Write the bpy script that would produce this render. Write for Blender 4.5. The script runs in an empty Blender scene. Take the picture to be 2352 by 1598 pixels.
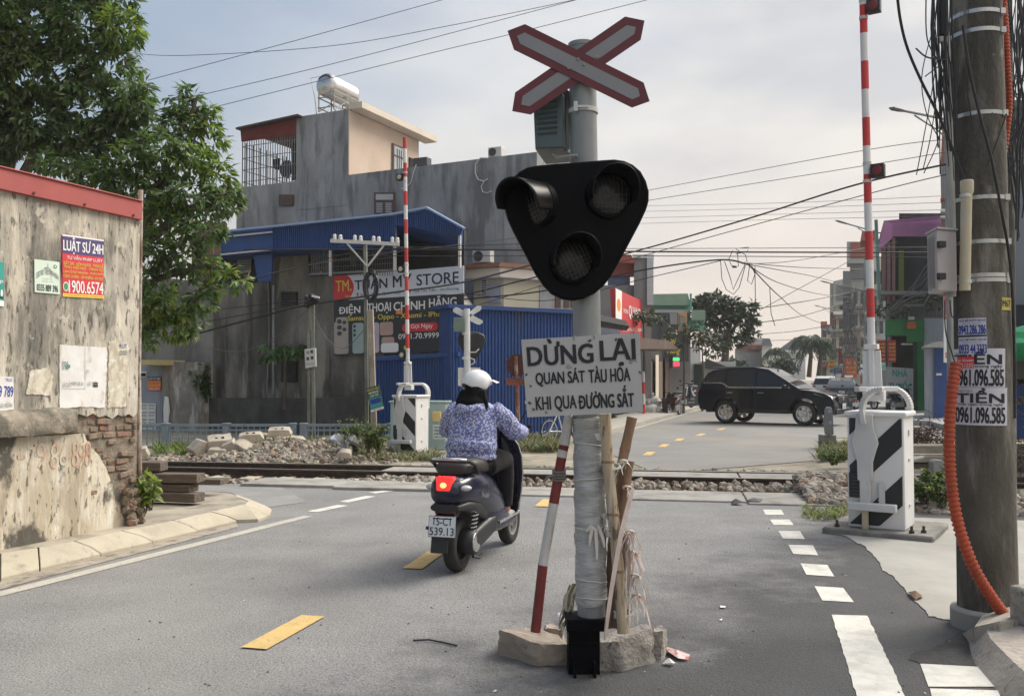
import bpy,bmesh,math,random
from mathutils import Vector as V,Matrix,noise as mnoise
from math import sin,cos,pi,radians,atan,atan2,sqrt
R=random.Random(7)
sc=bpy.context.scene
COL=sc.collection
# camera
F,H,HZ,CX,CY=2100.0,1.5,870.0,1176.0,799.0
PIT=atan((HZ-CY)/F)
cam=bpy.data.objects.new('camera',bpy.data.cameras.new('camera'))
COL.objects.link(cam)
cam.location=(0,0,H)
cam.rotation_euler=(pi/2+PIT,0,0)
cam.data.sensor_width=36
cam.data.lens=36*F/2352
cam.data.clip_start=0.05
cam.data.clip_end=3000
sc.camera=cam
# sky, sun, exposure
SUN_AZ,SUN_EL=radians(58),radians(44)
w=bpy.data.worlds.new('World')
sc.world=w
w.use_nodes=True
nt=w.node_tree
nt.nodes.clear()
N=nt.nodes.new
out,bg,sky=N('ShaderNodeOutputWorld'),N('ShaderNodeBackground'),N('ShaderNodeTexSky')
sky.sky_type='NISHITA'
sky.sun_disc=False
sky.sun_elevation=SUN_EL
sky.sun_rotation=SUN_AZ
sky.air_density=1.2
sky.dust_density=3.5
sky.ozone_density=1.0
tc,mp,n1,n2=N('ShaderNodeTexCoord'),N('ShaderNodeMapping'),N('ShaderNodeTexNoise'),N('ShaderNodeTexNoise')
mp.inputs['Scale'].default_value=(1.0,1.0,2.6)
nt.links.new(tc.outputs['Generated'],mp.inputs['Vector'])
nt.links.new(mp.outputs[0],n1.inputs['Vector'])
nt.links.new(mp.outputs[0],n2.inputs['Vector'])
n1.inputs['Scale'].default_value=2.3
n1.inputs['Detail'].default_value=5
n1.inputs['Roughness'].default_value=0.5
n2.inputs['Scale'].default_value=5.0
n2.inputs['Detail'].default_value=6
sep=N('ShaderNodeSeparateXYZ')
nt.links.new(tc.outputs['Generated'],sep.inputs[0])
def wmath(op,a,b,clamp=False):
 m=N('ShaderNodeMath');m.operation=op;m.use_clamp=clamp
 for i,x in enumerate((a,b)):
  if isinstance(x,(int,float)):m.inputs[i].default_value=x
  else:nt.links.new(x,m.inputs[i])
 return m.outputs[0]
# thin high cloud veil: denser towards the sun side and the horizon, open blue to the left
veil=wmath('ADD',wmath('MULTIPLY',sep.outputs['X'],1.15),wmath('MULTIPLY',n1.outputs[0],1.0))
veil=wmath('ADD',veil,wmath('MULTIPLY',sep.outputs['Z'],-0.75))
veil=wmath('ADD',veil,0.42,True)
veil=wmath('MULTIPLY',veil,0.93)
shade=N('ShaderNodeMix');shade.data_type='RGBA'
shade.inputs['A'].default_value=(4.7,4.75,4.95,1)
shade.inputs['B'].default_value=(6.3,6.15,5.85,1)
rmp=N('ShaderNodeMapRange')
rmp.inputs['From Min'].default_value=0.38;rmp.inputs['From Max'].default_value=0.66
nt.links.new(n2.outputs[0],rmp.inputs['Value'])
nt.links.new(rmp.outputs[0],shade.inputs['Factor'])
warm=N('ShaderNodeMix');warm.data_type='RGBA'
wr=N('ShaderNodeMapRange')
wr.inputs['From Min'].default_value=0.30;wr.inputs['From Max'].default_value=0.0
nt.links.new(sep.outputs['Z'],wr.inputs['Value'])
nt.links.new(wr.outputs[0],warm.inputs['Factor'])
nt.links.new(shade.outputs['Result'],warm.inputs['A'])
warm.inputs['B'].default_value=(6.7,5.75,5.0,1)
# unseen sky overhead is boosted to raise the ambient light and lift shadows
ov=N('ShaderNodeMix');ov.data_type='RGBA';ov.blend_type='MULTIPLY';ov.inputs['Factor'].default_value=1
gain=wmath('ADD',wmath('MULTIPLY',wmath('MAXIMUM',wmath('SUBTRACT',sep.outputs['Z'],.42),0.0),7.0),1.0)
cg=N('ShaderNodeCombineXYZ')
for q in range(3):nt.links.new(gain,cg.inputs[q])
nt.links.new(warm.outputs['Result'],ov.inputs['A']);nt.links.new(cg.outputs[0],ov.inputs['B'])
mx=N('ShaderNodeMix');mx.data_type='RGBA'
nt.links.new(veil,mx.inputs['Factor'])
nt.links.new(sky.outputs[0],mx.inputs['A'])
nt.links.new(ov.outputs['Result'],mx.inputs['B'])
nt.links.new(mx.outputs['Result'],bg.inputs['Color'])
bg.inputs['Strength'].default_value=0.105
nt.links.new(bg.outputs[0],out.inputs['Surface'])
sun=bpy.data.objects.new('sun',bpy.data.lights.new('sun','SUN'))
COL.objects.link(sun)
sun.data.energy=3.0
sun.data.angle=radians(32)
sun.data.color=(1.0,0.93,0.82)
sd=V((sin(SUN_AZ)*cos(SUN_EL),cos(SUN_AZ)*cos(SUN_EL),sin(SUN_EL)))
sun.rotation_euler=sd.to_track_quat('Z','Y').to_euler()
sun.location=(30,20,40)
sc.view_settings.view_transform='Standard'
sc.view_settings.look='None'
sc.view_settings.exposure=0.43
sc.view_settings.gamma=1.0
sc.cycles.max_bounces=6
sc.cycles.use_denoising=True
# geometry helpers
UP=V((0,0,1))
def ray(px,py):
 x,u=(px-CX)/F,(CY-py)/F
 d=V((x,cos(PIT)-u*sin(PIT),sin(PIT)+u*cos(PIT)))
 return d/d.y
def at(px,py,Y):
 d=ray(px,py)
 return V((d.x*Y,Y,H+d.z*Y))
def G(px,py,z=0.0):
 d=ray(px,py)
 t=(z-H)/d.z
 return V((d.x*t,t,z))
class Pl:
 """a vertical plane through two ground points; n faces the camera side"""
 def __init__(s,a,b):
  s.a=V((a[0],a[1],0));s.u=(V((b[0],b[1],0))-s.a).normalized()
  s.n=V((s.u.y,-s.u.x,0))
  if s.n.dot(V((0,0,0))-s.a)<0:s.n=-s.n
 def at(s,px,py,off=0.0):
  d=ray(px,py);p=s.a+s.n*off
  t=(p-V((0,0,0))).dot(s.n)/V((d.x,d.y,0)).dot(s.n)
  return V((d.x*t,d.y*t,H+d.z*t))
 def pts(s,L,off=0.0):return[s.at(x,y,off)for x,y in L]
 def back(s,t):return s.n*-t
MWD={}
def mw(o):return MWD.get(o.name,Matrix.Identity(4))
def tag(o,label=None,cat=None,group=None,kind=None):
 if label:o['label']=label
 if cat:o['category']=cat
 if group:o['group']=group
 if kind:o['kind']=kind
 return o
def thing(name,label,cat,loc=(0,0,0),rz=0.0,group=None,scale=1.0):
 o=bpy.data.objects.new(name,None);COL.objects.link(o)
 o.empty_display_size=0.2
 o.location=loc;o.rotation_euler=(0,0,rz);o.scale=(scale,)*3
 MWD[o.name]=Matrix.Translation(V(loc))@Matrix.Rotation(rz,4,'Z')@Matrix.Scale(scale,4)
 return tag(o,label,cat,group)
def dup(root,loc,rz=0.0,label=None,group=None,scale=None):
 def cp(o,parent):
  c=o.copy();COL.objects.link(c)
  if parent:c.parent=parent
  for ch in list(o.children):cp(ch,c)
  return c
 r=cp(root,None)
 r.location=loc;r.rotation_euler=(0,0,rz)
 if scale:r.scale=(scale,)*3
 if label:r['label']=label
 if group:r['group']=group
 return r
class MB:
 def __init__(s):s.v=[];s.f=[];s.m=[]
 def add(s,vs,fs,m=0):
  b=len(s.v);s.v+=[V(x)for x in vs]
  for f in fs:s.f.append(tuple(b+i for i in f));s.m.append(m)
  return s
 def box(s,c,d,rot=None,m=0):
  c=V(c);x,y,z=d[0]/2,d[1]/2,d[2]/2
  vs=[V((a*x,b*y,e*z))for e in(-1,1)for b in(-1,1)for a in(-1,1)]
  if rot is not None:
   if isinstance(rot,(int,float)):rot=Matrix.Rotation(rot,3,'Z')
   vs=[rot@q for q in vs]
  return s.add([c+q for q in vs],[(0,2,3,1),(4,5,7,6),(0,1,5,4),(2,6,7,3),(0,4,6,2),(1,3,7,5)],m)
 def bar(s,p,q,w,h=None,m=0,up=UP):
  p,q=V(p),V(q);h=h or w;d=(q-p).normalized()
  r=d.cross(up)
  if r.length<1e-4:r=d.cross(V((0,1,0)))
  r.normalize();u=r.cross(d)
  vs=[e+r*(a*w/2)+u*(b*h/2)for e in(p,q)for a,b in((-1,-1),(1,-1),(1,1),(-1,1))]
  return s.add(vs,[(3,2,1,0),(4,5,6,7),(0,1,5,4),(1,2,6,5),(2,3,7,6),(3,0,4,7)],m)
 def tube(s,pts,r,n=8,m=0,cap=True,squash=1.0):
  pts=[V(p)for p in pts];k=len(pts)
  rs=r if isinstance(r,(list,tuple))else[r]*k
  b=len(s.v);x=None
  for i,p in enumerate(pts):
   d=(pts[min(i+1,k-1)]-pts[max(i-1,0)])
   if d.length<1e-9:d=V((0,0,1))
   d.normalize()
   if x is None:
    x=d.cross(V((0,0,1))if abs(d.z)<0.9 else V((0,1,0)))
   x=x-d*x.dot(d)
   if x.length<1e-6:x=d.orthogonal()
   x.normalize();y=d.cross(x)
   for j in range(n):
    a=2*pi*j/n
    s.v.append(p+x*(cos(a)*rs[i])+y*(sin(a)*rs[i]*squash))
  for i in range(k-1):
   for j in range(n):
    j2=(j+1)%n
    s.f.append((b+i*n+j,b+i*n+j2,b+(i+1)*n+j2,b+(i+1)*n+j));s.m.append(m)
  if cap:
   s.f.append(tuple(b+j for j in range(n))[::-1]);s.m.append(m)
   s.f.append(tuple(b+(k-1)*n+j for j in range(n)));s.m.append(m)
  return s
 def cyl(s,p,q,r,r2=None,n=16,m=0):return s.tube([p,q],[r,r if r2 is None else r2],n,m)
 def prism(s,pts,vec,m=0,side=None):
  pts=[V(p)for p in pts];n=len(pts);vec=V(vec)
  s.add(pts+[p+vec for p in pts],[tuple(range(n)),tuple(range(2*n-1,n-1,-1))],m)
  b=len(s.v)-2*n
  for i in range(n):
   j=(i+1)%n
   s.f.append((b+j,b+i,b+n+i,b+n+j));s.m.append(m if side is None else side)
  return s
 def quad(s,a,b,c,d,m=0):return s.add([a,b,c,d],[(0,1,2,3)],m)
 def poly(s,pts,m=0):return s.add(pts,[tuple(range(len(pts)))],m)
 def lathe(s,prof,c,axis=(0,0,1),n=20,m=0,x=None,a0=0.0,a1=2*pi):
  c=V(c);ax=V(axis).normalized();x=V(x)if x is not None else ax.orthogonal()
  x=(x-ax*x.dot(ax)).normalized();y=ax.cross(x);b=len(s.v);k=len(prof)
  full=abs(a1-a0-2*pi)<1e-6;nn=n if full else n+1
  for r,z in prof:
   for j in range(nn):
    a=a0+(a1-a0)*j/n
    s.v.append(c+ax*z+x*(r*cos(a))+y*(r*sin(a)))
  for i in range(k-1):
   for j in range(n):
    j2=(j+1)%nn
    s.f.append((b+i*nn+j,b+i*nn+j2,b+(i+1)*nn+j2,b+(i+1)*nn+j));s.m.append(m)
  return s
 def ell(s,c,r,n=12,k=8,m=0,rot=None,fn=None):
  c=V(c);b=len(s.v)
  for i in range(k+1):
   t=pi*i/k
   for j in range(n):
    a=2*pi*j/n
    q=V((sin(t)*cos(a),sin(t)*sin(a),cos(t)))
    f=fn(q)if fn else 1.0
    q=V((q.x*r[0]*f,q.y*r[1]*f,q.z*r[2]*f))
    s.v.append(c+(rot@q if rot else q))
  for i in range(k):
   for j in range(n):
    j2=(j+1)%n
    s.f.append((b+i*n+j,b+(i+1)*n+j,b+(i+1)*n+j2,b+i*n+j2));s.m.append(m)
  return s
 def rock(s,c,r,m=0,rnd=R):
  ax=V((rnd.uniform(-1,1),rnd.uniform(-1,1),rnd.uniform(-1,1))).normalized()
  rot=Matrix.Rotation(rnd.uniform(0,6.28),3,ax)
  t=(1+sqrt(5))/2
  vs=[(-1,t,0),(1,t,0),(-1,-t,0),(1,-t,0),(0,-1,t),(0,1,t),(0,-1,-t),(0,1,-t),(t,0,-1),(t,0,1),(-t,0,-1),(-t,0,1)]
  fs=[(0,11,5),(0,5,1),(0,1,7),(0,7,10),(0,10,11),(1,5,9),(5,11,4),(11,10,2),(10,7,6),(7,1,8),(3,9,4),(3,4,2),(3,2,6),(3,6,8),(3,8,9),(4,9,5),(2,4,11),(6,2,10),(8,6,7),(9,8,1)]
  rr=V(r)if hasattr(r,'__len__')else V((r,r*rnd.uniform(.6,1),r*rnd.uniform(.5,.8)))
  return s.add([V(c)+(rot@V(((q[0]*rr.x),q[1]*rr.y,q[2]*rr.z)))*(0.52*rnd.uniform(.75,1.2))for q in vs],fs,m)
 def build(s,name,mats,parent=None,label=None,bevel=0.0,ang=35,local=False,origin=None,seg=2,flat=False,kind=None,cat=None,group=None,recalc=True):
  me=bpy.data.meshes.new(name)
  loc=V((0,0,0));vs=s.v
  if parent is not None:
   if not local:
    inv=mw(parent).inverted();vs=[inv@q for q in vs]
  else:
   if origin is None:
    xs=[q.x for q in vs];ys=[q.y for q in vs];zs=[q.z for q in vs]
    origin=V(((min(xs)+max(xs))/2,(min(ys)+max(ys))/2,min(zs)))
   loc=V(origin);vs=[q-loc for q in vs]
  me.from_pydata([tuple(q)for q in vs],[],s.f)
  if recalc:
   bm=bmesh.new();bm.from_mesh(me)
   bmesh.ops.recalc_face_normals(bm,faces=bm.faces)
   bm.to_mesh(me);bm.free()
  mats=mats if isinstance(mats,(list,tuple))else[mats]
  for q in mats:me.materials.append(q)
  me.polygons.foreach_set('material_index',s.m)
  if not flat:
   me.polygons.foreach_set('use_smooth',[True]*len(me.polygons))
   me.set_sharp_from_angle(angle=radians(ang))
  me.update()
  o=bpy.data.objects.new(name,me);COL.objects.link(o)
  if parent is not None:
   o.parent=parent;MWD[o.name]=mw(parent)
  else:
   o.location=loc;MWD[o.name]=Matrix.Translation(loc)
  if bevel:
   b=o.modifiers.new('bevel','BEVEL');b.width=bevel;b.segments=seg;b.limit_method='ANGLE';b.angle_limit=radians(40)
  return tag(o,label,cat,group,kind)
# lettering
_TX={}
HORN=dict(zip('ƠỜỚỞỠỢơờớởỡợ','OÒÓỎÕỌoòóỏõọ'));HORN['Đ']='D'
def glyphs(t,shear=0.0,cuts=0):
 k=(t,shear,cuts)
 if k not in _TX:
  cu=bpy.data.curves.new('lettering','FONT');cu.body=''.join(HORN.get(c,c)for c in t);cu.shear=shear;cu.resolution_u=3
  sp=[(i,c)for i,c in enumerate(t)if c in HORN]
  for q in range(len(sp)+1):cu.materials.append(bpy.data.materials.get('lettering')or bpy.data.materials.new('lettering'))
  for q,(i,c)in enumerate(sp):cu.body_format[i].material_index=q+1
  ob=bpy.data.objects.new('lettering',cu);COL.objects.link(ob)
  me=bpy.data.meshes.new_from_object(ob,depsgraph=bpy.context.evaluated_depsgraph_get())
  vs=[V(q.co)for q in me.vertices];fs=[tuple(p.vertices)for p in me.polygons];mi=[p.material_index for p in me.polygons]
  for q,(i,c)in enumerate(sp):
   pv=[vs[v]for f,m_ in zip(fs,mi)if m_==q+1 for v in f]
   if not pv:continue
   x0,x1=min(v.x for v in pv),max(v.x for v in pv);y0=max(0,min(v.y for v in pv));h=.72 if c.isupper()else .54;b=len(vs)
   if c=='Đ':vs+=[V((x0-.08,h*.46,0)),V((x0+(x1-x0)*.5,h*.46,0)),V((x0+(x1-x0)*.5,h*.57,0)),V((x0-.08,h*.57,0))]
   else:vs+=[V((x1-.13,h*.90,0)),V((x1+.02,h*.84,0)),V((x1+.09,h*1.10,0)),V((x1-.02,h*1.12,0))]
   fs.append((b,b+1,b+2,b+3));mi.append(0)
  bpy.data.objects.remove(ob);bpy.data.curves.remove(cu);bpy.data.meshes.remove(me)
  if vs:
   x0,x1=min(q.x for q in vs),max(q.x for q in vs);y0,y1=min(q.y for q in vs),max(q.y for q in vs)
   vs=[((q.x-x0)/max(1e-6,x1-x0),(q.y-y0)/max(1e-6,y1-y0))for q in vs]
  if cuts and vs:
   bm=bmesh.new();bv=[bm.verts.new((a,b,0))for a,b in vs]
   for f in fs:
    try:bm.faces.new([bv[i]for i in f])
    except ValueError:pass
   for q in range(1,cuts):bmesh.ops.bisect_plane(bm,geom=bm.verts[:]+bm.edges[:]+bm.faces[:],plane_co=(q/cuts,0,0),plane_no=(1,0,0))
   bm.verts.index_update();vs=[(v.co.x,v.co.y)for v in bm.verts];fs=[tuple(v.index for v in f.verts)for f in bm.faces];bm.free()
  _TX[k]=(vs,fs)
 return _TX[k]
def text(mb,t,mapf,u0,v0,u1,v1,m=0,bold=0.0,shear=0.0):
 """t fitted to the box u0..u1, v0..v1 (v upwards) of a surface given by mapf(u, v)"""
 vs,fs=glyphs(t,shear,getattr(mapf,'cuts',0))
 n=getattr(mapf,'n',V((0,-1,0)));w=bold*.75*(v1-v0);asp=(mapf(u1,v0)-mapf(u0,v0)).length/max(1e-6,(mapf(u0,v1)-mapf(u0,v0)).length)
 wu=w*abs(u1-u0)/max(1e-6,abs(v1-v0))/max(.05,asp)
 for k,(a_,b_)in enumerate(((0,0),(1,.6),(-1,.6),(1,-.6),(-1,-.6))if bold else((0,0),)):
  mb.add([mapf(u0+(u1-u0)*a+wu*a_,v0+(v1-v0)*b+w*b_)+n*(.00018*k)for a,b in vs],fs,m)
 return mb
def quadmap(a,b,c,d,off=0.003,toward=None):
 """corners: a bottom-left, b bottom-right, c top-right, d top-left"""
 a,b,c,d=V(a),V(b),V(c),V(d)
 n=(b-a).cross(d-a).normalized()
 t=(toward if toward is not None else V((0,0,H)))-a
 if n.dot(t)<0:n=-n
 def f(u,v):return(a*(1-u)+b*u)*(1-v)+(d*(1-u)+c*u)*v+n*off
 f.n=n
 return f
def rectm(mb,f,u0,v0,u1,v1,m=0):return mb.quad(f(u0,v0),f(u1,v0),f(u1,v1),f(u0,v1),m)
def discm(mb,f,u,v,ru,rv,m=0,n=20):return mb.poly([f(u+ru*cos(2*pi*i/n),v+rv*sin(2*pi*i/n))for i in range(n)],m)
# materials
def lin(h):
 h=h.lstrip('#');o=[]
 for i in(0,2,4):
  c=int(h[i:i+2],16)/255
  o.append(c/12.92 if c<=.04045 else((c+.055)/1.055)**2.4)
 return tuple(o)
_M={}
def mat(name,col,rough=.75,var=.12,scale=6.0,metal=0.0,bump=0.0,bscale=30.0,stains=(),spec=.5,emit=None,es=1.0,stretch=(1,1,1),coat=0.0,transl=0.0,alpha=None,brick=None,det=6):
 if name in _M:return _M[name]
 if isinstance(col,str):col=lin(col)
 m=bpy.data.materials.new(name);m.use_nodes=True;_M[name]=m
 t=m.node_tree;t.nodes.clear();nn=t.nodes.new;L=t.links.new
 o=nn('ShaderNodeOutputMaterial');p=nn('ShaderNodeBsdfPrincipled')
 L(p.outputs[0],o.inputs['Surface'])
 tcn=nn('ShaderNodeTexCoord')
 def noise(sca,st,detail=det,seed=0.0):
  mpn=nn('ShaderNodeMapping');mpn.inputs['Scale'].default_value=st;mpn.inputs['Location'].default_value=(seed,seed*.7,seed*1.3)
  L(tcn.outputs['Object'],mpn.inputs['Vector'])
  q=nn('ShaderNodeTexNoise');q.inputs['Scale'].default_value=sca;q.inputs['Detail'].default_value=detail;q.inputs['Roughness'].default_value=.6
  L(mpn.outputs[0],q.inputs['Vector']);return q.outputs['Fac']
 def mix(fac,a,b):
  q=nn('ShaderNodeMix');q.data_type='RGBA'
  for s,x in(('Factor',fac),('A',a),('B',b)):
   if hasattr(x,'is_linked'):L(x,q.inputs[s])
   else:q.inputs[s].default_value=x if s=='Factor' else(tuple(x)+(1,))[:4]
  return q.outputs['Result']
 def rng(x,a,b,c=0.0,d=1.0):
  q=nn('ShaderNodeMapRange');L(x,q.inputs['Value'])
  for s,y in(('From Min',a),('From Max',b),('To Min',c),('To Max',d)):q.inputs[s].default_value=y
  return q.outputs[0]
 base=col
 if brick:
  bt=nn('ShaderNodeTexBrick');mpn=nn('ShaderNodeMapping');mpn.inputs['Rotation'].default_value=brick.get('rot',(pi/2,0,0));mpn.inputs['Scale'].default_value=(brick.get('s',1),)*3
  L(tcn.outputs['Object'],mpn.inputs['Vector']);L(mpn.outputs[0],bt.inputs['Vector'])
  bt.inputs['Color1'].default_value=tuple(col)+(1,);bt.inputs['Color2'].default_value=tuple(x*brick.get('v',.7)for x in col)+(1,);bt.inputs['Mortar'].default_value=tuple(brick['mortar'])+(1,)
  bt.inputs['Scale'].default_value=1;bt.inputs['Brick Width'].default_value=brick['w'];bt.inputs['Row Height'].default_value=brick['h'];bt.inputs['Mortar Size'].default_value=brick.get('ms',.01)
  base=bt.outputs['Color']
 if var:
  f=rng(noise(scale,stretch),.3,.7)
  if brick:base=mix(rng(f,0,1,0,var),base,tuple(x*.35 for x in col))
  else:base=mix(f,tuple(max(0,x*(1-var))for x in col),tuple(min(1,x*(1+var))for x in col))
 for i,(c2,sca,lo,hi,st,amt)in enumerate(stains):
  if isinstance(c2,str):c2=lin(c2)
  base=mix(rng(noise(sca,st,8,3.7*(i+1)),lo,hi,0,amt),base,c2)
 if hasattr(base,'is_linked'):L(base,p.inputs['Base Color'])
 else:p.inputs['Base Color'].default_value=tuple(base)+(1,)
 if var and rough>.15:L(rng(noise(scale*1.7,stretch,4,9.1),.3,.7,max(.03,rough-.08),min(1,rough+.08)),p.inputs['Roughness'])
 else:p.inputs['Roughness'].default_value=rough
 p.inputs['Metallic'].default_value=metal
 p.inputs['Specular IOR Level'].default_value=spec
 p.inputs['Coat Weight'].default_value=coat
 p.inputs['Coat Roughness'].default_value=.06
 if emit is not None:
  p.inputs['Emission Color'].default_value=tuple(lin(emit)if isinstance(emit,str)else emit)+(1,);p.inputs['Emission Strength'].default_value=es
 if bump:
  bn=nn('ShaderNodeBump');bn.inputs['Strength'].default_value=bump;bn.inputs['Distance'].default_value=.02
  L(noise(bscale,stretch,6,5.5),bn.inputs['Height']);L(bn.outputs[0],p.inputs['Normal'])
 if transl:
  tr=nn('ShaderNodeBsdfTranslucent');ms=nn('ShaderNodeMixShader');ms.inputs[0].default_value=transl
  if hasattr(base,'is_linked'):L(base,tr.inputs[0])
  L(p.outputs[0],ms.inputs[1]);L(tr.outputs[0],ms.inputs[2]);L(ms.outputs[0],o.inputs['Surface'])
 return m
# materials of the setting
def vmask_asphalt():
 m=mat('asphalt',(.235,.232,.226),rough=.85,var=.2,scale=1.1,bump=.8,bscale=75,det=8,stains=(((.085,.084,.082),52,.50,.66,(1,1,1),.75),((.42,.41,.39),70,.58,.68,(1,1,1),.7),((.14,.138,.135),.5,.52,.72,(1,.35,1),.5),((.33,.315,.285),.35,.55,.75,(1,.4,1),.35)))
 t=m.node_tree;nn=t.nodes.new;L=t.links.new
 p=next(x for x in t.nodes if x.type=='BSDF_PRINCIPLED')
 src=p.inputs['Base Color'].links[0].from_socket
 tcn=nn('ShaderNodeTexCoord');sp=nn('ShaderNodeSeparateXYZ');L(tcn.outputs['Object'],sp.inputs[0])
 nz=nn('ShaderNodeTexNoise');nz.inputs['Scale'].default_value=1.3;nz.inputs['Detail'].default_value=9;nz.inputs['Roughness'].default_value=.72
 L(tcn.outputs['Object'],nz.inputs['Vector'])
 def mth(op,a,b):
  q=nn('ShaderNodeMath');q.operation=op
  for i,x in enumerate((a,b)):
   if isinstance(x,(int,float)):q.inputs[i].default_value=x
   else:L(x,q.inputs[i])
  return q.outputs[0]
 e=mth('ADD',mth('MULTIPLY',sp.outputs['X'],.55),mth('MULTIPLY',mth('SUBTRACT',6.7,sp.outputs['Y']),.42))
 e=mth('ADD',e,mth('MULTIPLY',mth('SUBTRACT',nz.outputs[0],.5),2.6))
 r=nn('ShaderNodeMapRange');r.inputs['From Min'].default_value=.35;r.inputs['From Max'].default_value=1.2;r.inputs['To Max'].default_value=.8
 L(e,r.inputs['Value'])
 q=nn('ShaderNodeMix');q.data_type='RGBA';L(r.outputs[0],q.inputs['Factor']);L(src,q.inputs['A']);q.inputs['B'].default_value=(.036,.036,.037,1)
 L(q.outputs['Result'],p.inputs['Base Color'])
 return m
M_asph=vmask_asphalt()
M_asph2=mat('far asphalt',(.21,.204,.193),rough=.9,var=.15,scale=.6,bump=.1,bscale=80,stains=(((.30,.26,.20),.25,.45,.7,(1,1,1),.5),((.10,.10,.10),90,.5,.62,(1,1,1),.4)))
M_dirt=mat('dusty earth',(.22,.195,.16),rough=.95,var=.3,scale=1.5,bump=.5,bscale=25,stains=(((.10,.09,.07),3,.5,.65,(1,1,1),.7),((.07,.09,.03),.7,.55,.7,(1,1,1),.5)))
M_kerb=mat('kerb concrete',(.40,.355,.27),rough=.85,var=.14,scale=2.2,bump=.25,bscale=60,stains=(((.23,.20,.155),3,.54,.74,(1,1,1),.6),((.14,.125,.10),9,.6,.72,(1,1,1),.5),((.50,.45,.36),2,.55,.7,(1,1,1),.4)))
M_pave=mat('trodden concrete paving',(.33,.295,.235),rough=.9,var=.22,scale=3,bump=.3,bscale=50,stains=(((.13,.11,.08),4,.5,.65,(1,1,1),.65),))
M_apron=mat('pale concrete apron',(.33,.315,.28),rough=.85,var=.12,scale=1.4,bump=.15,bscale=60,stains=(((.27,.25,.215),1.8,.5,.7,(1,.5,1),.55),((.16,.15,.13),7,.62,.72,(1,.3,1),.5),((.45,.43,.39),1.1,.5,.7,(1,1,1),.5)))
M_slab=mat('crossing concrete',(.30,.285,.255),rough=.9,var=.18,scale=2.5,bump=.4,bscale=45,stains=(((.13,.12,.11),3,.5,.68,(1,1,1),.6),))
M_white=mat('worn white road paint',(.60,.58,.52),rough=.8,var=.1,scale=9,bump=.2,bscale=120,stains=(((.24,.235,.22),45,.60,.70,(1,1,1),.5),((.34,.32,.28),5,.5,.66,(1,1,1),.5)))
M_white2=mat('dusty edge line paint',(.42,.395,.34),rough=.85,var=.12,scale=5,stains=(((.22,.21,.19),40,.54,.66,(1,1,1),.7),))
M_yellow=mat('worn yellow road paint',(.58,.40,.15),rough=.8,var=.1,scale=9,bump=.2,bscale=120,stains=(((.19,.17,.13),60,.57,.66,(1,1,1),.7),((.38,.28,.13),5,.5,.66,(1,1,1),.4)))
M_rail=mat('rusty rail steel',(.045,.03,.022),rough=.8,var=.3,scale=10,bump=.2,stains=(((.10,.06,.04),8,.5,.65,(1,1,1),.5),))
M_railtop=mat('polished rail head',(.33,.29,.245),rough=.35,var=.12,scale=12,metal=.8)
M_st=[mat('ballast stone pale',(.33,.285,.225),rough=.95,var=.35,scale=3),mat('ballast stone grey',(.22,.198,.168),rough=.95,var=.3,scale=3),mat('ballast stone brown',(.19,.135,.095),rough=.95,var=.35,scale=3)]
T_,N_=V((.983,-.183,0)),V((.183,.983,0))
def TR(s,d,z=0.0):return T_*s+N_*d+UP*z
DN,DF=13.42,14.32
def strip(mb,a,b,wd,z,m=0):
 a,b=V((a[0],a[1],z)),V((b[0],b[1],z));d=(b-a).normalized();r=V((d.y,-d.x,0))*wd/2
 mb.quad(a-r,a+r,b+r,b-r,m)
# ground, roads
mb=MB()
xs=[-400,-120,-40,-20]+[x*1.5 for x in range(-10,11)]+[20,40,120,400]
ys=[-20,0]+[3+k for k in range(26)]+[35,50,90,200,900]
for j in range(len(ys)-1):
 for i in range(len(xs)-1):
  mb.quad((xs[i],ys[j],-.07),(xs[i+1],ys[j],-.07),(xs[i+1],ys[j+1],-.07),(xs[i],ys[j+1],-.07))
mb.build('ground',M_dirt,kind='structure',origin=(0,0,-.07),flat=True)
def Z3(x,y):return(x/2.632,800+y/2.632)
def Z5(x,y):return(1600+x/2.882,1050+y/2.882)
kerb_out=[Z3(*q)for q in((-900,1630),(-300,1487),(0,1412),(240,1350),(610,1258),(925,1183),(1195,1115),(1435,1055))]
# near road: one sheet from behind the camera up to the near crossing slab
c_top=[TR(s,12.2)for s in(-9,4.5)]
left=[G(*q)for q in kerb_out]
mb=MB()
pts=[V((-6.2,-6,0)),V((4.5,-6,0)),V((4.5,4.5,0)),V((5.2,9,0)),c_top[1],c_top[0]]
mb.poly(pts)
mb.build('road',M_asph,kind='structure',origin=(0,0,0),flat=True)
mb=MB()
far_l=[TR(-.4,14.7),G(1330,1012),G(1437,987),G(1619,936)]
d18=V((.309,.951,0))
far_l+=[far_l[-1]+d18*130]
far_r=[far_l[-1]+V((9,-3,0)),V((22,44,0)),V((40,41,0)),V((40,30,0)),V((12,23,0)),G(1885,1005),G(1868,1058)]
mb.poly([q+UP*.004 for q in far_l+far_r])
mb.build('far_road',M_asph2,kind='structure',origin=(0,0,0),flat=True)
# road markings (painted sheets 4 mm above the asphalt)
mb=MB()
strip(mb,G(-30,1372),G(708,1185),.13,.004,1)
for a,b in(((717,1175),(788,1160.5)),((789,1153),(852,1139.5)),((854,1132),(905,1125.5))):
 strip(mb,G(*a),G(*b),.15,.004)
for q in(((437,345),(560,345),(580,380),(458,380)),((485,410),(615,410),(643,447),(510,447)),((540,485),(685,487),(717,540),(570,535)),((607,577),(770,580),(805,647),(640,637)),((687,700),(865,710),(912,787),(727,775)),((780,850),(970,862),(1042,957),(832,945))):
 mb.poly([G(*Z5(*p),.004)for p in q])
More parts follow.
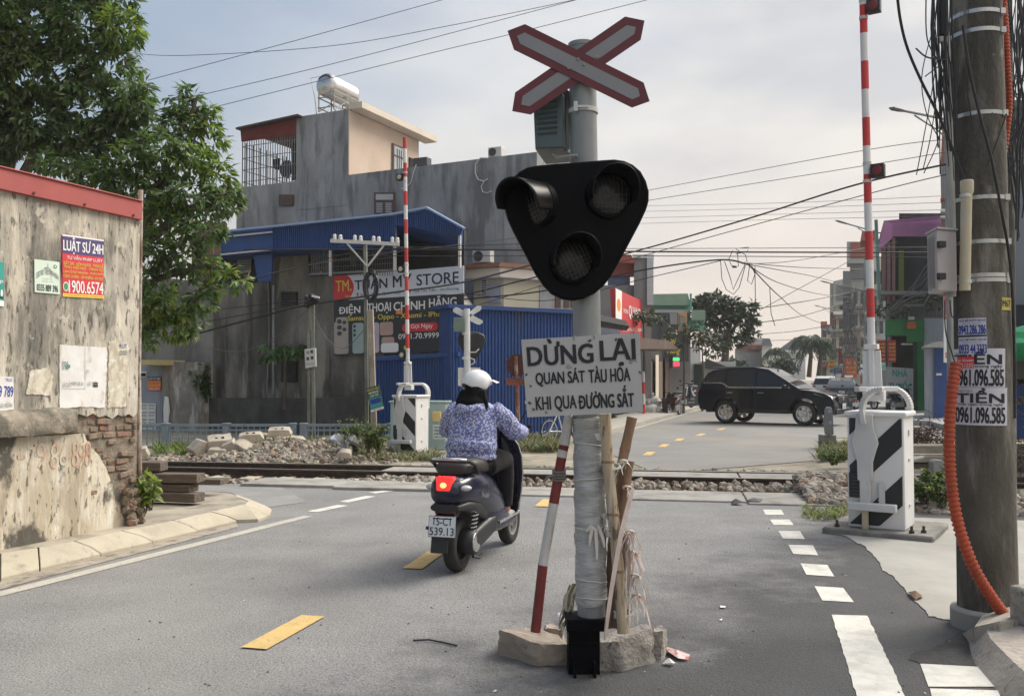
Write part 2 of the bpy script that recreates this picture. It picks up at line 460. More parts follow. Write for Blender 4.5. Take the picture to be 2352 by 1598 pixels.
# the solid stretch has a worn, crumbling edge
a0,a1,b0,b1=G(*Z5(895,1043)),G(*Z5(1130,1050)),G(*Z5(1060,1580)),G(*Z5(1380,1580))
b0,b1=a0+(b0-a0)*2.2,a1+(b1-a1)*2.2
rr=random.Random(3)
Lp=[a0.lerp(b0,k/60)+V((rr.uniform(-.004,.004),0,0))for k in range(61)];Rp=[a1.lerp(b1,k/60)+V((rr.uniform(-.004,.004),0,0))for k in range(61)]
for k in range(60):mb.quad(*[q+UP*.004 for q in(Lp[k],Rp[k],Rp[k+1],Lp[k+1])])
c=[G(*Z5(*q))for q in((1480,1368),(1890,1390),(1990,1520),(1535,1520))]
e=[G(*Z5(*q))for q in((1545,1532),(1995,1545),(2060,1700),(1580,1700))]
mb.poly([q+UP*.004 for q in c]);mb.poly([q+UP*.004 for q in e])
mb.build('white_road_markings',[M_white,M_white2],kind='structure',flat=True)
mb=MB()
for a,b,wd in(((583,1491),(719,1416),.16),((947,1307),(1003,1268),.16),((1243,1164),(1262,1147),.16),((1485,1046),(1497,1038),.17),((1520,1027),(1531,1020),.17),((1555,1013),(1566,1007),.17),((1603,1001),(1616,996),.17),((1650,988),(1664,983.5),.17)):
 strip(mb,G(*a),G(*b),wd,.009)
mb.build('yellow_road_markings',M_yellow,kind='structure',flat=True)
# long edge line of the far street
mb=MB()
strip(mb,G(1428,993),G(1640,931),.13,.009)
mb.build('far_edge_line',M_white2,kind='structure',flat=True)
# left kerb of bevelled concrete stones
kin=[Z3(*q)for q in((-900,1400),(-300,1290),(0,1236),(230,1200),(450,1160),(735,1098),(1045,1036),(1275,984))]
ko=[G(*q)for q in kerb_out];ki=[G(*q,.15)for q in kin]
mb=MB()
def kseg(o0,o1,i0,i1):
 g=(o1-o0).normalized()*.006
 o0,o1,i0,i1=o0+g,o1-g,i0+g,i1-g
 mid0,mid1=o0.lerp(i0,.4),o1.lerp(i1,.4)
 mid0.z=mid1.z=.09
 lo=[V((q.x,q.y,-.05))for q in(i0,i1)]
 vs=[V((o0.x,o0.y,-.05)),V((o0.x,o0.y,.03)),mid0,i0,lo[0],V((o1.x,o1.y,-.05)),V((o1.x,o1.y,.03)),mid1,i1,lo[1]]
 mb.add(vs,[(0,1,6,5),(1,2,7,6),(2,3,8,7),(3,4,9,8),(0,1,2,3,4),(5,6,7,8,9)])
for k in range(len(ko)-1):kseg(ko[k],ko[k+1],ki[k],ki[k+1])
# rounded nose of the kerb
cen=G(*Z3(1330,950),.15)
arc=[Z3(*q)for q in((1435,1055),(1560,1050),(1632,1020),(1640,985),(1600,962),(1530,940),(1440,926),(1330,920),(1200,919))]
ao=[G(*q)for q in arc]
cn=G(*Z3(1330,985));ai=[ki[-1]]
for q in ao[1:]:
 d=cn-q;d.z=0;e=q+d.normalized()*min(.34,d.length*.7);ai.append(V((e.x,e.y,.15)))
for k in range(len(ao)-1):
 o0,o1,i0,i1=ao[k],ao[k+1],ai[k],ai[k+1]
 m0,m1=o0.lerp(i0,.4),o1.lerp(i1,.4);m0.z=m1.z=.09
 mb.add([V((o0.x,o0.y,-.05)),V((o1.x,o1.y,-.05)),V((o0.x,o0.y,.03)),V((o1.x,o1.y,.03)),m0,m1,i0,i1],[(0,1,3,2),(2,3,5,4),(4,5,7,6)])
mb.build('kerb',M_kerb,kind='structure',bevel=.008)
mb=MB()
inner=ki+ai[1:]
mb.poly([q-UP*.004 for q in inner]+[V((-5.5,11.6,.146)),V((-9,11.5,.146)),V((-9,3,.146))])
mb.build('pavement',M_pave,kind='structure',flat=True)
# gutter strip of dust between the kerb and the edge line
mb=MB()
gw=[G(px,py+10+8*(1-min(1,px/560)))for px,py in kerb_out]
for k in range(len(ko)-1):mb.quad(*[V((q.x,q.y,.0045))for q in(ko[k],ko[k+1],gw[k+1],gw[k])])
mb.build('gutter',mat('gutter concrete',(.30,.265,.21),rough=.9,var=.2,scale=4,stains=(((.10,.09,.08),9,.52,.62,(1,1,1),.7),)),kind='structure',flat=True)
# pale apron on the right with a crumbled edge, drain hole and raised kerb
ed=[Z5(*q)for q in((870,470),(1010,530),(1120,590),(1200,670),(1235,740),(1310,790),(1370,850),(1420,920),(1500,990),(1540,1040),(1640,1062),(1750,1072))]
pts=[]
rr=random.Random(5)
for k in range(len(ed)-1):
 for j in range(6):
  f=j/6;x=ed[k][0]*(1-f)+ed[k+1][0]*f;y=ed[k][1]*(1-f)+ed[k+1][1]*f
  pts.append(G(x+rr.uniform(-2.2,2.2),y+rr.uniform(-1.4,1.4),.012))
pts+=[V((3.1,5.4,.012)),V((9,4.8,.012)),TR(9,10.6,.012),TR(2.35,10.55,.012),G(*Z5(870,440),.012)]
MB().poly([V((q.x,q.y,.006))for q in pts]).build('concrete_apron',M_apron,kind='structure',flat=True)
mb=MB()
rim=[Z5(*q)for q in((1760,1165),(1800,1210),(1815,1290),(1850,1380),(1900,1440),(1985,1540),(2080,1640),(2300,1900))]
lo=[G(*q)for q in rim]
up1=[q+V((.10,.04,.13))for q in lo];up2=[q+V((.55,.22,.20))for q in lo];up3=[q+V((2.6,.9,.2))for q in lo]
up1[0]=G(*Z5(1840,1120),.13);up2[0]=G(*Z5(2000,1085),.19);up3[0]=V((5.6,5.65,.19))
for A,B in((lo,up1),(up1,up2),(up2,up3)):
 for k in range(len(A)-1):mb.quad(A[k],A[k+1],B[k+1],B[k])
for k,(A,B)in enumerate(((lo,up1),(up1,up2),(up2,up3))):mb.quad(A[0],B[0],V((B[0].x,B[0].y,0)),V((A[0].x,A[0].y,0)))
o=mb.build('raised_kerb',mat('rough cast concrete',(.40,.355,.30),rough=.9,var=.15,scale=3,bump=.7,bscale=25,stains=(((.15,.125,.10),10,.57,.65,(2.2,1,1),.7),((.22,.19,.16),2.5,.5,.68,(1,1,1),.5))),kind='structure',ang=60)
mb=MB()
dp=[]
cps=[Z5(*q)for q in((1480,1362),(1400,1330),(1440,1285),(1560,1260),(1660,1200),(1740,1150),(1790,1200),(1810,1290),(1846,1388))]
for k,q in enumerate(cps):
 e=cps[(k+1)%len(cps)]
 for j in range(6):dp.append(G(q[0]+(e[0]-q[0])*j/6+rr.uniform(-5,5),q[1]+(e[1]-q[1])*j/6+rr.uniform(-2,2)*(k<8),.0035))
mb.poly(dp);mb.build('dark_patch',mat('dark patch',(.018,.017,.016),rough=.7,var=.3,scale=8,bump=.6,bscale=40),kind='structure',flat=True)  # flat near-black sheet along the foot of the raised kerb
# railway
def rail(d,s0,s1,name,label):
 prof=[(-.062,0),(.062,0),(.062,.012),(.012,.03),(.012,.095),(.034,.108),(.034,.138),(.024,.142),(-.024,.142),(-.034,.138),(-.034,.108),(-.012,.095),(-.012,.03),(-.062,.012)]
 mb=MB();a=[TR(s0,d+x,z-.042)for x,z in prof]
 mb.prism(a,T_*(s1-s0));n=len(prof)
 for i in range(len(mb.f)):
  if len(mb.f[i])==4 and all(mb.v[j].z>.095 for j in mb.f[i]):mb.m[i]=1
 tag(mb.build(name,[M_rail,M_railtop],ang=30),label,'rail')
rail(DN,-24,24,'rail','near rusty rail with a worn shiny head running across the road')
rail(DF,-24,24,'rail','far rusty rail nearest to the rubble heap and the far street')
mb=MB()
mb.add([TR(s,d,z)for s in(-24,24)for d,z in((DN-1.0,-.068),(DN-.6,-.055),(DF+.6,-.055),(DF+1.0,-.068))],[(0,1,5,4),(1,2,6,5),(2,3,7,6)])
mb.build('track_bed',mat('ballast bed',(.26,.23,.19),rough=.95,var=.4,scale=14,bump=1.0,bscale=22,stains=(((.08,.07,.06),20,.5,.6,(1,1,1),.7),)),kind='structure',flat=True)
M_slp=mat('sleeper concrete',(.40,.36,.28),rough=.9,var=.2,scale=5,stains=(((.2,.17,.13),6,.5,.65,(1,1,1),.5),))
proto=None
for k in range(26):
 s=-10.4+k*.55 if k<11 else 2.7+(k-11)*.55
 if k>=22:continue
 c0=TR(s,(DN+DF)/2,-.13)
 if proto is None:
  proto=thing('railway_sleeper','pale concrete sleeper under the rusty rails with its end showing in the ballast','sleeper',c0,atan2(T_.y,T_.x),'concrete sleepers under the rails')
  mb=MB()
  mb.prism([(-.13,-.9,0),(.13,-.9,0),(.10,-.9,.12),(-.10,-.9,.12)],(0,1.8,0))
  mb.build('sleeper_body',M_slp,proto,local=True,bevel=.01)
  for sy in(-.45,.45):
   for e in(-.085,.085):
    q=MB();q.box((0,sy+e,.135),(.09,.05,.03));q.cyl((0,sy+e,.13),(0,sy+e,.175),.013,n=8);q.build('rail_clip',M_rail,proto,local=True)
 else:dup(proto,c0,atan2(T_.y,T_.x))
# concrete panels of the crossing
def panel(s0,s1,d0,d1,z,h,name,label,sk=0.0):
 mb=MB();mb.prism([TR(s0,d0,z),TR(s1,d0,z),TR(s1+sk,d1,z),TR(s0,d1,z)],V((0,0,-h)))
 tag(mb.build(name,M_slab,bevel=.012),label,'crossing slab','concrete slabs of the level crossing')
for k,(a,b,wh)in enumerate(((-4.6,-2.75,'leftmost'),(-2.73,-.9,'second'),(-.88,.8,'third'),(.82,2.5,'rightmost'))):
 panel(a,b,DN+.09,DF-.09,.085,.16,'crossing_slab',wh+' concrete slab lying between the two rails')
sl=((-6.1,-4.7,11.95,12.75,'grey slab with a dark broken edge at the left end of the near crossing strip'),(-4.68,-2.75,11.8,12.65,'slab ahead of the scooter in the near crossing strip'),(-2.73,-.95,11.6,12.45,'slab behind the signal pole in the near crossing strip'),(-.93,.75,11.45,12.4,'slab right of the signal pole in the near crossing strip'),(.77,1.75,11.3,12.4,'slab with a slanted end beside the right barrier'))
for a,b,d0,d1,lb in sl:panel(a,b,d0,d1,.022 if a>-3 else .04,.1,'crossing_slab',lb,sk=.0 if a<.7 else .5)
# near approach: asphalt ramp sheet left of the scooter is lighter
mb=MB();mb.poly([TR(-8.5,10.3,.004),G(*Z3(1620,960),.004),G(705,1152,.004),G(650,1120,.004),TR(-4.2,11.88,.004),TR(-8.5,11.9,.004)])
mb.build('side_track',mat('pale asphalt',(.24,.235,.225),rough=.9,var=.15,scale=2,stains=(((.12,.12,.115),60,.52,.62,(1,1,1),.5),)),kind='structure',flat=True)
# ballast and gravel
def scatter(name,n,fn,r0,r1,rnd,mats=M_st):
 mb=MB()
 for _ in range(n):
  q=fn(rnd)
  if q is None:continue
  mb.rock(q,rnd.uniform(r0,r1),rnd.choice((0,0,1,1,2)),rnd)
 return mb.build(name,mats,flat=True,kind='stuff',recalc=False,cat=None)
rr=random.Random(11)
def f_ball(r):
 s=r.uniform(-12,9);d=r.choice((r.uniform(DN-.95,DN-.05),r.uniform(DN+.1,DF-.1),r.uniform(DF+.08,DF+.8)))
 if-4.7<s<2.6 and DN<d<DF:return None
 if-6.2<s<2.3 and d<12.5:return None
 return TR(s,d,r.uniform(-.035,-.01)+.03 if-4.7<s<2.5 else r.uniform(-.085,-.05))
b=scatter('ballast',6200,f_ball,.035,.085,rr);tag(b,'grey and tan crushed stone ballast along and between the rails','ballast')
def f_grav(r):
 s=r.uniform(1.5,4.0);d=r.uniform(10.9,13.0)
 if d<11.35+(s-1.7)*-.35:return None
 q=TR(s,d,0);
 return TR(s,d,r.uniform(-.03,.02)+max(0,min(.16,(d-11.2)*.12)))
b=scatter('gravel',2300,f_grav,.04,.095,rr);tag(b,'heap of tan gravel spilling beside the right barrier box','gravel')
mb=MB();mb.poly([TR(1.9,11.3,0),TR(5,10.6,.0),TR(5,13.2,.06),TR(2.3,12.6,.06)]);mb.build('gravel_bed',mat('ballast bed',''),kind='structure',flat=True)
# near left: stained wall, posters, timber stack
WL=Pl(G(316,1200,.15),G(0,1262,.15))
def wz(px,z,off=0.0):
 q=WL.at(px,870,off);return V((q.x,q.y,z))
M_plas=mat('stained old plaster',(.56,.51,.42),rough=.92,var=.25,scale=5,bump=.5,bscale=30,stretch=(1,1,.35),det=9,stains=(((.31,.28,.23),1.3,.42,.54,(1,1,.6),.75),((.64,.57,.45),8,.53,.62,(1,1,.14),.65),((.17,.155,.13),5.5,.49,.60,(1,1,.14),.7),((.075,.071,.064),2.1,.52,.64,(1,1,.5),.7),((.05,.045,.038),26,.55,.62,(1,1,.3),.75),((.60,.54,.44),5,.60,.64,(1,1,1),.7)))
M_plas2=mat('washed lower plaster',(.62,.56,.44),rough=.92,var=.22,scale=6,bump=.5,bscale=30,stretch=(1,1,.3),det=9,stains=(((.33,.26,.18),3,.43,.56,(1,1,.3),.8),((.74,.71,.63),12,.52,.60,(1,1,.10),.7),((.38,.30,.20),1.7,.50,.62,(1,1,.8),.6),((.055,.05,.042),2.4,.52,.59,(1,1,.8),.9),((.08,.07,.055),20,.57,.63,(1,1,.4),.8)))
M_brick=[mat('exposed red brick',(.31,.155,.105),rough=.95,var=.35,scale=6,bump=.8,stains=(((.23,.19,.145),9,.42,.54,(1,1,1),.9),((.09,.075,.06),14,.52,.62,(1,1,1),.7))),mat('mossy brick',(.22,.16,.11),rough=.95,var=.3,scale=9,bump=.5,stains=(((.09,.08,.055),10,.45,.6,(1,1,1),.7),)),mat('brick mortar',(.22,.185,.14),rough=1,var=.35,scale=12,bump=.9,bscale=20)]
M_redm=mat('red painted roof trim',(.36,.075,.065),rough=.6,var=.08,scale=2,stains=(((.28,.06,.05),2,.5,.7,(1,1,.3),.5),))
wall=thing('roadside_building','old stained plaster building with a red roof edge and exposed brick corner beside the kerb','building',wz(150,.15))
cor=[wz(316.5,.1,-.03),wz(-800,.1,-.03)]
mb=MB();a,b=cor;zt=3.0
mb.prism([a,b,V((b.x,b.y,zt)),V((a.x,a.y,zt))],WL.back(3.2));mb.build('brick_core',M_brick[2],wall)
ZA=lambda x,y:(x/2.632,800+y/2.632)
rag=[(316,945),(308,958),(296,950),(284,956),(270,952),(258,962),(243,953),(228,958),(214,949),(200,956),(188,952)]
mb=MB()
mb.prism([wz(-800,1.13)]+[wz(-800,3.0)]+[wz(316.6,3.0)]+WL.pts(rag)+[wz(176,1.2),wz(176,1.13)],WL.back(.03));mb.build('plaster',M_plas,wall,flat=True)
low=[(510,515),(518,545),(540,575),(565,610),(600,648),(622,690),(640,715),(655,760),(672,800),(655,812),(690,822),(722,850),(735,880),(755,905),(790,925),(815,955),(830,975),(850,1010)]
mb=MB()
mb.prism([wz(-800,1.06)]+WL.pts([ZA(*q)for q in low])+[wz(318,.1),wz(-800,.1)],WL.back(.03));mb.build('lower_plaster',M_plas2,wall,flat=True)
# ledge with a broken end
mb=MB();rr=random.Random(2);prev=None
stp=[(-800,0)]+[(-60+k*12,0)for k in range(21)]
for k,(px,_)in enumerate(stp):
 j=rr.uniform(-.012,.012)if k else 0;sh=1 if px<150 else max(.25,1-(px-150)/45)
 ring=[wz(px,1.04+j+.06*(1-sh),.085*sh+j),wz(px,1.15,.10*sh+j),wz(px,1.215+j,.05*sh),wz(px,1.26+j,-.01),wz(px,1.03,-.01)]
 b0=len(mb.v);mb.v+=ring
 if prev is not None:
  for i in range(5):mb.f.append((prev+i,prev+(i+1)%5,b0+(i+1)%5,b0+i));mb.m.append(0)
 prev=b0
mb.poly(mb.v[-5:]);mb.build('ledge',mat('crumbling cement ledge',(.25,.215,.165),rough=.95,var=.3,scale=6,bump=.8,bscale=25,stains=(((.085,.08,.065),5,.45,.62,(1,1,1),.85),((.46,.41,.32),6,.58,.68,(1,1,1),.6))),wall,ang=60)
# exposed bricks
mb=MB();rr=random.Random(4);z=.16;row=0
pa,pb=wz(170,0),wz(316.6,0);L=(pb-pa).length;u=(pb-pa).normalized()
yaw=atan2(u.y,u.x)
while z<1.25:
 x=-.1*(row%2)
 while x<L-.02:
  ln=min(rr.choice((.1,.17,.2)),L-x);h=.05*rr.uniform(.85,1.1)
  pr=rr.uniform(-.045,.0)
  cc=pa+u*(x+ln/2)+UP*(z+h/2)+WL.n*(pr-.03)
  mb.box(cc,(ln-.012,.06,h),Matrix.Rotation(yaw+rr.uniform(-.12,.12),3,'Z')@Matrix.Rotation(rr.uniform(-.12,.12),3,'Y'),rr.choice((0,0,1))if z>.45 else rr.choice((1,1,0)))
  x+=ln
 z+=.062;row+=1
mb.build('bricks',M_brick[:2],wall,bevel=.006,seg=1)
# rubble crumbs at the corner foot
mb=MB();
for _ in range(40):mb.rock(WL.at(rr.uniform(285,330),rr.uniform(1120,1200),rr.uniform(-.02,.05)),rr.uniform(.03,.08),rr.choice((0,1)),rr)
mb.build('crumbled_foot',M_brick[:2],wall,flat=True)
t=[(-800,0),(321,0)]
f0,f1=WL.at(0,418,.05).z,WL.at(319,503,.05).z
zb,ztp=3.0,3.17
mb=MB()
mb.prism([wz(-800,zb,.045),wz(322,zb,.045),wz(322,ztp,.045),wz(-800,ztp,.045)],WL.back(.06))
mb.prism([wz(-800,ztp,.06),wz(324,ztp,.06),wz(324,ztp+.012,.06),wz(-800,ztp+.012,.06)],WL.back(3.3))
mb.build('roof_trim',M_redm,wall,bevel=.004)
for px in(-120,70,188,301):
 mb=MB();q=wz(px,zb+.025,.045);mb.cyl(q,q+WL.n*.008,.012,n=8);mb.build('trim_screw',M_rail,wall)
gm=quadmap(*WL.pts([(40,1080),(208,1073),(208,1012),(40,1017)]),off=.004)
mb=MB()
for t,u0,u1,v0,v1 in(('7',.12,.24,.0,.85),('9',.24,.36,.05,1),('8',.42,.54,0,.95),('6',.55,.66,.1,.85),('8',.72,.82,.05,1),('9',.82,.91,0,.95),('8',.91,1.0,.05,1),('-',.0,.1,.4,.55)):text(mb,t,gm,u0,v0,u1,v1,shear=.1)
mb.build('graffiti',mat('faded red spray paint',(.48,.27,.18),rough=.9,var=.2,scale=8,stains=(((.56,.50,.39),18,.42,.54,(1,1,.4),.95),)),wall)
# posters on the wall
M_ppr=mat('white paper',(.74,.72,.68),rough=.85,var=.05,scale=4,stains=(((.50,.47,.41),3,.55,.75,(1,1,1),.5),))
M_ink=mat('black ink',(.02,.02,.025),rough=.7,var=0);M_inkb=mat('blue ink',(.02,.045,.30),rough=.7,var=0)
M_wt=mat('white lettering',(.78,.77,.75),rough=.6,var=0);M_red=mat('red print',(.62,.035,.045),rough=.6,var=.05);M_org=mat('orange print',(.80,.26,.03),rough=.6,var=.05)
M_pur=mat('purple print',(.075,.05,.16),rough=.6,var=.08);M_yel=mat('yellow print',(.72,.55,.08),rough=.6,var=.05);M_teal=mat('teal print',(.03,.30,.25),rough=.6,var=.1);M_mint=mat('pale green sheet',(.62,.72,.60),rough=.7,var=.05)
M_grn=mat('green logo print',(.05,.35,.10),rough=.6,var=0);M_gry=mat('grey print',(.25,.26,.25),rough=.7,var=0)
PM=[M_ppr,M_ink,M_inkb,M_wt,M_red,M_org,M_pur,M_yel,M_teal,M_mint,M_grn,M_gry]
def sheet(name,label,cat,corners,m,th=.004,group=None):
 """a thin sheet; corners bottom-left, bottom-right, top-right, top-left; returns thing + surface map"""
 f=quadmap(*corners,off=0)
 c=sum((V(q)for q in corners),V())/4
 t=thing(name,label,cat,c,group=group)
 mb=MB();mb.prism(corners,f.n*-th);mb.build('sheet',m,t,flat=True)
 return t,quadmap(*corners,off=.002)
def printing(t,f,items,name='printing'):
 mb=MB()
 for k,it in enumerate(items):
  if it[0]=='r':rectm(mb,lambda u,v:f(u,v)+f.n*(-.001),it[1],it[2],it[3],it[4],it[5])
  elif it[0]=='d':discm(mb,lambda u,v:f(u,v)+f.n*(-.0005),*it[1:])
  else:text(mb,it[1],f,it[2],it[3],it[4],it[5],it[6],*(it[7:]))
 return mb.build(name,PM,t,flat=True,recalc=False)
t,f=sheet('law_poster','purple and red lawyer poster with a large white phone number on the plaster wall','poster',WL.pts([(144,681),(238.5,686),(238.5,551),(143,538)],.008),M_red)
printing(t,f,[('r',0,.70,1,.975,6),('r',0,.975,1,1,3),('r',0,0,1,.055,7),('t','LUẬT SƯ 24H',.02,.70,.98,.97,3,.02),('t','TƯ VẤN PHÁP LUẬT',.1,.595,.96,.69,3,.01),('t','ĐẤT ĐAI - HÔN NHÂN - THỪA KẾ',.02,.515,.98,.60,7,.01),('t','THU HỒI NỢ - HÌNH SỰ',.03,.445,.98,.53,7,.01),('t','LÀM SỔ ĐỎ NHANH - SOẠN ĐƠN',.02,.375,.98,.45,7,.01),('t','CÔNG CHỨNG - LẬP VI BẰNG - ĐO ĐẠC',.02,.295,.98,.385,7,.01),('d',.075,.165,.065,.075,3),('d',.075,.165,.052,.06,10),('t','1900.6574',.14,.07,.98,.27,3,.02),('t','ĐC: 136 PHẠM VĂN ĐỒNG, PHƯỜNG 13, QUẬN BÌNH THẠNH',.02,.015,.98,.045,4)])
t,f=sheet('loan_sign','small pale green loan sign with arched dark lettering left of the red poster','sign',WL.pts([(80,671),(137.5,676),(136.5,602),(79,595)],.008),M_mint)
mb=MB()
def arch(u,v):
 return f(u,v-.55*(u-.5)**2*(1.4))
for txt,u0,u1,v0,v1 in(('CHO VAY',.06,.36,.56,.74),('TIỀN',.38,.64,.58,.92),('NHANH',.66,.95,.58,.74)):text(mb,txt,arch,u0,v0,u1,v1,11,.01)
text(mb,'LÃI SUẤT THẤP',f,.3,.42,.7,.47,11);text(mb,'GIẢI NGÂN - UY TÍN',f,.28,.34,.72,.39,11);text(mb,'0335 889 396',f,.08,.06,.92,.26,1,.015)
discm(mb,f,.82,.84,.07,.055,1);discm(mb,lambda u,v:f(u,v)+f.n*.0006,.82,.84,.045,.03,9);text(mb,'!',f,.63,.5,.66,.72,4)
mb.build('printing',PM,t,flat=True,recalc=False)
t,f=sheet('teal_sign','teal advertising sign cut by the left edge of the picture','sign',WL.pts([(-70,694),(9,704),(9.5,603),(-70,590)],.008),M_teal)
printing(t,f,[('r',0,0,1,.13,3),('t','VAY TIỀN',.05,.75,.8,.92,3,.01),('t','TRẢ GÓP',.1,.5,.97,.62,3,.01),('d',.93,.3,.035,.08,3),('r',.8,.17,.98,.22,1)])
def torn(name,label,pts,m,seed,extra=()):
 rr=random.Random(seed);P=[]
 for k in range(len(pts)):
  a,b=pts[k],pts[(k+1)%len(pts)];n=max(2,int((abs(a[0]-b[0])+abs(a[1]-b[1]))/5))
  for j in range(n):
   g=j/n;e=1.6 if(k in extra)else .4
   P.append((a[0]+(b[0]-a[0])*g+rr.uniform(-e,e),a[1]+(b[1]-a[1])*g+rr.uniform(-e,e)))
 t=thing(name,label,'paper',WL.at(*pts[0]))
 q=MB();q.prism(WL.pts(P,.006),WL.back(.003));q.build('sheet',m,t,flat=True);return t
M_torn=mat('torn bleached paper',(.70,.68,.64),rough=.9,var=.06,scale=5,stains=(((.50,.43,.33),9,.55,.64,(1,1,.6),.7),((.80,.80,.80),4,.5,.6,(1,1,1),.5)))
M_torn2=mat('yellowed paper scraps',(.60,.55,.44),rough=.9,var=.12,scale=9,stains=(((.44,.38,.28),14,.46,.56,(1,1,.7),.9),((.74,.72,.66),12,.56,.64,(1,1,1),.7)))
t=torn('torn_notice','large torn white notice sheets peeling off the wall beneath the red poster',[(137,937),(188,934),(240,936),(243,905),(246,798),(192,795),(137,791)],M_torn,6,(0,1,3))
f=quadmap(*WL.pts([(137,937),(246,936),(246,798),(137,791)]),off=.010)
printing(t,f,[('t','090',.03,.60,.16,.74,11),('d',.15,.66,.05,.035,8),('t','LÃI SUẤT',.04,.33,.22,.45,11),('t','0989.38.36',.22,.36,.46,.42,11),('t','LÃI THẤP',.55,.36,.78,.46,11),('r',.50,.30,.505,.98,11),('r',.02,.305,.5,.31,11),('r',.68,.34,.78,.42,1),('t','Đ.V',.53,.56,.6,.62,11)])
t=torn('torn_paper_strip','yellowed strip of torn paper scraps at the right end of the plaster wall',[(248,936),(290,934),(291,860),(296,800),(292,785),(250,783)],M_torn2,8,(0,1,2,3,4,5))
f=quadmap(*WL.pts([(248,936),(292,934),(292,785),(250,783)]),off=.010)
printing(t,f,[('t','RÚT',.55,.9,.95,.98,2),('r',.55,.84,.95,.86,11),('r',.55,.8,.95,.82,11)])
t=torn('paper_residue','pale scraped residue of an old notice left of the torn white sheets',[(60,905),(118,908),(122,862),(112,845),(70,850)],M_torn2,9,(0,1,2,3,4))
t,f=sheet('phone_notice','white notice ending in blue digits 789 at the left edge of the wall','poster',WL.pts([(-60,952),(32,940),(31,866),(-60,858)],.008),M_torn)
printing(t,f,[('t','TRỰC',.78,.83,.98,.97,2),('t','9 789',.62,.40,.985,.72,2,.01),('t','GIẢI NGÂN',.6,.08,.95,.26,11)])
mb=MB()
for q in((72,893),(86,888),(90,896)):mb.add(WL.pts([(q[0]+4,q[1]-3),(q[0]+14,q[1]-6),(q[0]+13,q[1]+2)],.004),[(0,1,2)])
# corner pole
mb=MB();q0=wz(326,0,.0)+V((.03,.06,0));qb=at(322,1190,8.72);mb.tube([V((qb.x,qb.y,.1)),at(318,850,8.72),at(323,437,8.72)],.024,10)
tag(mb.build('corner_pipe',mat('peeling painted pipe',(.42,.36,.30),rough=.7,var=.3,scale=9,stains=(((.16,.07,.04),6,.48,.6,(1,1,.4),.9),((.05,.04,.035),12,.55,.62,(1,1,.3),.8)))),'thin peeling pipe standing at the far corner of the plaster wall','pipe')
# stacked dark timbers
M_tim=mat('weathered dark timber',(.135,.105,.08),rough=.9,var=.3,scale=5,stretch=(.3,6,6),bump=.5,bscale=30,stains=(((.05,.04,.032),4,.5,.62,(.3,6,6),.7),((.24,.20,.16),6,.58,.7,(.3,5,5),.5)))
for k,(x1,y0,y1,Y,lb)in enumerate(((369,1062,1083,10.0,'topmost and shortest dark timber on the stack by the wall corner'),(454,1089,1110,9.9,'longest dark timber in the middle of the stack by the wall corner'),(509,1101,1114,10.6,'dark timber lying behind the stack and reaching closest to the rails'),(438,1113.5,1131,9.9,'dark timber second from the bottom of the stack'),(451,1134,1155,9.8,'bottom dark timber of the stack on the pavement'))):
 p0,p1=at(x1,y1,Y),at(x1,y0,Y);zc,h=(p0.z+p1.z)/2,p1.z-p0.z
 ln=2.0;d=Matrix.Rotation(-.06-.05*k,3,'Z')@V((1,0,0))
 c=V((p0.x,p0.y+.1,zc))-d*ln/2
 mb=MB();mb.box((0,0,0),(ln,.2,h));mb.box((ln/2-.1,0,0),(.16,.204,h*.96))
 o=mb.build('timber',M_tim,bevel=.008,origin=(0,0,0));o.location=c;o.rotation_euler=(0,0,-.06-.05*k)
 tag(o,lb,'timber','stacked timbers by the wall')
# leaves
def leaf(mb,p,d,ln,wd,m,rnd,curl=.25):
 d=d.normalized();s=d.cross(UP)
 if s.length<.05:s=V((1,0,0))
 s.normalize();s=(Matrix.Rotation(rnd.uniform(-.9,.9),3,d)@s);nn=s.cross(d).normalized()
 a,b,c=p,p+d*ln*.5-nn*ln*curl*.2,p+d*ln-nn*ln*curl
 l1,r1=b+s*wd/2+nn*wd*.12,b-s*wd/2+nn*wd*.12
 mb.add([a,l1,b,r1,c],[(0,1,2),(0,2,3),(1,4,2),(2,4,3)],m)
def rosette(mb,p,d,n,ln,wd,mats_w,rnd,droop=.5,spread=.9):
 for _ in range(n):
  q=(d.normalized()*rnd.uniform(.2,.8)+V((rnd.gauss(0,1),rnd.gauss(0,1),rnd.gauss(0,.6))).normalized()*spread-UP*droop*rnd.uniform(.5,1.3))
  leaf(mb,p+q*ln*.12,q,ln*rnd.uniform(.7,1.2),wd*rnd.uniform(.8,1.2),rnd.choice(mats_w),rnd)
def leafmat(n,c,tr=.3):return mat(n,c,rough=.42,var=.28,scale=3.0,spec=.45,transl=tr)
LM=[leafmat('dark leaf',(.06,.115,.038),.4),leafmat('mid leaf',(.12,.20,.05),.45),leafmat('young leaf',(.25,.33,.055),.5),leafmat('pale leaf back',(.20,.24,.14),.4)]
M_bark=mat('bark',(.10,.08,.06),rough=.95,var=.35,scale=8,bump=.8,stretch=(1,1,.3))
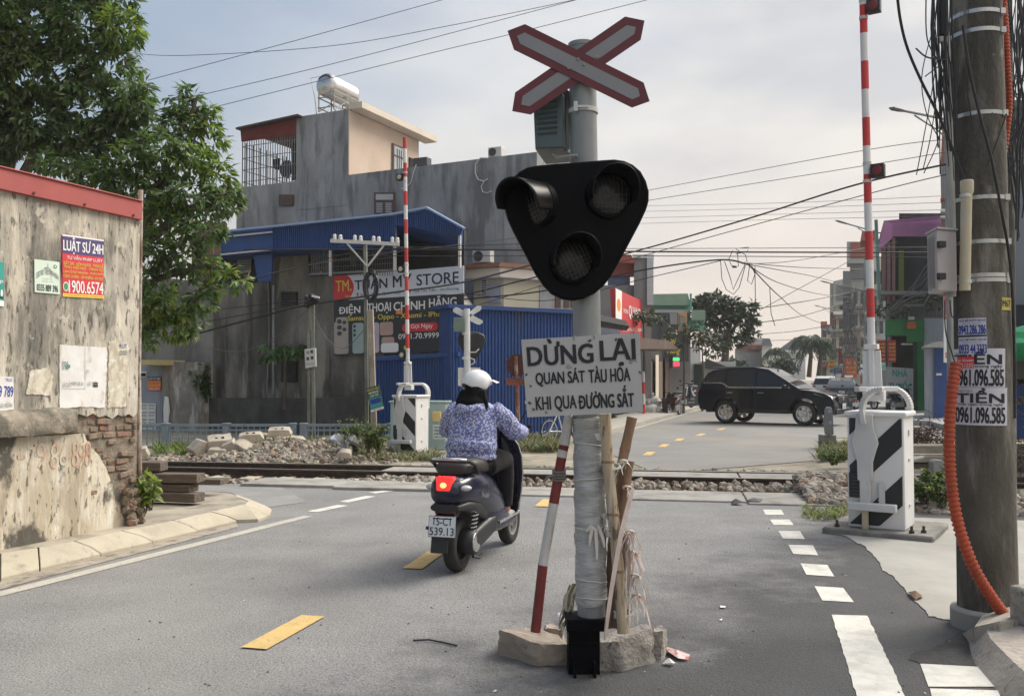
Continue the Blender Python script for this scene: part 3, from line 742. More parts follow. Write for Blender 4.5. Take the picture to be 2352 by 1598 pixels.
def tree(name,label,trunk,limbs,clumps,n_per,ln,wd,wts,seed,rleaf=8,droop=.5,group=None,lm=LM,cat='tree'):
 """clumps: (center, (rx, ry, rz)) with rosettes mostly near each clump's shell"""
 rnd=random.Random(seed);t=thing(name,label,cat,trunk[0][0],group=group)
 mb=MB();mb.tube([p for p,_ in trunk],[r for _,r in trunk],10)
 mb.build('trunk',M_bark,t)
 if limbs:
  mb=MB()
  for L in limbs:mb.tube([p for p,_ in L],[r for _,r in L],7)
  for c,r in clumps:
   b=min((p for L in limbs+[trunk]for p,_ in L),key=lambda q:(q-c).length)
   mb.tube([b,b.lerp(c,.5)+V((rnd.uniform(-.15,.15),rnd.uniform(-.15,.15),.1)),c],[.035,.025,.012],5)
  mb.build('limbs',M_bark,t)
 mb=MB()
 for c,r in clumps:
  k=max(6,int(n_per*(r[0]*r[1]*r[2])**(2/3)))
  w=rnd.choice(wts)
  for _ in range(k):
   q=V((rnd.gauss(0,1),rnd.gauss(0,1),rnd.gauss(0,1))).normalized()*rnd.uniform(.35,1.08)**.6
   p=c+V((q.x*r[0],q.y*r[1],q.z*r[2]))
   rosette(mb,p,V((q.x,q.y,q.z+.25)),rleaf,ln,wd,w,rnd,droop)
 mb.build('crown',lm,t,flat=True,recalc=False)
 return t
def PX(px,py,Y,rx,rz,ry=None):
 s=Y/F;return(at(px,py,Y),(rx*s,(ry if ry else(rx+rz)/2*s),rz*s))
dk,md,lt=(0,0,0,1,3),(0,1,1,1,3),(1,1,2,2,0)
Y=13.0
cl1=[PX(60,60,Y,120,70),PX(190,60,Y,90,60),PX(275,55,Y-.3,48,60),PX(255,150,Y,65,60),PX(120,160,Y,110,70),PX(20,180,Y,90,80),PX(200,240,Y,85,60),PX(290,235,Y,55,45),PX(70,290,Y,110,60),PX(180,320,Y,90,50),PX(310,215,Y-.4,40,40),PX(-60,100,Y,120,140),PX(-80,290,Y,130,100),PX(60,-60,Y,200,80),PX(230,-30,Y,80,50),PX(320,290,Y+.2,50,35),PX(262,300,Y,60,40)]
base=V((-8.6,14.2,0))
tr1=[(base,.24),(base+V((.2,-.2,1.6)),.2),(base+V((.5,-.5,3.2)),.17),(at(60,230,13.2),.11)]
lim1=[[(base+V((.3,-.3,2.5)),.12),(at(80,345,13.1),.07),(at(200,330,13),.05),(at(290,250,13),.03)],[(tr1[2][0],.11),(at(150,230,13),.06),(at(240,110,13),.03)],[(tr1[2][0],.11),(at(-30,150,13),.07),(at(30,20,13),.03)]]
tree('broadleaf_tree','tall dark leafy tree filling the top left corner behind the plaster wall',tr1,lim1,cl1,520,.155,.054,[dk,md,md,dk,lt],21)
Y=12.4
cl2=[PX(430,235,Y+.6,45,35),PX(470,275,Y+.6,40,35),PX(410,290,Y+.5,50,40),PX(480,320,Y+.6,35,30),PX(360,350,Y,60,45),PX(300,370,Y,60,40),PX(430,370,Y+.2,60,45),PX(500,400,Y+.2,40,40),PX(250,400,Y,60,35),PX(350,430,Y,70,45),PX(440,450,Y,70,45),PX(515,460,Y,45,38),PX(390,510,Y,65,45),PX(470,520,Y-.2,45,42),PX(360,570,Y-.2,45,45),PX(430,590,Y-.2,55,40),PX(475,620,Y-.2,35,26),PX(535,635,Y-.3,42,20),PX(360,650,Y-.2,45,38),PX(385,700,Y-.3,65,36),PX(455,690,Y-.3,35,26),PX(400,745,Y-.3,50,30),PX(345,775,Y-.3,28,26),PX(440,735,Y-.3,30,20),PX(200,395,Y+.1,60,24),PX(130,375,Y+.2,60,24),PX(488,660,Y-.3,16,12)]
base=V((-6.6,13.6,0))
tr2=[(base,.17),(base+V((.2,-.3,1.5)),.14),(at(330,560,12.7),.10),(at(350,430,12.5),.06)]
lim2=[[(base+V((.2,-.3,1.6)),.09),(at(360,640,12.3),.05),(at(470,610,12.2),.03),(at(560,645,12.1),.012)],[(tr2[2][0],.08),(at(430,480,12.4),.05),(at(510,450,12.4),.02)],[(tr2[2][0],.08),(at(390,350,12.7),.05),(at(440,260,12.9),.02)],[(tr2[1][0],.08),(at(380,720,12.1),.04),(at(450,700,12.1),.015)],[(tr2[2][0],.06),(at(250,410,12.5),.03),(at(120,380,12.6),.015)]]
tree('spreading_tree','yellow-green drooping tree hanging over the lane right of the plaster wall',tr2,lim2,cl2,540,.15,.05,[md,lt,lt,md],22)
# weeds at the wall corner
def weed(name,label,c,h,sp,n,seed,ln=.1,wd=.045,w=lt,stems=6,lm=LM,cat='plant',group=None):
 rnd=random.Random(seed);t=thing(name,label,cat,c,group=group);ms,ml=MB(),MB()
 for k in range(stems):
  tip=V(c)+V((rnd.uniform(-sp,sp),rnd.uniform(-sp,sp)*.7,h*rnd.uniform(.6,1)))
  mid=V(c).lerp(tip,.5)+V((rnd.uniform(-.03,.03),0,.04));ms.tube([V(c)+V((rnd.uniform(-.04,.04),rnd.uniform(-.04,.04),0)),mid,tip],[.008,.006,.003],5)
  for j in range(max(2,n//stems)):
   g=rnd.uniform(.25,1);p=V(c).lerp(mid,g*2)if g<.5 else mid.lerp(tip,g*2-1)
   rosette(ml,p,V((rnd.uniform(-1,1),rnd.uniform(-1,1),.4)),3,ln,wd,w,rnd,.2)
 ms.build('stems',M_bark,t);ml.build('leaves',lm,t,flat=True,recalc=False);return t
weed('corner_weed','yellow-green leafy weed growing at the broken brick corner',at(338,1172,8.7),.36,.12,70,31,.11,.045,(2,2,2,3),8)
# buildings beyond the tracks on the left
def ZB(x,y):return(480+x/2.871,150+y/2.871)
def ZC(x,y):return(480+x/2.871,500+y/2.871)
W_=Pl((-3.77,24.3),(-11.5,28.0))
GB=Pl((0.67,26.0),(-8.98,30.6))
def wall_poly(mb,pl,pts,thick,off=0.0,m=0):
 mb.prism(pl.pts(pts,off),pl.back(thick),m)
def box_on(mb,pl,x0,y0,x1,y1,thick,off=0.0,m=0):wall_poly(mb,pl,[(x0,y1),(x1,y1),(x1,y0),(x0,y0)],thick,off,m)
def ground_of(pl,px,z=-.1,off=0.0):q=pl.at(px,870,off);return V((q.x,q.y,z))
def px_of(p):
 x,y,z=p.x,p.y,p.z-H
 zz=y*cos(PIT)+z*sin(PIT);yy=-y*sin(PIT)+z*cos(PIT)
 return(CX+F*x/zz,CY-F*yy/zz)
def to_ground(pl,pts,off=0.0):
 """close a polygon given by its upper outline (left to right) down to the ground"""
 return[ground_of(pl,pts[0][0],off=off)]+pl.pts(pts,off)+[ground_of(pl,pts[-1][0],off=off)]
M_gry1=mat('grey cement render',(.25,.26,.26),rough=.92,var=.18,scale=.7,bump=.15,bscale=12,det=8,stains=(((.36,.37,.37),1.3,.5,.62,(1,1,.35),.7),((.11,.115,.115),1.7,.50,.60,(1,1,.22),.75),((.07,.072,.07),3.5,.56,.68,(1,1,.12),.55)))
M_old=mat('black mouldy concrete',(.19,.176,.15),rough=.95,var=.3,scale=1.2,bump=.3,bscale=14,det=9,stains=(((.055,.052,.046),.8,.46,.60,(1,1,.35),.85),((.33,.31,.26),1.5,.53,.63,(1,1,.2),.75),((.03,.03,.028),2.6,.55,.66,(1,1,.10),.7)))
M_old2=mat('sooty low wall',(.06,.058,.052),rough=.95,var=.4,scale=2,bump=.4,bscale=14,stains=(((.14,.13,.115),2,.54,.7,(1,1,.25),.6),))
M_beige=mat('beige painted render',(.56,.44,.345),rough=.85,var=.07,scale=1.2,stains=(((.44,.33,.25),1.2,.52,.7,(1,1,.5),.5),))
M_bei2=mat('cream trim',(.62,.54,.44),rough=.8,var=.06,scale=2)
M_blue=mat('blue coated steel',(.017,.058,.205),rough=.55,var=.12,scale=1.3,stains=(((.035,.075,.17),1.2,.48,.7,(1,1,.2),.6),((.09,.075,.06),2.5,.6,.72,(1,1,.25),.45)))
M_blueL=mat('blue roof edge light',(.30,.40,.60),rough=.5,var=.05)
M_redr=mat('red roof sheet',(.22,.05,.04),rough=.7,var=.15,scale=2)
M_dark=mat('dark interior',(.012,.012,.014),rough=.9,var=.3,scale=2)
M_steel=mat('thin steel bars',(.20,.19,.18),rough=.6,var=.1)
M_wpaint=mat('white painted metal',(.66,.66,.64),rough=.5,var=.05,scale=4,stains=(((.45,.42,.38),5,.58,.72,(1,1,.5),.5),))
M_brown=mat('brown window wood',(.10,.055,.04),rough=.6,var=.15)
M_glass=mat('dull glass',(.13,.15,.16),rough=.15,var=.1,scale=1,spec=.8)
M_frost=mat('frosted glass',(.40,.42,.43),rough=.35,var=.1,scale=2)
M_inox=mat('stainless steel',(.62,.61,.58),rough=.28,var=.05,metal=.85,scale=3)
M_ac=mat('off white plastic',(.52,.52,.49),rough=.55,var=.08,scale=4)
M_acd=mat('dark fan grille',(.05,.05,.055),rough=.6,var=.1)
M_pipe=mat('pale pipe',(.55,.54,.50),rough=.5,var=.05)
# grey three-storey house
gh=thing('grey_house','tall grey cement house with a beige rooftop room and a red roofed cage terrace','house',ground_of(GB,900))
mb=MB();wall_poly(mb,GB,[],0)if 0 else None
P=to_ground(GB,[(543,432),(800,402),(1233,349)]);mb.prism(P,GB.back(5));mb.build('wall',M_gry1,gh)
Ct=GB.at(800,256,-.02);hz=Ct.z
c800=ground_of(GB,800,7.2);bk=GB.back(1)
mb=MB();L0,L1=GB.at(681,268,.012),GB.at(799.5,252,.012);zt=(L0.z+L1.z)/2
P=[V((L0.x,L0.y,7.0)),V((L0.x,L0.y,zt)),V((L1.x,L1.y,zt)),V((L1.x,L1.y,7.0))]
mb.prism(P,GB.back(4.3));mb.build('stair_tower',M_gry1,gh)
a=V((L1.x,L1.y,0))-GB.n*.02;u=GB.u if GB.u.x>0 else-GB.u
BE=lambda s,z,o=.03:a+bk*s+u*o+UP*z
mb=MB();mb.prism([BE(0,7.3,.0),BE(4.2,7.3,.0),BE(4.2,zt-.02,.0),BE(0,zt-.02,.0)],u*.03);mb.build('beige_wall',M_beige,gh)
mb=MB();mb.prism([BE(.02,zt+.002,.5),BE(4.75,zt+.002,.5),BE(4.75,zt+.2,.5),BE(.02,zt+.2,.5)],u*-.52);mb.build('roof_slab',M_bei2,gh)
mb=MB();mb.prism([BE(2.45,7.75,.03),BE(3.2,7.75,.03),BE(3.2,9.55,.03),BE(2.45,9.55,.03)],u*.05);fr=mb.build('window',M_brown,gh)
mb=MB();mb.prism([BE(2.53,7.82,.08),BE(3.12,7.82,.08),BE(3.12,9.48,.08),BE(2.53,9.48,.08)],u*.02);mb.build('pane',M_frost,fr)
mb=MB()
for s in(2.7,2.83,2.96):mb.bar(BE(s,7.82,.11),BE(s,9.4,.11),.02)
mb.bar(BE(2.53,9.15,.11),BE(3.12,9.15,.11),.03);mb.build('window_bars',M_brown,fr)
mb=MB();mb.prism([BE(3.55,7.75,.03),BE(3.85,7.75,.03),BE(3.85,9.3,.03),BE(3.55,9.3,.03)],u*.04);mb.build('narrow_window',M_dark,gh)
# small openings in the long wall
for nm,x0,y0,x1,y1,kind in(('vent_window',640,447,674,473,0),('window',859,442,906,492,1)):
 mb=MB();box_on(mb,GB,x0,y0,x1,y1,.05,.05);w0=mb.build(nm,M_brown,gh)
 mb=MB()
 if kind==0:
  for k in range(6):box_on(mb,GB,x0+3,y0+3+k*3.6,x1-3,y0+5+k*3.6,.02,.07)
  mb.build('slats',mat('grey brown slats',(.12,.09,.075),rough=.7,var=.1),w0)
 else:
  box_on(mb,GB,x0+4,y0+4,x1-4,y0+17,.02,.065);mb.build('fanlight',M_frost,w0)
  for sx in(0,1):
   mb=MB()
   for k in range(6):box_on(mb,GB,x0+5+sx*21,y0+24+k*4,x0+19+sx*21,y0+26+k*4,.02,.07)
   mb.build('shutter',M_frost,w0)
# rooftop terrace cage
mb=MB();F1,F2,F3,F4=(GB.at(*q)for q in((553,302),(680,274),(680,309),(555,326)))
mb.prism([F1,F2,F3,F4],GB.back(.03));n=44
for k in range(n):
 g=(k+.5)/n;mb.bar(F4.lerp(F3,g)+GB.n*.012,F1.lerp(F2,g)+GB.n*.012,.035,.025)
mb.build('red_fascia',M_redr,gh)
mb=MB();R1,R2=GB.at(541,297,.25),GB.at(683,266,.25)
mb.prism([R1,R2,R2+UP*.06,R1+UP*.06],GB.back(4.4));mb.build('terrace_roof',mat('rusty dark roof',(.08,.05,.045),rough=.9,var=.3),gh)
mb=MB();b0,b1=GB.at(556,431,-.03),GB.at(681,417,-.03);t0,t1=F4+GB.n*-.05,F3+GB.n*-.05
zb_=min(b0.z,b1.z)
for side in range(2):
 for k in range(24):
  g=k/23
  if side==0:p,q=b0.lerp(b1,g),t0.lerp(t1,g)
  else:p=b0+GB.back(4.0*g);q=t0+GB.back(4.0*g)
  mb.bar(V((q.x,q.y,zb_)),q,.025)
for k in range(4):
 g=.12+k*.26
 mb.bar(b0.lerp(t0,g),b1.lerp(t1,g),.02);mb.bar(b0.lerp(t0,g),b0.lerp(t0,g)+GB.back(4),.02);mb.bar(b0.lerp(t0,g)+GB.back(4),b1.lerp(t1,g)+GB.back(4),.02)
for k in range(14):p=b0.lerp(b1,k/13)+GB.back(4);mb.bar(V((p.x,p.y,zb_)),V((p.x,p.y,t0.z)),.025)
mb.build('terrace_cage',M_steel,gh)
for nm,lb,pts,m in(('hanging_bundle','small black bundle hanging in the rooftop cage',((628,366),(640,364),(641,386),(634,390),(627,384)),(.01,.01,.02)),('hanging_shirt','dark blue shirt drying in the rooftop cage',((648,371),(664,368),(667,392),(661,410),(646,404),(642,390)),(.03,.05,.10)),('hanging_cloth','black cloth drying beside the tower wall in the rooftop cage',((668,330),(679,328),(679,412),(670,414)),(.015,.016,.018))):
 mb=MB();mb.prism(GB.pts(pts,-.5),GB.back(.08));tag(mb.build(nm,mat(nm,m,rough=.95,var=.3)),lb,'laundry','laundry in the rooftop cage')
# water tank on its stand
tank=thing('water_tank','shiny stainless steel water tank lying on a thin frame on the highest roof','tank',at(765,256,30))
A,B=at(748,195,29.6),at(792,205.5,30.6);ax=(B-A).normalized();ax.z=0;ax.normalize();ln=1.45;rd=.38
mb=MB();mb.lathe([(0,-.12),(rd*.5,-.10),(rd*.85,-.05),(rd,.02)]+[(rd+(.012 if k%2 else 0),.1+k*(ln-.2)/9)for k in range(10)]+[(rd,ln-.02),(rd*.85,ln+.05),(rd*.5,ln+.10),(0,ln+.12)],A,ax,28);mb.build('tank',M_inox,tank)
mb=MB();sx=ax.cross(UP)
tm=lambda u_,v_:A+ax*.25+sx*(-(rd+.02)*cos((v_-.2)*1.4))*1+UP*((rd+.02)*sin((v_-.2)*1.4+.5))+ax*(u_*.9)
mb.lathe([(rd*.87,-.052),(rd*.72,-.08)],A+ax*-.004,ax,10,x=UP,a0=-.9,a1=.9);mb.build('dark_badge',M_acd,tank)
mb=MB();zr=zt+.2
zl=A.z-rd+.03
for s in(.05,.75,1.4):
 for e in(-.3,.3):p=A+ax*s+sx*e;mb.bar(V((p.x,p.y,zr)),V((p.x,p.y,A.z+(.05 if s>.1 else-.1))),.035)
for zz in(zr+.12,zr+.45):
 for e in(-.3,.3):p=A+sx*e;mb.bar(V((p.x,p.y,zz)),V((p.x,p.y,zz))+ax*1.45,.03)
 for s in(.05,1.4):p=A+ax*s;mb.bar(V((p.x,p.y,zz))-sx*.3,V((p.x,p.y,zz))+sx*.3,.03)
for e in(-.3,.3):p=A+sx*e;mb.bar(V((p.x,p.y,zr))+ax*.05,V((p.x,p.y,zr+.45))+ax*.75,.025);mb.bar(V((p.x,p.y,zr))+ax*1.4,V((p.x,p.y,zr+.45))+ax*.75,.025)
mb.build('stand',mat('rusty cream frame',(.34,.31,.26),rough=.7,var=.3,scale=8),tank)
mb=MB();mb.tube([at(727,262,30),at(723,225,30),at(714,180,30),at(748,174,30)],.014,6);mb.build('feed_pipe',M_pipe,tank)
# air conditioners
def ac_unit(label,p0,wd,hh,dp,rz,fan=True,m=None):
 t=thing('air_conditioner',label,'air conditioner',p0,rz,'outdoor air conditioner units');q=MB();q.box((0,0,hh/2),(wd,dp,hh));q.build('casing',m or M_ac,t,local=True,bevel=.02)
 if fan:
  q=MB();q.lathe([(.0,.0),(hh*.36,.0),(hh*.40,.015),(hh*.40,-.02)],(-wd*.16,-dp/2-.004,hh/2),(0,-1,0),20);q.build('fan_grille',M_acd,t,local=True)
 q=MB();q.box((-wd*.35,0,-.03),(.05,dp,.06));q.box((wd*.35,0,-.03),(.05,dp,.06));q.build('brackets',M_steel,t,local=True)
 return t
rzg=atan2(GB.u.y,GB.u.x)if GB.u.x>0 else atan2(-GB.u.y,-GB.u.x)
ac_unit('dark air conditioner behind the parapet next to the beige room',GB.at(970,383,-.6),.5,.26,.3,rzg,False,mat('dark unit',(.06,.065,.065),rough=.6,var=.1))
ac_unit('pale air conditioner poking above the long grey parapet',GB.at(1141,363,-.4),.44,.3,.3,rzg,True)
mb=MB();mb.tube([GB.at(*ZB(*q),.05)for q in((1840,612),(1790,612),(1758,650),(1755,710),(1775,755),(1810,765),(1838,750))],.018,6);mb.tube([GB.at(*ZB(*q),.05)for q in((1815,765),(1795,800),(1805,835),(1835,842),(1862,830))],.014,6)
tag(mb.build('drain_hose',M_pipe),'pale looping hose hanging on the long grey wall','hose')
mb=MB();mb.tube([GB.at(*q,.04)for q in((956,378),(950,395),(944,420),(930,432),(922,434))],.018,6)
tag(mb.build('white_hose',M_pipe),'short white hose hanging behind the striped barrier arm','hose')
# blue canopy with its caged balcony, over the old wall
oh=thing('old_house','black mouldy old house wall with louvred vents and a blue canopy above','house',ground_of(W_,700))
mb=MB();mb.prism(to_ground(W_,[(486,654),(622,646),(624.5,579),(707,575),(711,634),(767,634),(990,626),(1040,700)]),W_.back(1.2));mb.build('wall',M_old,oh,flat=True)
for x0,y0,x1,y1 in((646,670,683,701),(646,829,683,877)):
 mb=MB();box_on(mb,W_,x0,y0,x1,y1,.03,.03);v=mb.build('vent',M_dark,oh)
 mb=MB()
 k=0
 while y0+3+k*5<y1:
  A1,A2=W_.at(x0+2,y0+2+k*5,.03),W_.at(x1-2,y0+2+k*5,.03);mb.prism([A1,A2,A2+W_.n*.05-UP*.035,A1+W_.n*.05-UP*.035],UP*.012);k+=1
 mb.build('louvres',M_old2,v)
mb=MB();wall_poly(mb,W_,[(625,655),(629,655),(629,905),(625,905)],.05,.05);mb.tube(W_.pts([(616,648),(618,760),(613,905)],.04),.02,6);mb.build('downpipe',M_gry1,oh)
mb=MB();off=.9
mb.prism(to_ground(W_,[(456,914),(760,914),(850,914)],.35),W_.back(.3));tag(mb.build('boundary_wall',M_old2,flat=True),'low sooty boundary wall along the foot of the old house','wall')
mb=MB()
top=[(506,533),(900,494),(981,480),(1063,524),(1057,541),(909,517),(907,562),(625,578),(507,588)]
dv=ray(1064,HZ);dv=V((dv.x,dv.y,0)).normalized();mb.prism(W_.pts(top,off),dv*2.6)
for k in range(62):
 x=628+k*4.5
 if x<905:mb.bar(W_.at(x,519-(x-625)*.0925,off+.012),W_.at(x,578-(x-625)*.057,off+.012),.035,.03)
for k in range(28):
 x=912+k*5.3;yt=492-(x-900)*.165 if x<981 else 480+(x-981)*.537
 mb.bar(W_.at(x,yt+2,off+.012),W_.at(x,517+(x-909)*.16,off+.012),.035,.03)
mb.build('canopy',M_blue,oh)
mb=MB();E=W_.pts([(500,533),(904,492),(981,477)],off+.1)
for p,q in zip(E,E[1:]):mb.bar(p,q,.12,.05)
E2=W_.pts([(981,477),(1066,524)],off+.1);mb.bar(E2[0],E2[1],.12,.04);mb.build('canopy_edge',M_blueL,oh)
mb=MB()
for q in(((506,545),(625,533)),((506,585),(625,573))):
 mb=MB();mb.bar(W_.at(*q[0],off+.08),W_.at(*q[1],off+.08),.04);mb.build('white_rail',M_pipe,oh)
for x,y0,y1 in((907,514,622),(1056,540,615),(759,568,634)):
 mb=MB();mb.bar(W_.at(x,y0,off-.1),W_.at(x,y1,off-.1),.06);mb.build('canopy_post',M_pipe,oh)
mb=MB();wall_poly(mb,W_,[(582,586),(625,582),(623,645),(592,648)],.05,off-.15);mb.build('blue_panel',M_blue,oh)
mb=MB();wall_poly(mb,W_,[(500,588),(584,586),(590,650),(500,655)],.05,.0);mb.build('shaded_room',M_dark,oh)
mb=MB()
for k in range(9):wall_poly(mb,W_,[(545,590+k*4),(577,588.6+k*4),(577,591+k*4),(545,592.4+k*4)],.02,.1)
mb.build('blind',mat('grey blind',(.22,.22,.20),rough=.8,var=.1),oh)
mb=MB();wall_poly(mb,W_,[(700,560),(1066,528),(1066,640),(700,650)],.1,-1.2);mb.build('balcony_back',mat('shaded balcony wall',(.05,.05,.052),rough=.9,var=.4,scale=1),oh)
mb=MB()
for k in range(34):
 x=716+k*5.6;mb.bar(W_.at(x,574,.12),W_.at(x,633,.12),.012)
for y in(585,600,612,627):mb.bar(W_.at(712,y+4,.12),W_.at(905,y-8,.12),.018)
for k in range(9):x=716+k*4.5;mb.bar(W_.at(x,575,.6),W_.at(x,632,.6),.014)
mb.bar(W_.at(711,630,.6),W_.at(905,620,.6),.05);mb.build('balcony_cage',mat('grey balcony bars',(.16,.16,.155),rough=.6,var=.2),oh)
for nm,c,lb,q in(('red_basin',(.35,.05,.03),'red basin behind the balcony bars',(768,594,14,9)),('blue_basin',(.03,.06,.25),'blue basin behind the balcony bars',(772,612,18,9)),('purple_bag',(.20,.17,.45),'small purple bag on the balcony ledge',(724,613,9,6)),('pink_bundle',(.55,.38,.33),'pale pink bundle on the balcony ledge',(737,627,11,8)),('green_cloth',(.13,.17,.13),'grey green cloth drying behind the balcony bars',(812,598,20,26))):
 c0=W_.at(q[0],q[1],-.25);s=c0.y/F
 mb=MB();mb.lathe([(0,-q[3]*.5*s),(q[2]*.32*s,-q[3]*.5*s),(q[2]*.5*s,q[3]*.4*s),(q[2]*.46*s,q[3]*.5*s),(0,q[3]*.35*s)],c0,(0,0,1),14)
 tag(mb.build(nm,mat(nm,c,rough=.7,var=.15)),lb,nm.split('_')[1])
# brick wall stub behind the tree
mb=MB();wall_poly(mb,W_,[(440,650),(506,650),(506,511),(440,516)],.3,-1.0);tag(mb.build('brick_gable',mat('far brickwork',(.24,.10,.07),rough=.95,var=.2,brick=dict(w=.22,h=.075,ms=.012,mortar=(.2,.17,.15)))),'small red brick gable between the tree and the blue canopy','wall')
# shop banner and phone board
bn=W_.pts([(767,691),(1065,672.5),(1065,610),(766,634.5)],.10)
t,f=sheet('shop_banner','white shop banner with a red round corner and big navy letters on the old wall','banner',bn,mat('banner cloth',(.60,.64,.70),rough=.6,var=.06,scale=1.5),.02)
mb=MB();nv=1
mb.poly([f(0,0),f(.12,0)]+[f(.12+.045*sin(pi*k/12),k/12)for k in range(1,12)]+[f(.11,1),f(0,1)],4)
g2=lambda u_,v_:f(u_,v_)+f.n*.004
text(mb,'TM.',g2,.018,.36,.145,.80,7,.015);text(mb,'Store',g2,.095,.10,.15,.22,7)
for s_,u0,u1 in(('TUẤN',.175,.43),('MỸ',.475,.615),('STORE',.655,.965)):text(mb,s_,g2,u0,.38,u1,.98 if s_!='STORE' else .80,12,.022)
for s_,u0,u1 in(('25 Đò Hến - Quán Toan',.215,.535),('258 Tân Tiến - An Dương',.63,.965)):text(mb,s_,g2,u0,.10,u1,.26,12)
for u0 in(.195,.605):discm(mb,g2,u0,.22,.009,.05,4);mb.poly([g2(u0-.007,.2),g2(u0+.007,.2),g2(u0,.08)],4)
mb.build('printing',PM+[mat('navy ink',(.012,.016,.05),rough=.6,var=0)],t,flat=True,recalc=False)
bd=thing('phone_billboard','black billboard with phones, yellow lettering and a red call button under the banner','billboard',W_.at(900,812,.1))
mb=MB();mb.prism(W_.pts([(768,816),(1037,807),(1037,702),(1065,700),(1065,674),(767,692)],.09),W_.back(.03));mb.build('panel',mat('black billboard print',(.022,.022,.026),rough=.5,var=.2,scale=.7),bd)
f=quadmap(*W_.pts([(768,816),(1037,807),(1037,676),(767,692)],.09),off=.004)
mb=MB()
for s_,u0,u1,v0,v1 in(('ĐIỆN',.045,.235,.725,.93),('THOẠI',.30,.50,.725,.93),('CHÍNH',.525,.785,.765,.96),('HÃNG',.82,1.04,.79,.985)):text(mb,s_,f,u0,v0,u1,v1,3,.025)
text(mb,'Samsung - Oppo - Xiaomi - IPhone',f,.125,.595,.98,.715,7,.015)
rr_=[f(.625+.02*cos(a)*1.5 if a>pi/2 and a<1.5*pi else .86+.03*cos(a),.45+.075*sin(a))for a in[2*pi*k/24 for k in range(24)]]
mb.poly(rr_,4);g2=lambda u_,v_:f(u_,v_)+f.n*.003
text(mb,'Gọi Ngay',g2,.67,.41,.85,.51,3,.01);text(mb,'0931.70.9999',g2,.565,.25,.90,.345,3,.01)
text(mb,'G',g2,.955,.40,.995,.56,7,.02,.3);text(mb,'P',g2,.965,.22,.995,.36,7,.02,.3)
rectm(mb,g2,.545,.70,.60,.765,5)
discm(mb,g2,.625,.095,.017,.04,7);mb.poly([g2(.915,.20),g2(.955,.16),g2(.965,.20),g2(.935,.23)],4)
mb.build('lettering',PM,bd,flat=True,recalc=False)
M_ph=[mat('beige phone',(.36,.32,.28),rough=.4,var=.1,scale=2),mat('sage phone',(.30,.38,.37),rough=.4,var=.1,scale=2),mat('lilac phone',(.50,.42,.50),rough=.4,var=.1,scale=2),mat('rose phone',(.45,.30,.25),rough=.4,var=.1,scale=2),M_wt,M_acd]
mb=MB()
def rrect(u0,v0,u1,v1,m,o=.003,r=.02):
 P=[]
 for cx,cy,a0 in((u1-r,v1-r*2,0),(u0+r,v1-r*2,pi/2),(u0+r,v0+r*2,pi),(u1-r,v0+r*2,1.5*pi)):
  for k in range(4):a=a0+k*pi/6;P.append(f(cx+r*cos(a),cy+2*r*sin(a))+f.n*o)
 mb.poly(P,m)
rrect(.0,.02,.13,.62,0,.003);rrect(.018,.33,.125,.70,0,.005)
for v in(.62,.51,.40):discm(mb,lambda a_,b_:f(a_,b_)+f.n*.008,.05,v,.022,.042,5,14);
discm(mb,lambda a_,b_:f(a_,b_)+f.n*.008,.095,.60,.018,.035,5,14);discm(mb,lambda a_,b_:f(a_,b_)+f.n*.008,.095,.47,.018,.035,5,14)
rrect(.165,.02,.265,.58,1)
for v in(.52,.44,.36):discm(mb,lambda a_,b_:f(a_,b_)+f.n*.006,.185,v,.012,.03,5,12)
rrect(.33,.02,.40,.57,2)
for v in(.50,.42):discm(mb,lambda a_,b_:f(a_,b_)+f.n*.006,.345,v,.010,.028,5,12)
rrect(.405,.33,.52,.57,3);rrect(.42,.02,.53,.30,3);rrect(.455,.02,.565,.13,4,.005);rrect(.415,.02,.565,.19,4,.006)
mb.build('phone_pictures',M_ph,bd,flat=True,recalc=False)
# blue shed
S_=Pl((-1.51,22.8),(1.83,25.0))
sh=thing('blue_shed','blue corrugated steel shed below the billboard and behind the rider','shed',ground_of(S_,1150))
mb=MB()
def corr(mb,pl,x0,x1,yt,off,step,m=0,depth=.03,zb=-.1):
 x=x0
 while x<x1:
  xe=min(x+step,x1)
  a_,b_,c_,d_=x,x+(xe-x)*.3,x+(xe-x)*.5,x+(xe-x)*.8
  pr=[(a_,0),(b_,0),(c_,depth),(d_,depth),(xe,0)]
  for(p,o1),(q,o2)in zip(pr,pr[1:]):
   A_,B_=pl.at(p,yt(p),off+o1),pl.at(q,yt(q),off+o2);mb.quad(V((A_.x,A_.y,zb)),V((B_.x,B_.y,zb)),B_,A_,m)
  x=xe
yt=lambda x:701+(x-1037)*.045
corr(mb,S_,1037,1372,yt,0,7.5)
p=S_.at(1037,701);mb.prism([V((p.x,p.y,-.1)),p,p+S_.back(3),V((p.x,p.y,-.1))+S_.back(3)],-S_.u*.02 if S_.u.x>0 else S_.u*.02)
mb.build('corrugated_wall',M_blue,sh,flat=True)
mb=MB();mb.prism(S_.pts([(1030,707),(1376,723),(1376,714),(1030,698)],.12),S_.back(4));mb.build('roof_edge',M_blue,sh)
mb=MB();corr(mb,W_,861,1040,lambda x:822-(x-861)*.01,.22,6.5)
mb.build('side_sheets',M_blue,sh,flat=True)
mb=MB();mb.prism(W_.pts([(858,829),(1052,818),(1052,808),(858,818)],.30),W_.back(.16));mb.build('awning_strip',M_blue,sh)
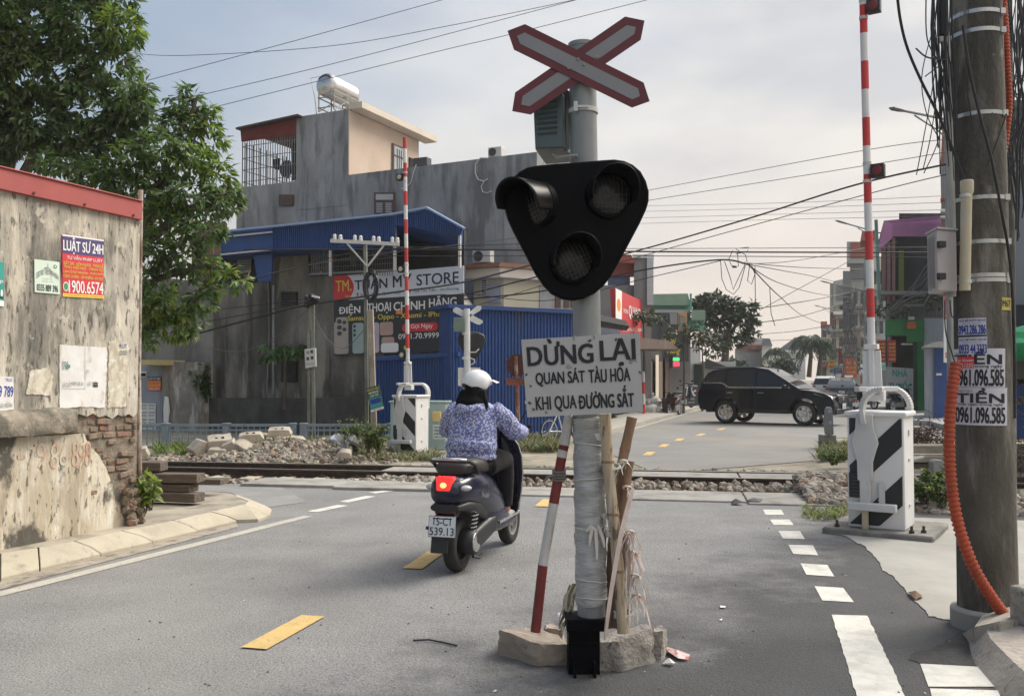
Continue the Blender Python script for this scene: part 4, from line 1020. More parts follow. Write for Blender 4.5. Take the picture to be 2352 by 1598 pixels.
# cream building with roof cornice
M_crm=mat('cream painted wall',(.60,.53,.36),rough=.85,var=.06,scale=1.5,stains=(((.46,.40,.27),1.5,.55,.72,(1,1,.3),.5),))
cb=thing('cream_building','low cream building with a brown roof moulding behind the blue shed','building',at(1157,960,25.6))
C0=at(1157,870,25.2);C0.z=0;uw=(W_.u if W_.u.x<0 else-W_.u);us=(S_.u if S_.u.x>0 else-S_.u)
PLa,PLb=Pl(C0,C0+uw),Pl(C0,C0+us)
zc=PLa.at(1157,640).z;ztop=PLa.at(1157,608).z
A0,A1=ground_of(PLa,1088),ground_of(PLb,1345)
foot=[V((A0.x,A0.y,0)),C0,V((A1.x,A1.y,0)),V((A1.x,A1.y,0))+V((-1,3,0)),V((A0.x,A0.y,0))+V((1,3,0))]
mb=MB();mb.prism([q+UP*-.1 for q in foot],UP*(zc+.1));mb.build('wall',M_crm,cb)
ctr=sum(foot,V())/5
def ring(s_):return[ctr+(q-ctr)*s_ for q in foot]
mb=MB();mb.prism([q+UP*(zc+.001)for q in ring(1.16)],UP*(ztop-zc-.1));mb.build('cornice',M_bei2,cb,bevel=.02)
mb=MB();mb.prism([q+UP*(ztop-.1+.002)for q in ring(1.20)],UP*.07);mb.prism([q+UP*(ztop-.028)for q in ring(1.14)],UP*.06);mb.build('brown_moulding',mat('brown roof moulding',(.26,.13,.085),rough=.7,var=.12),cb)
mb=MB();box_on(mb,PLa,1104,641,1119,680,.04,.05)
for k in range(7):box_on(mb,PLa,1106,644+k*5,1117,646.5+k*5,.02,.06,1)
mb.build('lattice_vent',[M_wpaint,M_acd],cb)
mb=MB();box_on(mb,PLa,1121,652,1150,695,.05,.04);mb.build('meter_panel',mat('lilac grey panel',(.42,.42,.46),rough=.6,var=.05),cb)
mb=MB();wall_poly(mb,PLb,[(1240,655),(1335,668),(1335,712),(1240,712)],.03,.03);mb.build('grey_wall_panel',mat('grey panel',(.36,.34,.31),rough=.8,var=.1),cb)
for x in(1276,1296,1312):
 mb=MB();box_on(mb,PLb,x,676,x+12,706,.03,.06);mb.build('shutter',M_brown,cb)
ac_unit('white air conditioner with a round fan on the cream roof',PLa.at(1110,606,.1)+UP*.02,.56,.36,.26,atan2(-uw.y,-uw.x),True)
# pale house at the far left of the yard
lh=thing('pale_house','pale blue grey house front with a peeling pillar at the left behind the tree','house',ground_of(W_,380,off=1))
M_lgr=mat('pale blue grey render',(.30,.335,.37),rough=.9,var=.12,scale=1.4,stains=(((.16,.17,.18),2,.5,.68,(1,1,.25),.6),))
M_peel=mat('peeling pillar plaster',(.22,.20,.17),rough=.95,var=.3,scale=2,bump=.3,stains=(((.48,.46,.42),2.2,.52,.62,(1,1,.35),.85),((.07,.065,.06),3,.52,.66,(1,1,.2),.7)))
mb=MB();mb.prism(to_ground(W_,[(200,640),(400,640),(490,655)],.1),W_.back(2.2));mb.build('upper_wall',mat('grey streaked wall',(.22,.21,.19),rough=.95,var=.25,scale=1,stains=(((.09,.085,.08),1.2,.48,.65,(1,1,.2),.7),)),lh)
mb=MB();mb.prism(to_ground(W_,[(250,834),(374,834)],.6),W_.back(.45));mb.build('front_wall',M_lgr,lh)
mb=MB();mb.prism(to_ground(W_,[(374,830),(457,832)],.75),W_.back(.55));mb.build('pillar',M_peel,lh)
mb=MB();wall_poly(mb,W_,[(300,838),(364,838),(364,826),(300,826)],1,1.3);mb.build('yellow_ledge',mat('yellow painted ledge',(.50,.40,.18),rough=.8,var=.1),lh)
mb=MB();box_on(mb,W_,319,853,336,866,.03,.62);w0=mb.build('vent_window',M_wpaint,lh);mb=MB();box_on(mb,W_,322,857,334,864,.02,.63);mb.build('pane',M_dark,w0)
t,f=sheet('far_law_poster','small purple and orange lawyer poster on the pale blue grey wall','poster',W_.pts([(339,897),(369,897),(369,865),(339,865)],.64),M_org,.01)
printing(t,f,[('r',0,.72,1,1,6),('r',0,0,1,.25,4),('t','LUẬT SƯ 24H',.04,.75,.96,.98,3,.02),('t','THU HỒI NỢ',.05,.5,.95,.62,4,.02),('t','1900.6574',.05,.04,.95,.22,3,.02)])
t,f=sheet('notice_grid','white sheet of repeated small notices on the pale blue grey wall','poster',W_.pts([(322,992),(357,992),(357,926),(322,926)],.64),M_ppr,.01)
printing(t,f,[it for r_ in range(4)for c_ in range(2)for it in(('r',.05+c_*.5,.16+r_*.25,.45+c_*.5,.20+r_*.25,11),('t','ĐỦ A-Z',.08+c_*.5,.05+r_*.25,.42+c_*.5,.13+r_*.25,1,.02))])
t=thing('hanging_rag','dirty white rag hanging on the peeling pillar','rag',W_.at(380,970,.8));mb=MB();mb.prism(W_.pts([(378,910),(384,912),(387,942),(384,972),(376,968),(375,940)],.82),W_.back(.05));mb.build('cloth',M_ppr,t)
weed('dark_bush','dark green bush growing at the top of the sooty low wall',W_.at(475,925,.45),1.1,.5,260,41,.2,.08,dk,10)
# pale blue railing in two runs
M_fen=mat('pale blue fence paint',(.22,.27,.31),rough=.55,var=.1,scale=3,stains=(((.14,.13,.12),6,.56,.7,(1,1,1),.5),))
def railing(label,x0,x1,yt,Y,posts):
 a_,b_=at(x0,yt,Y),at(x1,yt,Y);zt=a_.z;b_.z=zt;a_.y-=0;t=thing('railing',label,'fence',V((a_.x,a_.y,-.1)))
 ln=(b_-a_).length;d=(b_-a_).normalized()
 for g in posts:p=a_+d*ln*g;q=MB();q.box(V((p.x,p.y,(zt-.1)/2)),(.14,.14,zt+.14));q.box(V((p.x,p.y,zt+.0)),(.17,.17,.03));q.build('post',M_fen,t,bevel=.008)
 q=MB();q.bar(a_-UP*.03,b_-UP*.03,.06);q.bar(a_-UP*.14,b_-UP*.14,.04);q.bar(V((a_.x,a_.y,.0)),V((b_.x,b_.y,.0)),.04);q.build('rails',M_fen,t)
 q=MB();n=int(ln/.13)
 for k in range(n):p=a_+d*(ln*(k+.5)/n);q.bar(V((p.x,p.y,0)),V((p.x,p.y,zt-.03)),.022)
 q.build('balusters',M_fen,t)
railing('pale blue steel railing in front of the old house left of the gap',250,672,973,20.3,(.16,.31,.64,1))
railing('pale blue steel railing right of the gap ending behind the green cabinet',697,900,973,20.3,(0,1))
# far street: shops on the left side
FS=Pl((1.5,27),(18,78));d18=V((.309,.951,0));r18=V((.951,-.309,0))
def ZR(x,y):return(1440+x/3.588,560+y/3.588)
def ZP(x,y):return(1860+x/3.589,360+y/3.589)
def ZQ(x,y):return(1860+x/2.925,700+y/2.925)
M_sw=mat('far sidewalk',(.36,.34,.30),rough=.9,var=.15,scale=1.5)
mb=MB();e0=G(1400,999);e1=G(1619,936)
sl=[e0-r18*.1,e1-r18*.1,e1-r18*.1+d18*60]
mb.prism([V((q.x,q.y,.11))for q in sl]+[V((q.x,q.y,.11))-r18*6 for q in sl[::-1]],V((0,0,-.2)));mb.build('far_sidewalk',M_sw,kind='structure',flat=True)
def facing(Y,rot=0.0):
 u=Matrix.Rotation(rot,3,'Z')@V((1,0,0));return Pl((0,Y),(u.x,Y+u.y))
def slab_house(name,label,cat,pl,parts,thick,group=None):
 """parts: (part name, material, px polygon, thickness, offset)"""
 t=thing(name,label,cat,ground_of(pl,parts[0][2][0][0]),group=group)
 for nm,m,pts,th,off in parts:
  mx_=sum(q[0]for q in pts)/len(pts);xe=min(q[0]for q in pts)if mx_>CX else max(q[0]for q in pts)
  dv=ray(xe,HZ);dv=V((dv.x,dv.y,0)).normalized()
  mb=MB();mb.prism(pl.pts(pts,off),dv*th);mb.build(nm,m,t)
 return t
def rc(x0,y0,x1,y1):return[(x0,y1),(x1,y1),(x1,y0),(x0,y0)]
M_cgr=mat('grey shop render',(.24,.24,.235),rough=.9,var=.12,scale=.6,stains=(((.14,.14,.14),.6,.5,.7,(1,1,.3),.6),))
M_shk=mat('dark shop front',(.035,.03,.027),rough=.9,var=.4,scale=1.2)
M_brn=mat('brown rolling door',(.16,.115,.085),rough=.8,var=.2,scale=2,stretch=(1,1,6))
M_trn=mat('green translucent sheet',(.30,.42,.32),rough=.5,var=.1,scale=1.5,transl=.3)
M_trn2=mat('teal glass sheet',(.10,.33,.26),rough=.4,var=.15,scale=1)
M_wsh=mat('white washed wall',(.55,.55,.53),rough=.85,var=.08,scale=.8)
M_tile=mat('red roof tiles',(.28,.085,.055),rough=.85,var=.2,scale=2)
M_slate=mat('slate roof',(.14,.15,.17),rough=.8,var=.15,scale=1)
P40=facing(38.5,.1)
slab_house('grey_terrace_house','grey house with a red sheet roof and blue window strip right of the signal head','house',P40,[('wall',M_cgr,rc(1330,655,1466,930),4,0),('tower',M_cgr,[(1456,930),(1496,930),(1496,592),(1456,590)],4,.3),('white_coping',M_wpaint,rc(1453,584,1502,592),4.2,.4),('white_pillar',mat('pale concrete',(.42,.44,.45),rough=.85,var=.08),rc(1486,592,1501,700),.5,.45),('window_strip',mat('blue window strip',(.03,.07,.16),rough=.3,var=.2),rc(1396,634,1447,655),.2,-.2),('red_wall',M_redr,rc(1380,603,1457,634),.4,0),('red_roof',M_tile,[(1385,603),(1459,604),(1449,585),(1375,584)],.4,.5)],4)
t=thing('shop_sign','large red shop sign with white letters and a white logo strip above the dark shops','sign',FS.at(1450,775))
sp=[(1420,792),(1487,782),(1489,698),(1413,662)]
mb=MB();mb.prism(FS.pts(sp,.2),FS.back(.2));mb.build('sheet',mat('red sign sheet',(.55,.04,.045),rough=.5,var=.08,scale=.5),t)
f=quadmap(*FS.pts([(1413,792),(1487,782),(1489,698),(1413,662)],.2),off=.02)
printing(t,f,[('r',0,.3,.16,1,0),('d',.08,.72,.05,.12,5),('t','TRỌNG',.2,.58,.34,.68,3,.02),('t','QUANG ANH',.36,.50,.96,.78,3,.03),('t','ĐIỆN NƯỚC - KIM KHÍ',.2,.22,.9,.34,3,.01)])
P30=Pl((1.8,27.5),(5.6,38.7))
slab_house('dark_shop','low dark shop with a brown sheet awning and rolling doors beside the young trees','shop',FS,[('wall',M_shk,[ZR(-300,1400),ZR(560,1330),ZR(560,850),ZR(-300,850)],3,0),('awning',mat('brown sheet awning',(.10,.065,.05),rough=.7,var=.25,scale=1),[(1385,800),(1562,802),(1535,782),(1468,775),(1385,790)],2.5,1.6),('roller_door',M_brn,[(1492,945),(1522,935),(1522,830),(1492,830)],.1,.06),('brown_pillar',M_brown,[(1528,938),(1538,934),(1538,822),(1528,822)],.2,.12),('pale_pillar',M_bei2,[(1506,940),(1513,938),(1513,815),(1506,815)],.2,.2)],3)
slab_house('dark_lean_to','dark tin lean-to roof sticking out behind the signal pole','shed',FS,[('roof',M_acd,[(1374,736),(1446,749),(1438,736),(1376,722)],3,1.4),('wall',mat('dark blue boards',(.04,.05,.08),rough=.8,var=.4,scale=4,stretch=(3,3,.2)),rc(1330,740,1425,950),2,.4)],2)
P45=facing(46,.15)
slab_house('green_roof_house','two-tier house front with pale green translucent sheets and glass','house',P45,[('wall',M_cgr,rc(1466,700,1586,930),4,0),('upper_sheet',M_trn,[(1462,701),(1586,701),(1580,674),(1463,676)],3,.8),('glass_band',M_trn2,rc(1490,701,1586,712),.2,.3),('side_post',M_trn2,rc(1584,674,1589,712),.3,.9),('lower_sheet',M_trn,rc(1588,712,1620,735),2,.8),('lower_glass',M_trn2,rc(1560,735,1618,760),.2,.4),('pale_band',M_wsh,rc(1492,711,1582,718),.3,.6)],4)
t=thing('salon_board','dark shop board with a grey panel and an amber picture frame beside the green house','sign',P45.at(1550,800,.9))
for nm,m,pts,o in(('board',M_acd,rc(1517,718,1582,830),1.0),('grey_panel',mat('grey print',''),[(1540,745),(1556,745),(1556,719),(1538,719)],1.05),('amber_frame',mat('amber frame',(.50,.28,.10),rough=.6,var=.1),rc(1558,718,1578,760),1.05),('frame_picture',mat('grey picture',(.22,.21,.19),rough=.7,var=.3,scale=2),[(1561,757),(1575,757),(1575,727),(1561,723)],1.1)):
 mb=MB();mb.prism(P45.pts(pts,o),P45.back(.08));mb.build(nm,m,t)
f=quadmap(*P45.pts([(1522,812),(1562,812),(1562,772),(1522,772)],1.0),off=.02)
printing(t,f,[('t','Hải',.05,.5,.75,.95,7,.02,.3),('t','Hùng',.25,-.1,1.0,.35,7,.02,.3)])
t=thing('led_sign','lit LED shop sign, green above red','sign',FS.at(1553,845,1))
mb=MB();mb.prism(FS.pts(rc(1545,817,1562,845),1.3),FS.back(.15));mb.build('case',M_acd,t)
mb=MB();mb.prism(FS.pts(rc(1547,822,1560,828),1.32),FS.back(.02));mb.build('green_light',mat('green led',(.02,.3,.05),emit=(.05,1,.15),es=1.6,var=0),t)
mb=MB();mb.prism(FS.pts([(1548,841),(1560,841),(1561,836),(1559,831),(1549,831),(1547,836)],1.32),FS.back(.02));mb.build('red_light',mat('red led',(.4,.01,.02),emit=(1,.02,.06),es=1.6,var=0),t)
P48=facing(47,.2)
slab_house('pale_shop','pale shop front with a white box sign and a dark rolling shutter','shop',P48,[('wall',M_wsh,rc(1536,830,1690,932),3,0),('lilac_banner',mat('lilac banner',(.38,.40,.56),rough=.7,var=.15,scale=1),rc(1557,821,1580,864),.05,.1),('box_sign',M_wpaint,[(1579,836),(1609,832),(1609,797),(1579,800)],.5,.8),('shutter',mat('dark green shutter',(.03,.06,.055),rough=.7,var=.2,scale=2),rc(1594,836,1612,930),.1,.1),('tin_awning',M_acd,[(1620,846),(1690,850),(1640,830),(1620,822)],2,1.2)],3)
t=thing('barber_board','black standing board with white barber lettering beside the parked motorbikes','sign',at(1585,935,40))
q=[at(1568,932,40),at(1600,932,40.4),at(1603,882,40.4),at(1570,879,40)]
mb=MB();mb.prism(q,V((0,.1,0)));mb.build('panel',M_acd,t);f=quadmap(*q,off=.02)
printing(t,f,[('r',.05,.9,.95,.93,3),('t','Tóc',.12,.45,.88,.85,3,.02,.2),('t','NAM NỮ',.35,.28,.8,.38,3),('t','CẮT GỘI',.35,.12,.8,.22,3)])
# bags of scrap and small things on the sidewalk
M_sack=mat('white plastic sack',(.50,.49,.46),rough=.6,var=.15,scale=6,stains=(((.20,.13,.11),4,.54,.66,(1,1,1),.6),))
for k,(x,y,r,lb)in enumerate(((1488,945,.42,'white scrap sack lowest in the heap by the red and white trunk'),(1507,948,.36,'small pale sack at the right of the heap by the red and white trunk'),(1497,928,.46,'greenish white sack on top of the heap by the red and white trunk'),(1552,940,.22,'low white bag on the sidewalk near the motorbikes'))):
 c=at(x,y,38.2+.3*k);rnd=random.Random(k);ph=[rnd.uniform(0,6)for _ in range(4)]
 mb=MB();mb.ell(c,(r,r*.8,r*.75),16,10,fn=lambda q:1+.13*sin(q.x*5+ph[0])+.12*sin(q.z*6+ph[1])+.1*sin(q.y*7+ph[2]));mb.lathe([(.04,0),(.09,.12),(.05,.2)],c+UP*r*.65,(0.2,0,1),8)
 tag(mb.build('scrap_sack',M_sack),lb,'sack')
mb=MB();mb.lathe([(0,0),(.2,0),(.24,.6),(.22,.62),(.0,.5)],at(1533,948,38.3),(0,0,1),14);tag(mb.build('black_bin',M_acd),'black tub standing between the sacks and the motorbikes','bin')
# trees along the far street
rnd0=random.Random(77)
LMf=[mat('far dark leaf',(.028,.05,.026),rough=.6,var=.2,transl=.15),mat('far mid leaf',(.05,.085,.035),rough=.6,var=.2,transl=.2),mat('far brown leaf',(.10,.085,.04),rough=.6,var=.2,transl=.2),LM[3]]
def street_tree(label,x,yb,Y,layers,band=False,seed=1):
 b=at(x,yb,Y);b.z=0;tp=at(x,layers[0][1]-6,Y)
 t=tree('young_street_tree',label,[(b,.06),(b.lerp(tp,.5)+V((.03,0,0)),.05),(tp,.02)],[],[PX(l[0],l[1],Y,l[2],l[3])for l in layers],110,.26,.11,[(0,1,1),(0,0,1,2),(1,1,2)],seed,6,.1,'young trees along the far sidewalk',LMf)
 if band:
  for k,m in enumerate((M_red,M_wpaint,M_red,M_wpaint)):
   mb=MB();mb.cyl(b+UP*(.02+k*.45),b+UP*(.45+k*.45),.075,.072,10);mb.build('painted_band',m,t)
street_tree('young layered tree with a red and white painted trunk below the red sign',1478,955,37,[(1478,727,50,7),(1462,735,30,5),(1500,738,28,6),(1478,718,28,5)],True,5)
street_tree('young layered tree standing beside the black barber board',1570,948,39.5,[(1560,762,42,8),(1600,768,40,9),(1590,750,32,7),(1575,785,46,7),(1620,780,30,8)],False,6)
street_tree('young layered tree in front of the white box sign',1613,945,42.5,[(1625,800,38,8),(1648,790,30,8),(1615,785,32,7),(1640,815,28,7),(1655,770,22,8)],False,7)
Yb=58
tree('bushy_street_tree','big dark bushy tree rising over the shops behind the black car',[(at(1660,935,Yb),.3),(at(1665,830,Yb),.25),(at(1670,760,Yb),.18)],[[(at(1668,800,Yb),.15),(at(1620,720,Yb),.06)],[(at(1668,780,Yb),.15),(at(1710,720,Yb),.06)]],[PX(x,y,Yb,a,b)for x,y,a,b in((1612,695,28,16),(1640,690,32,15),(1675,700,30,14),(1710,708,28,14),(1620,722,34,16),(1660,725,38,18),(1700,735,34,14),(1730,732,20,9),(1640,755,34,16),(1690,765,28,12),(1725,768,22,8),(1660,785,26,12),(1700,785,18,7),(1610,705,14,20))],95,.42,.2,[(0,0,0,1),(0,1,1)],8,6,.15,None,LMf)
for k,(lb,x,y,Y,cl,sd)in enumerate((('low green tree behind the roof of the black car',1790,866,95,[(1775,845,18,12),(1795,838,18,13),(1812,850,14,12),(1785,858,22,8)],9),('greyish low shrub left of the far houses',1690,866,75,[(1675,845,26,8),(1700,850,26,8),(1725,855,18,7)],10))):
 tree('low_tree',lb,[(at(x,y+12,Y),.2),(at(x,y-20,Y),.1)],[],[PX(a,b,Y,c,d)for a,b,c,d in cl],30,.8,.4,[(0,1),(0,0,1)],sd,6,.1,None,LMf)
def palm(label,x,y0,y1,Y,n,seed):
 rnd=random.Random(seed);b,tp=at(x,y0,Y),at(x,y1,Y);t=thing('palm_tree',label,'palm',b,group='palms at the far end of the street')
 mb=MB();mb.tube([b,b.lerp(tp,.6)+V((.2,0,0)),tp],[.25,.2,.16],8);mb.build('trunk',M_bark,t);mb=MB()
 for k in range(n):
  a=2*pi*k/n+rnd.uniform(-.2,.2);e=rnd.uniform(.1,1.3);L=rnd.uniform(1.7,2.5);d=V((cos(a),sin(a),0));pts=[]
  for j in range(7):s=j/6;pts.append(tp+d*(L*s*(cos(e)*.6+.4))+UP*(L*(sin(e)*s-1.15*s*s)))
  for p,q in zip(pts,pts[1:]):
   for e2 in(-1,1):
    for h in range(3):
     g=p.lerp(q,h/3);leaf(mb,g,(q-p).normalized()*.6+d.cross(UP)*e2*.8-UP*.5,.75,.1,rnd.choice((0,1)),rnd)
 mb.build('fronds',LMf,t,flat=True,recalc=False)
palm('tall grey green palm left of the right hand house row',1858,866,778,88,26,3)
palm('second palm nearer to the house row at the far end of the street',1880,868,785,84,24,4)
palm('small dark palm in front of the gabled house',1782,862,806,100,14,6)
# houses closing the street
P110=facing(118,.0);P105=facing(112,0)
slab_house('red_roofed_house','distant white house with stacked red tiled roofs left of the gabled one','house',P110,[('wall',M_wsh,rc(1688,800,1755,870),8,0),('upper_wall',M_wsh,rc(1716,776,1752,805),6,.5),('roof',M_tile,[(1690,803),(1722,803),(1718,790),(1694,791)],6,1),('upper_roof',M_tile,[(1713,785),(1734,785),(1734,774),(1716,774)],5,1),('middle_roof',M_tile,[(1722,802),(1752,802),(1748,792),(1724,792)],3,2),('grey_front',M_cgr,rc(1712,808,1756,870),3,1.5)],8)
slab_house('slate_roofed_house','narrow pale house with a slate roof between the red roofs and the gabled house','house',P105,[('wall',M_wsh,rc(1750,792,1772,868),6,0),('roof',M_slate,[(1748,793),(1774,793),(1768,777),(1752,777)],6,.6),('lower_wall',M_bei2,rc(1752,820,1776,868),2,1.2),('balcony',M_wpaint,rc(1751,818,1774,824),1.2,1.4)],6)
slab_house('gabled_house','pale gabled house with a steep slate roof closing the end of the street','house',P105,[('wall',M_wsh,rc(1791,806,1850,872),9,0),('gable',M_slate,[(1783,806),(1826,775),(1858,802),(1856,806)],9,.8),('eave',M_wpaint,rc(1786,804,1856,808),9,1.0)]+[('window',M_slate,rc(x,y,x+8,y+13),.1,.06)for x,y in((1797,814),(1831,812),(1831,838))],9)
mb=MB();mb.prism(P110.pts([(1838,792),(1845,772),(1852,790)],0),P110.back(4));tag(mb.build('roof_ridge',M_tile),'small red roof tip behind the gabled house','roof')
# right side of the far street
RF=Pl((16.4,36),(16.4+.309*60,36+.951*60))
def rhouse(label,x0,x1,ytop,wall_m,Y,extra=(),name='row_house',rot=0.0):
 pl=facing(Y,rot);t=slab_house(name,label,'house',pl,[('wall',wall_m,rc(x0,ytop,x1,945),7,0)]+[(n,m,q,th,o)for n,m,q,th,o in extra],7,'narrow houses along the right side of the far street');return t
M_hg=mat('pale grey house',(.34,.35,.34),rough=.9,var=.12,scale=.5);M_hc=mat('cream house',(.50,.46,.38),rough=.9,var=.1,scale=.5);M_hd=mat('dark slab house',(.16,.165,.17),rough=.9,var=.15,scale=.5)
def facade(x0,x1,y0,y1,rows,cols,m1,m2,o=.06):
 """window openings with ledges as parts of a house front"""
 L=[];w_,h_=(x1-x0)/cols,(y1-y0)/rows
 for r_ in range(rows):
  for c_ in range(cols):
   a,b=x0+w_*(c_+.22),y0+h_*(r_+.25);L.append(('window',m1,rc(a,b,a+w_*.56,b+h_*.5),.1,o));L.append(('window_hood',m2,rc(a-w_*.08,b-h_*.1,a+w_*.64,b-h_*.03),.5,o+.4))
  L.append(('balcony',m2,rc(x0,y0+h_*(r_+.86),x1,y0+h_*(r_+.97)),.8,o+.6))
 return L
M_wd=mat('dark window',(.03,.035,.04),rough=.2,var=.3);M_bge=mat('weathered beige front',(.36,.31,.24),rough=.9,var=.15,scale=.5,stains=(((.2,.17,.13),.6,.5,.7,(1,1,.3),.6),));M_tl=mat('pale teal front',(.28,.36,.35),rough=.85,var=.12,scale=.5)
rhouse('farthest small dark house in the right hand row next to the palms',1886,1912,745,M_hd,112,[('roof',M_tile,rc(1885,738,1900,748),6,.3),('front',M_bge,rc(1898,768,1914,900),2,.6),('awning',M_redr,rc(1886,835,1912,842),1,1.4)]+facade(1888,1912,752,832,3,2,M_wd,M_hg))
rhouse('pale narrow house with an oval opening under its roof terrace',1906,1945,650,M_hc,92,[('tower',M_hg,[(1914,700),(1940,700),(1940,640),(1914,646)],3,.4),('red_panel',M_redr,rc(1908,718,1914,745),.2,.3),('shaded_balcony',M_hd,rc(1922,655,1938,690),.3,.5),('opening',M_dark,[(1927,707),(1931,711),(1936,711),(1939,707),(1936,702),(1931,702)],.2,.5),('balcony',M_wpaint,rc(1914,715,1945,722),1,1),('blue_awning',M_blue,rc(1906,848,1932,856),1,2)]+facade(1908,1940,725,845,3,2,M_wd,M_hd))
rhouse('tall grey house with tiled roof walls in the middle of the right hand row',1936,1992,640,M_hg,74,[('cap',M_hg,rc(1945,555,1990,604),3,.5),('tiles',M_tile,[(1954,556),(1990,556),(1990,592),(1954,592)],.2,.6),('neck',M_hd,rc(1952,604,1986,640),3,.2),('grey_strip',M_hd,rc(1936,622,1954,760),.6,.5),('cream_front',M_hc,rc(1960,690,1992,800),.4,.7),('yellow_front',M_bge,rc(1936,765,1962,840),.5,.8),('dark_awning',M_acd,[(1930,868),(1972,858),(1972,850),(1936,856)],1.5,2.4),('white_sign',M_wpaint,rc(1974,836,2004,858),.1,1.6),('red_sign',M_redr,rc(1976,862,2002,880),.1,1.6)]+facade(1940,1990,660,760,2,3,M_wd,M_hd,.8)+facade(1938,1992,765,850,2,3,M_wd,M_bge,1.0))
rhouse('house with a red tiled roof top behind the pink roofed one',1984,2034,590,M_tl,62,[('tile_roof',M_tile,[(1976,553),(2014,550),(2010,528),(1980,531)],4,.5),('gable_wall',M_hg,rc(1990,551,2012,592),3,.3),('side_wall',M_hc,rc(2004,590,2026,700),1,.5),('dark_front',M_hd,rc(1990,850,2034,945),1,.5),('red_shop_sign',M_redr,rc(2000,790,2032,806),.3,1),('teal_awning',M_trn2,rc(1992,838,2034,846),1.2,1.6)]+facade(1986,2032,610,780,3,3,M_wd,M_hg,.6))
t=thing('loan_board','orange red hoarding with pale lines beside the row houses','sign',at(1955,870,60));pl=facing(60);mb=MB();mb.prism(pl.pts(rc(1938,822,1968,868)),V((0,.1,0)));mb.build('sheet',mat('faded orange red sheet',(.42,.09,.04),rough=.7,var=.15),t);f=quadmap(*pl.pts(rc(1938,822,1968,868)),off=.02)
printing(t,f,[('t','SỬA CHỮA',.1,.70,.9,.86,7),('t','MÁY GIẶT',.1,.45,.9,.6,7),('t','TỦ LẠNH',.1,.22,.9,.36,7),('r',.05,.02,.7,.14,3)])
# small shop signs crowding the row
for k,(x0,y0,x1,y1,Y,c,lb)in enumerate(((1903,826,1917,846,82,(.50,.36,.06),'small yellow shop sign, farthest in the right hand row'),(1916,846,1934,858,78,(.05,.12,.36),'small wide blue shop sign below the yellow one'),(1926,800,1934,834,76,(.45,.05,.05),'narrow upright red shop sign left of the orange hoarding'),(1941,792,1966,806,66,(.50,.48,.44),'pale wide shop sign above the orange hoarding'),(1969,800,1976,850,64,(.06,.25,.14),'narrow upright green shop sign right of the orange hoarding'),(1980,808,2004,826,58,(.52,.30,.05),'amber shop sign left of the raised boom root'),(1974,884,1996,900,57,(.45,.45,.46),'white shop sign at street level behind the right barrier'),(2006,812,2014,850,56,(.06,.10,.30),'narrow dark blue sign beside the red service sign'))):
 pl=facing(Y);t=thing('shop_sign',lb,'sign',at((x0+x1)/2,y1,Y));mb=MB();mb.prism(pl.pts(rc(x0,y0,x1,y1)),V((0,.15,0)));mb.build('panel',mat('sign panel '+lb.split(' sign')[0],c,rough=.6,var=.15,scale=2),t);mb=MB()
 f=quadmap(*pl.pts(rc(x0,y0,x1,y1)),off=.02)
 for j in range(2 if y1-y0<22 else 4):n_=2 if y1-y0<22 else 4;rectm(mb,f,.15,(j+.3)/n_,.85,(j+.62)/n_,3 if c[0]<.44 else 4)
 mb.build('pale_lines',PM,t,flat=True,recalc=False)
# pharmacy with the pink roof
P49=facing(47,-.15)
M_pink=mat('pink roof sheet',(.58,.24,.46),rough=.55,var=.1,scale=1);M_pgr=mat('green shop paint',(.02,.22,.06),rough=.6,var=.1,scale=1);M_dgr=mat('dark green paint',(.012,.07,.035),rough=.6,var=.1)
ph=slab_house('pharmacy','pharmacy house with a pink corrugated roof, dark balcony and bright green front','shop',P49,[('wall',M_hd,rc(2034,670,2200,950),5,-.4),('roof_gable',M_pink,[(2016,578),(2051,545),(2051,513),(2030,508)],.3,.6),('roof_top',mat('dull pink sheet',(.36,.16,.28),rough=.6,var=.12),[(2016,560),(2030,507),(2160,495),(2165,503),(2051,514),(2035,550)],4,.5),('dark_slab',mat('dark roof slab',(.05,.045,.045),rough=.9,var=.2),rc(2065,490,2165,500),4,-.6),('balcony_back',mat('dark balcony',(.012,.018,.028),rough=.9,var=.5,scale=.7),rc(2024,540,2200,690),.3,-.3),('green_column',mat('olive column',(.14,.20,.02),rough=.6,var=.1),rc(2064,575,2076,668),.2,.1),('green_fascia',M_pgr,rc(2033,732,2123,770),.5,.8),('green_box',M_pgr,rc(2082,735,2123,785),.6,1.1),('green_pillar',M_pgr,[(2108,952),(2123,952),(2122,780),(2107,780)],.5,.9),('dark_pillar',M_dgr,[(2097,950),(2108,952),(2107,780),(2097,780)],.3,.8),('white_wall',mat('white side wall',(.60,.62,.64),rough=.8,var=.06),rc(2122,728,2200,800),.5,.9),('open_shop',M_dark,rc(2040,772,2100,945),.2,.05),('lower_balcony_slab',M_cgr,rc(2022,668,2170,676),1.2,1.0),('glass_door',mat('dim shop glass',(.05,.06,.06),rough=.2,var=.4),rc(2098,800,2108,945),.1,.1),('camera_box',M_wpaint,rc(2086,727,2100,734),.3,1.3),('fluorescent_tube',M_wpaint,rc(2070,788,2096,792),.1,.9)],5)
mb=MB()
for k in range(32):
 x=2052+k*3.5;mb.bar(P49.at(x,512,.66),P49.at(x,543,.66),.07,.05)
mb.build('pink_fascia',M_pink,ph)
mb=MB();mb.prism(P49.pts([(2051,543),(2165,541),(2165,503),(2051,513)],.62),P49.back(.05));mb.build('fascia_sheet',M_pink,ph)
for x,m in((2030,M_brown),(2041,M_brown),(2052,M_brown)):
 mb=MB();mb.bar(P49.at(x,560 if x<2050 else 546,.5),P49.at(x,690,.5),.14);mb.build('balcony_post',mat('pink brown post',(.24,.13,.12),rough=.7,var=.15),ph)
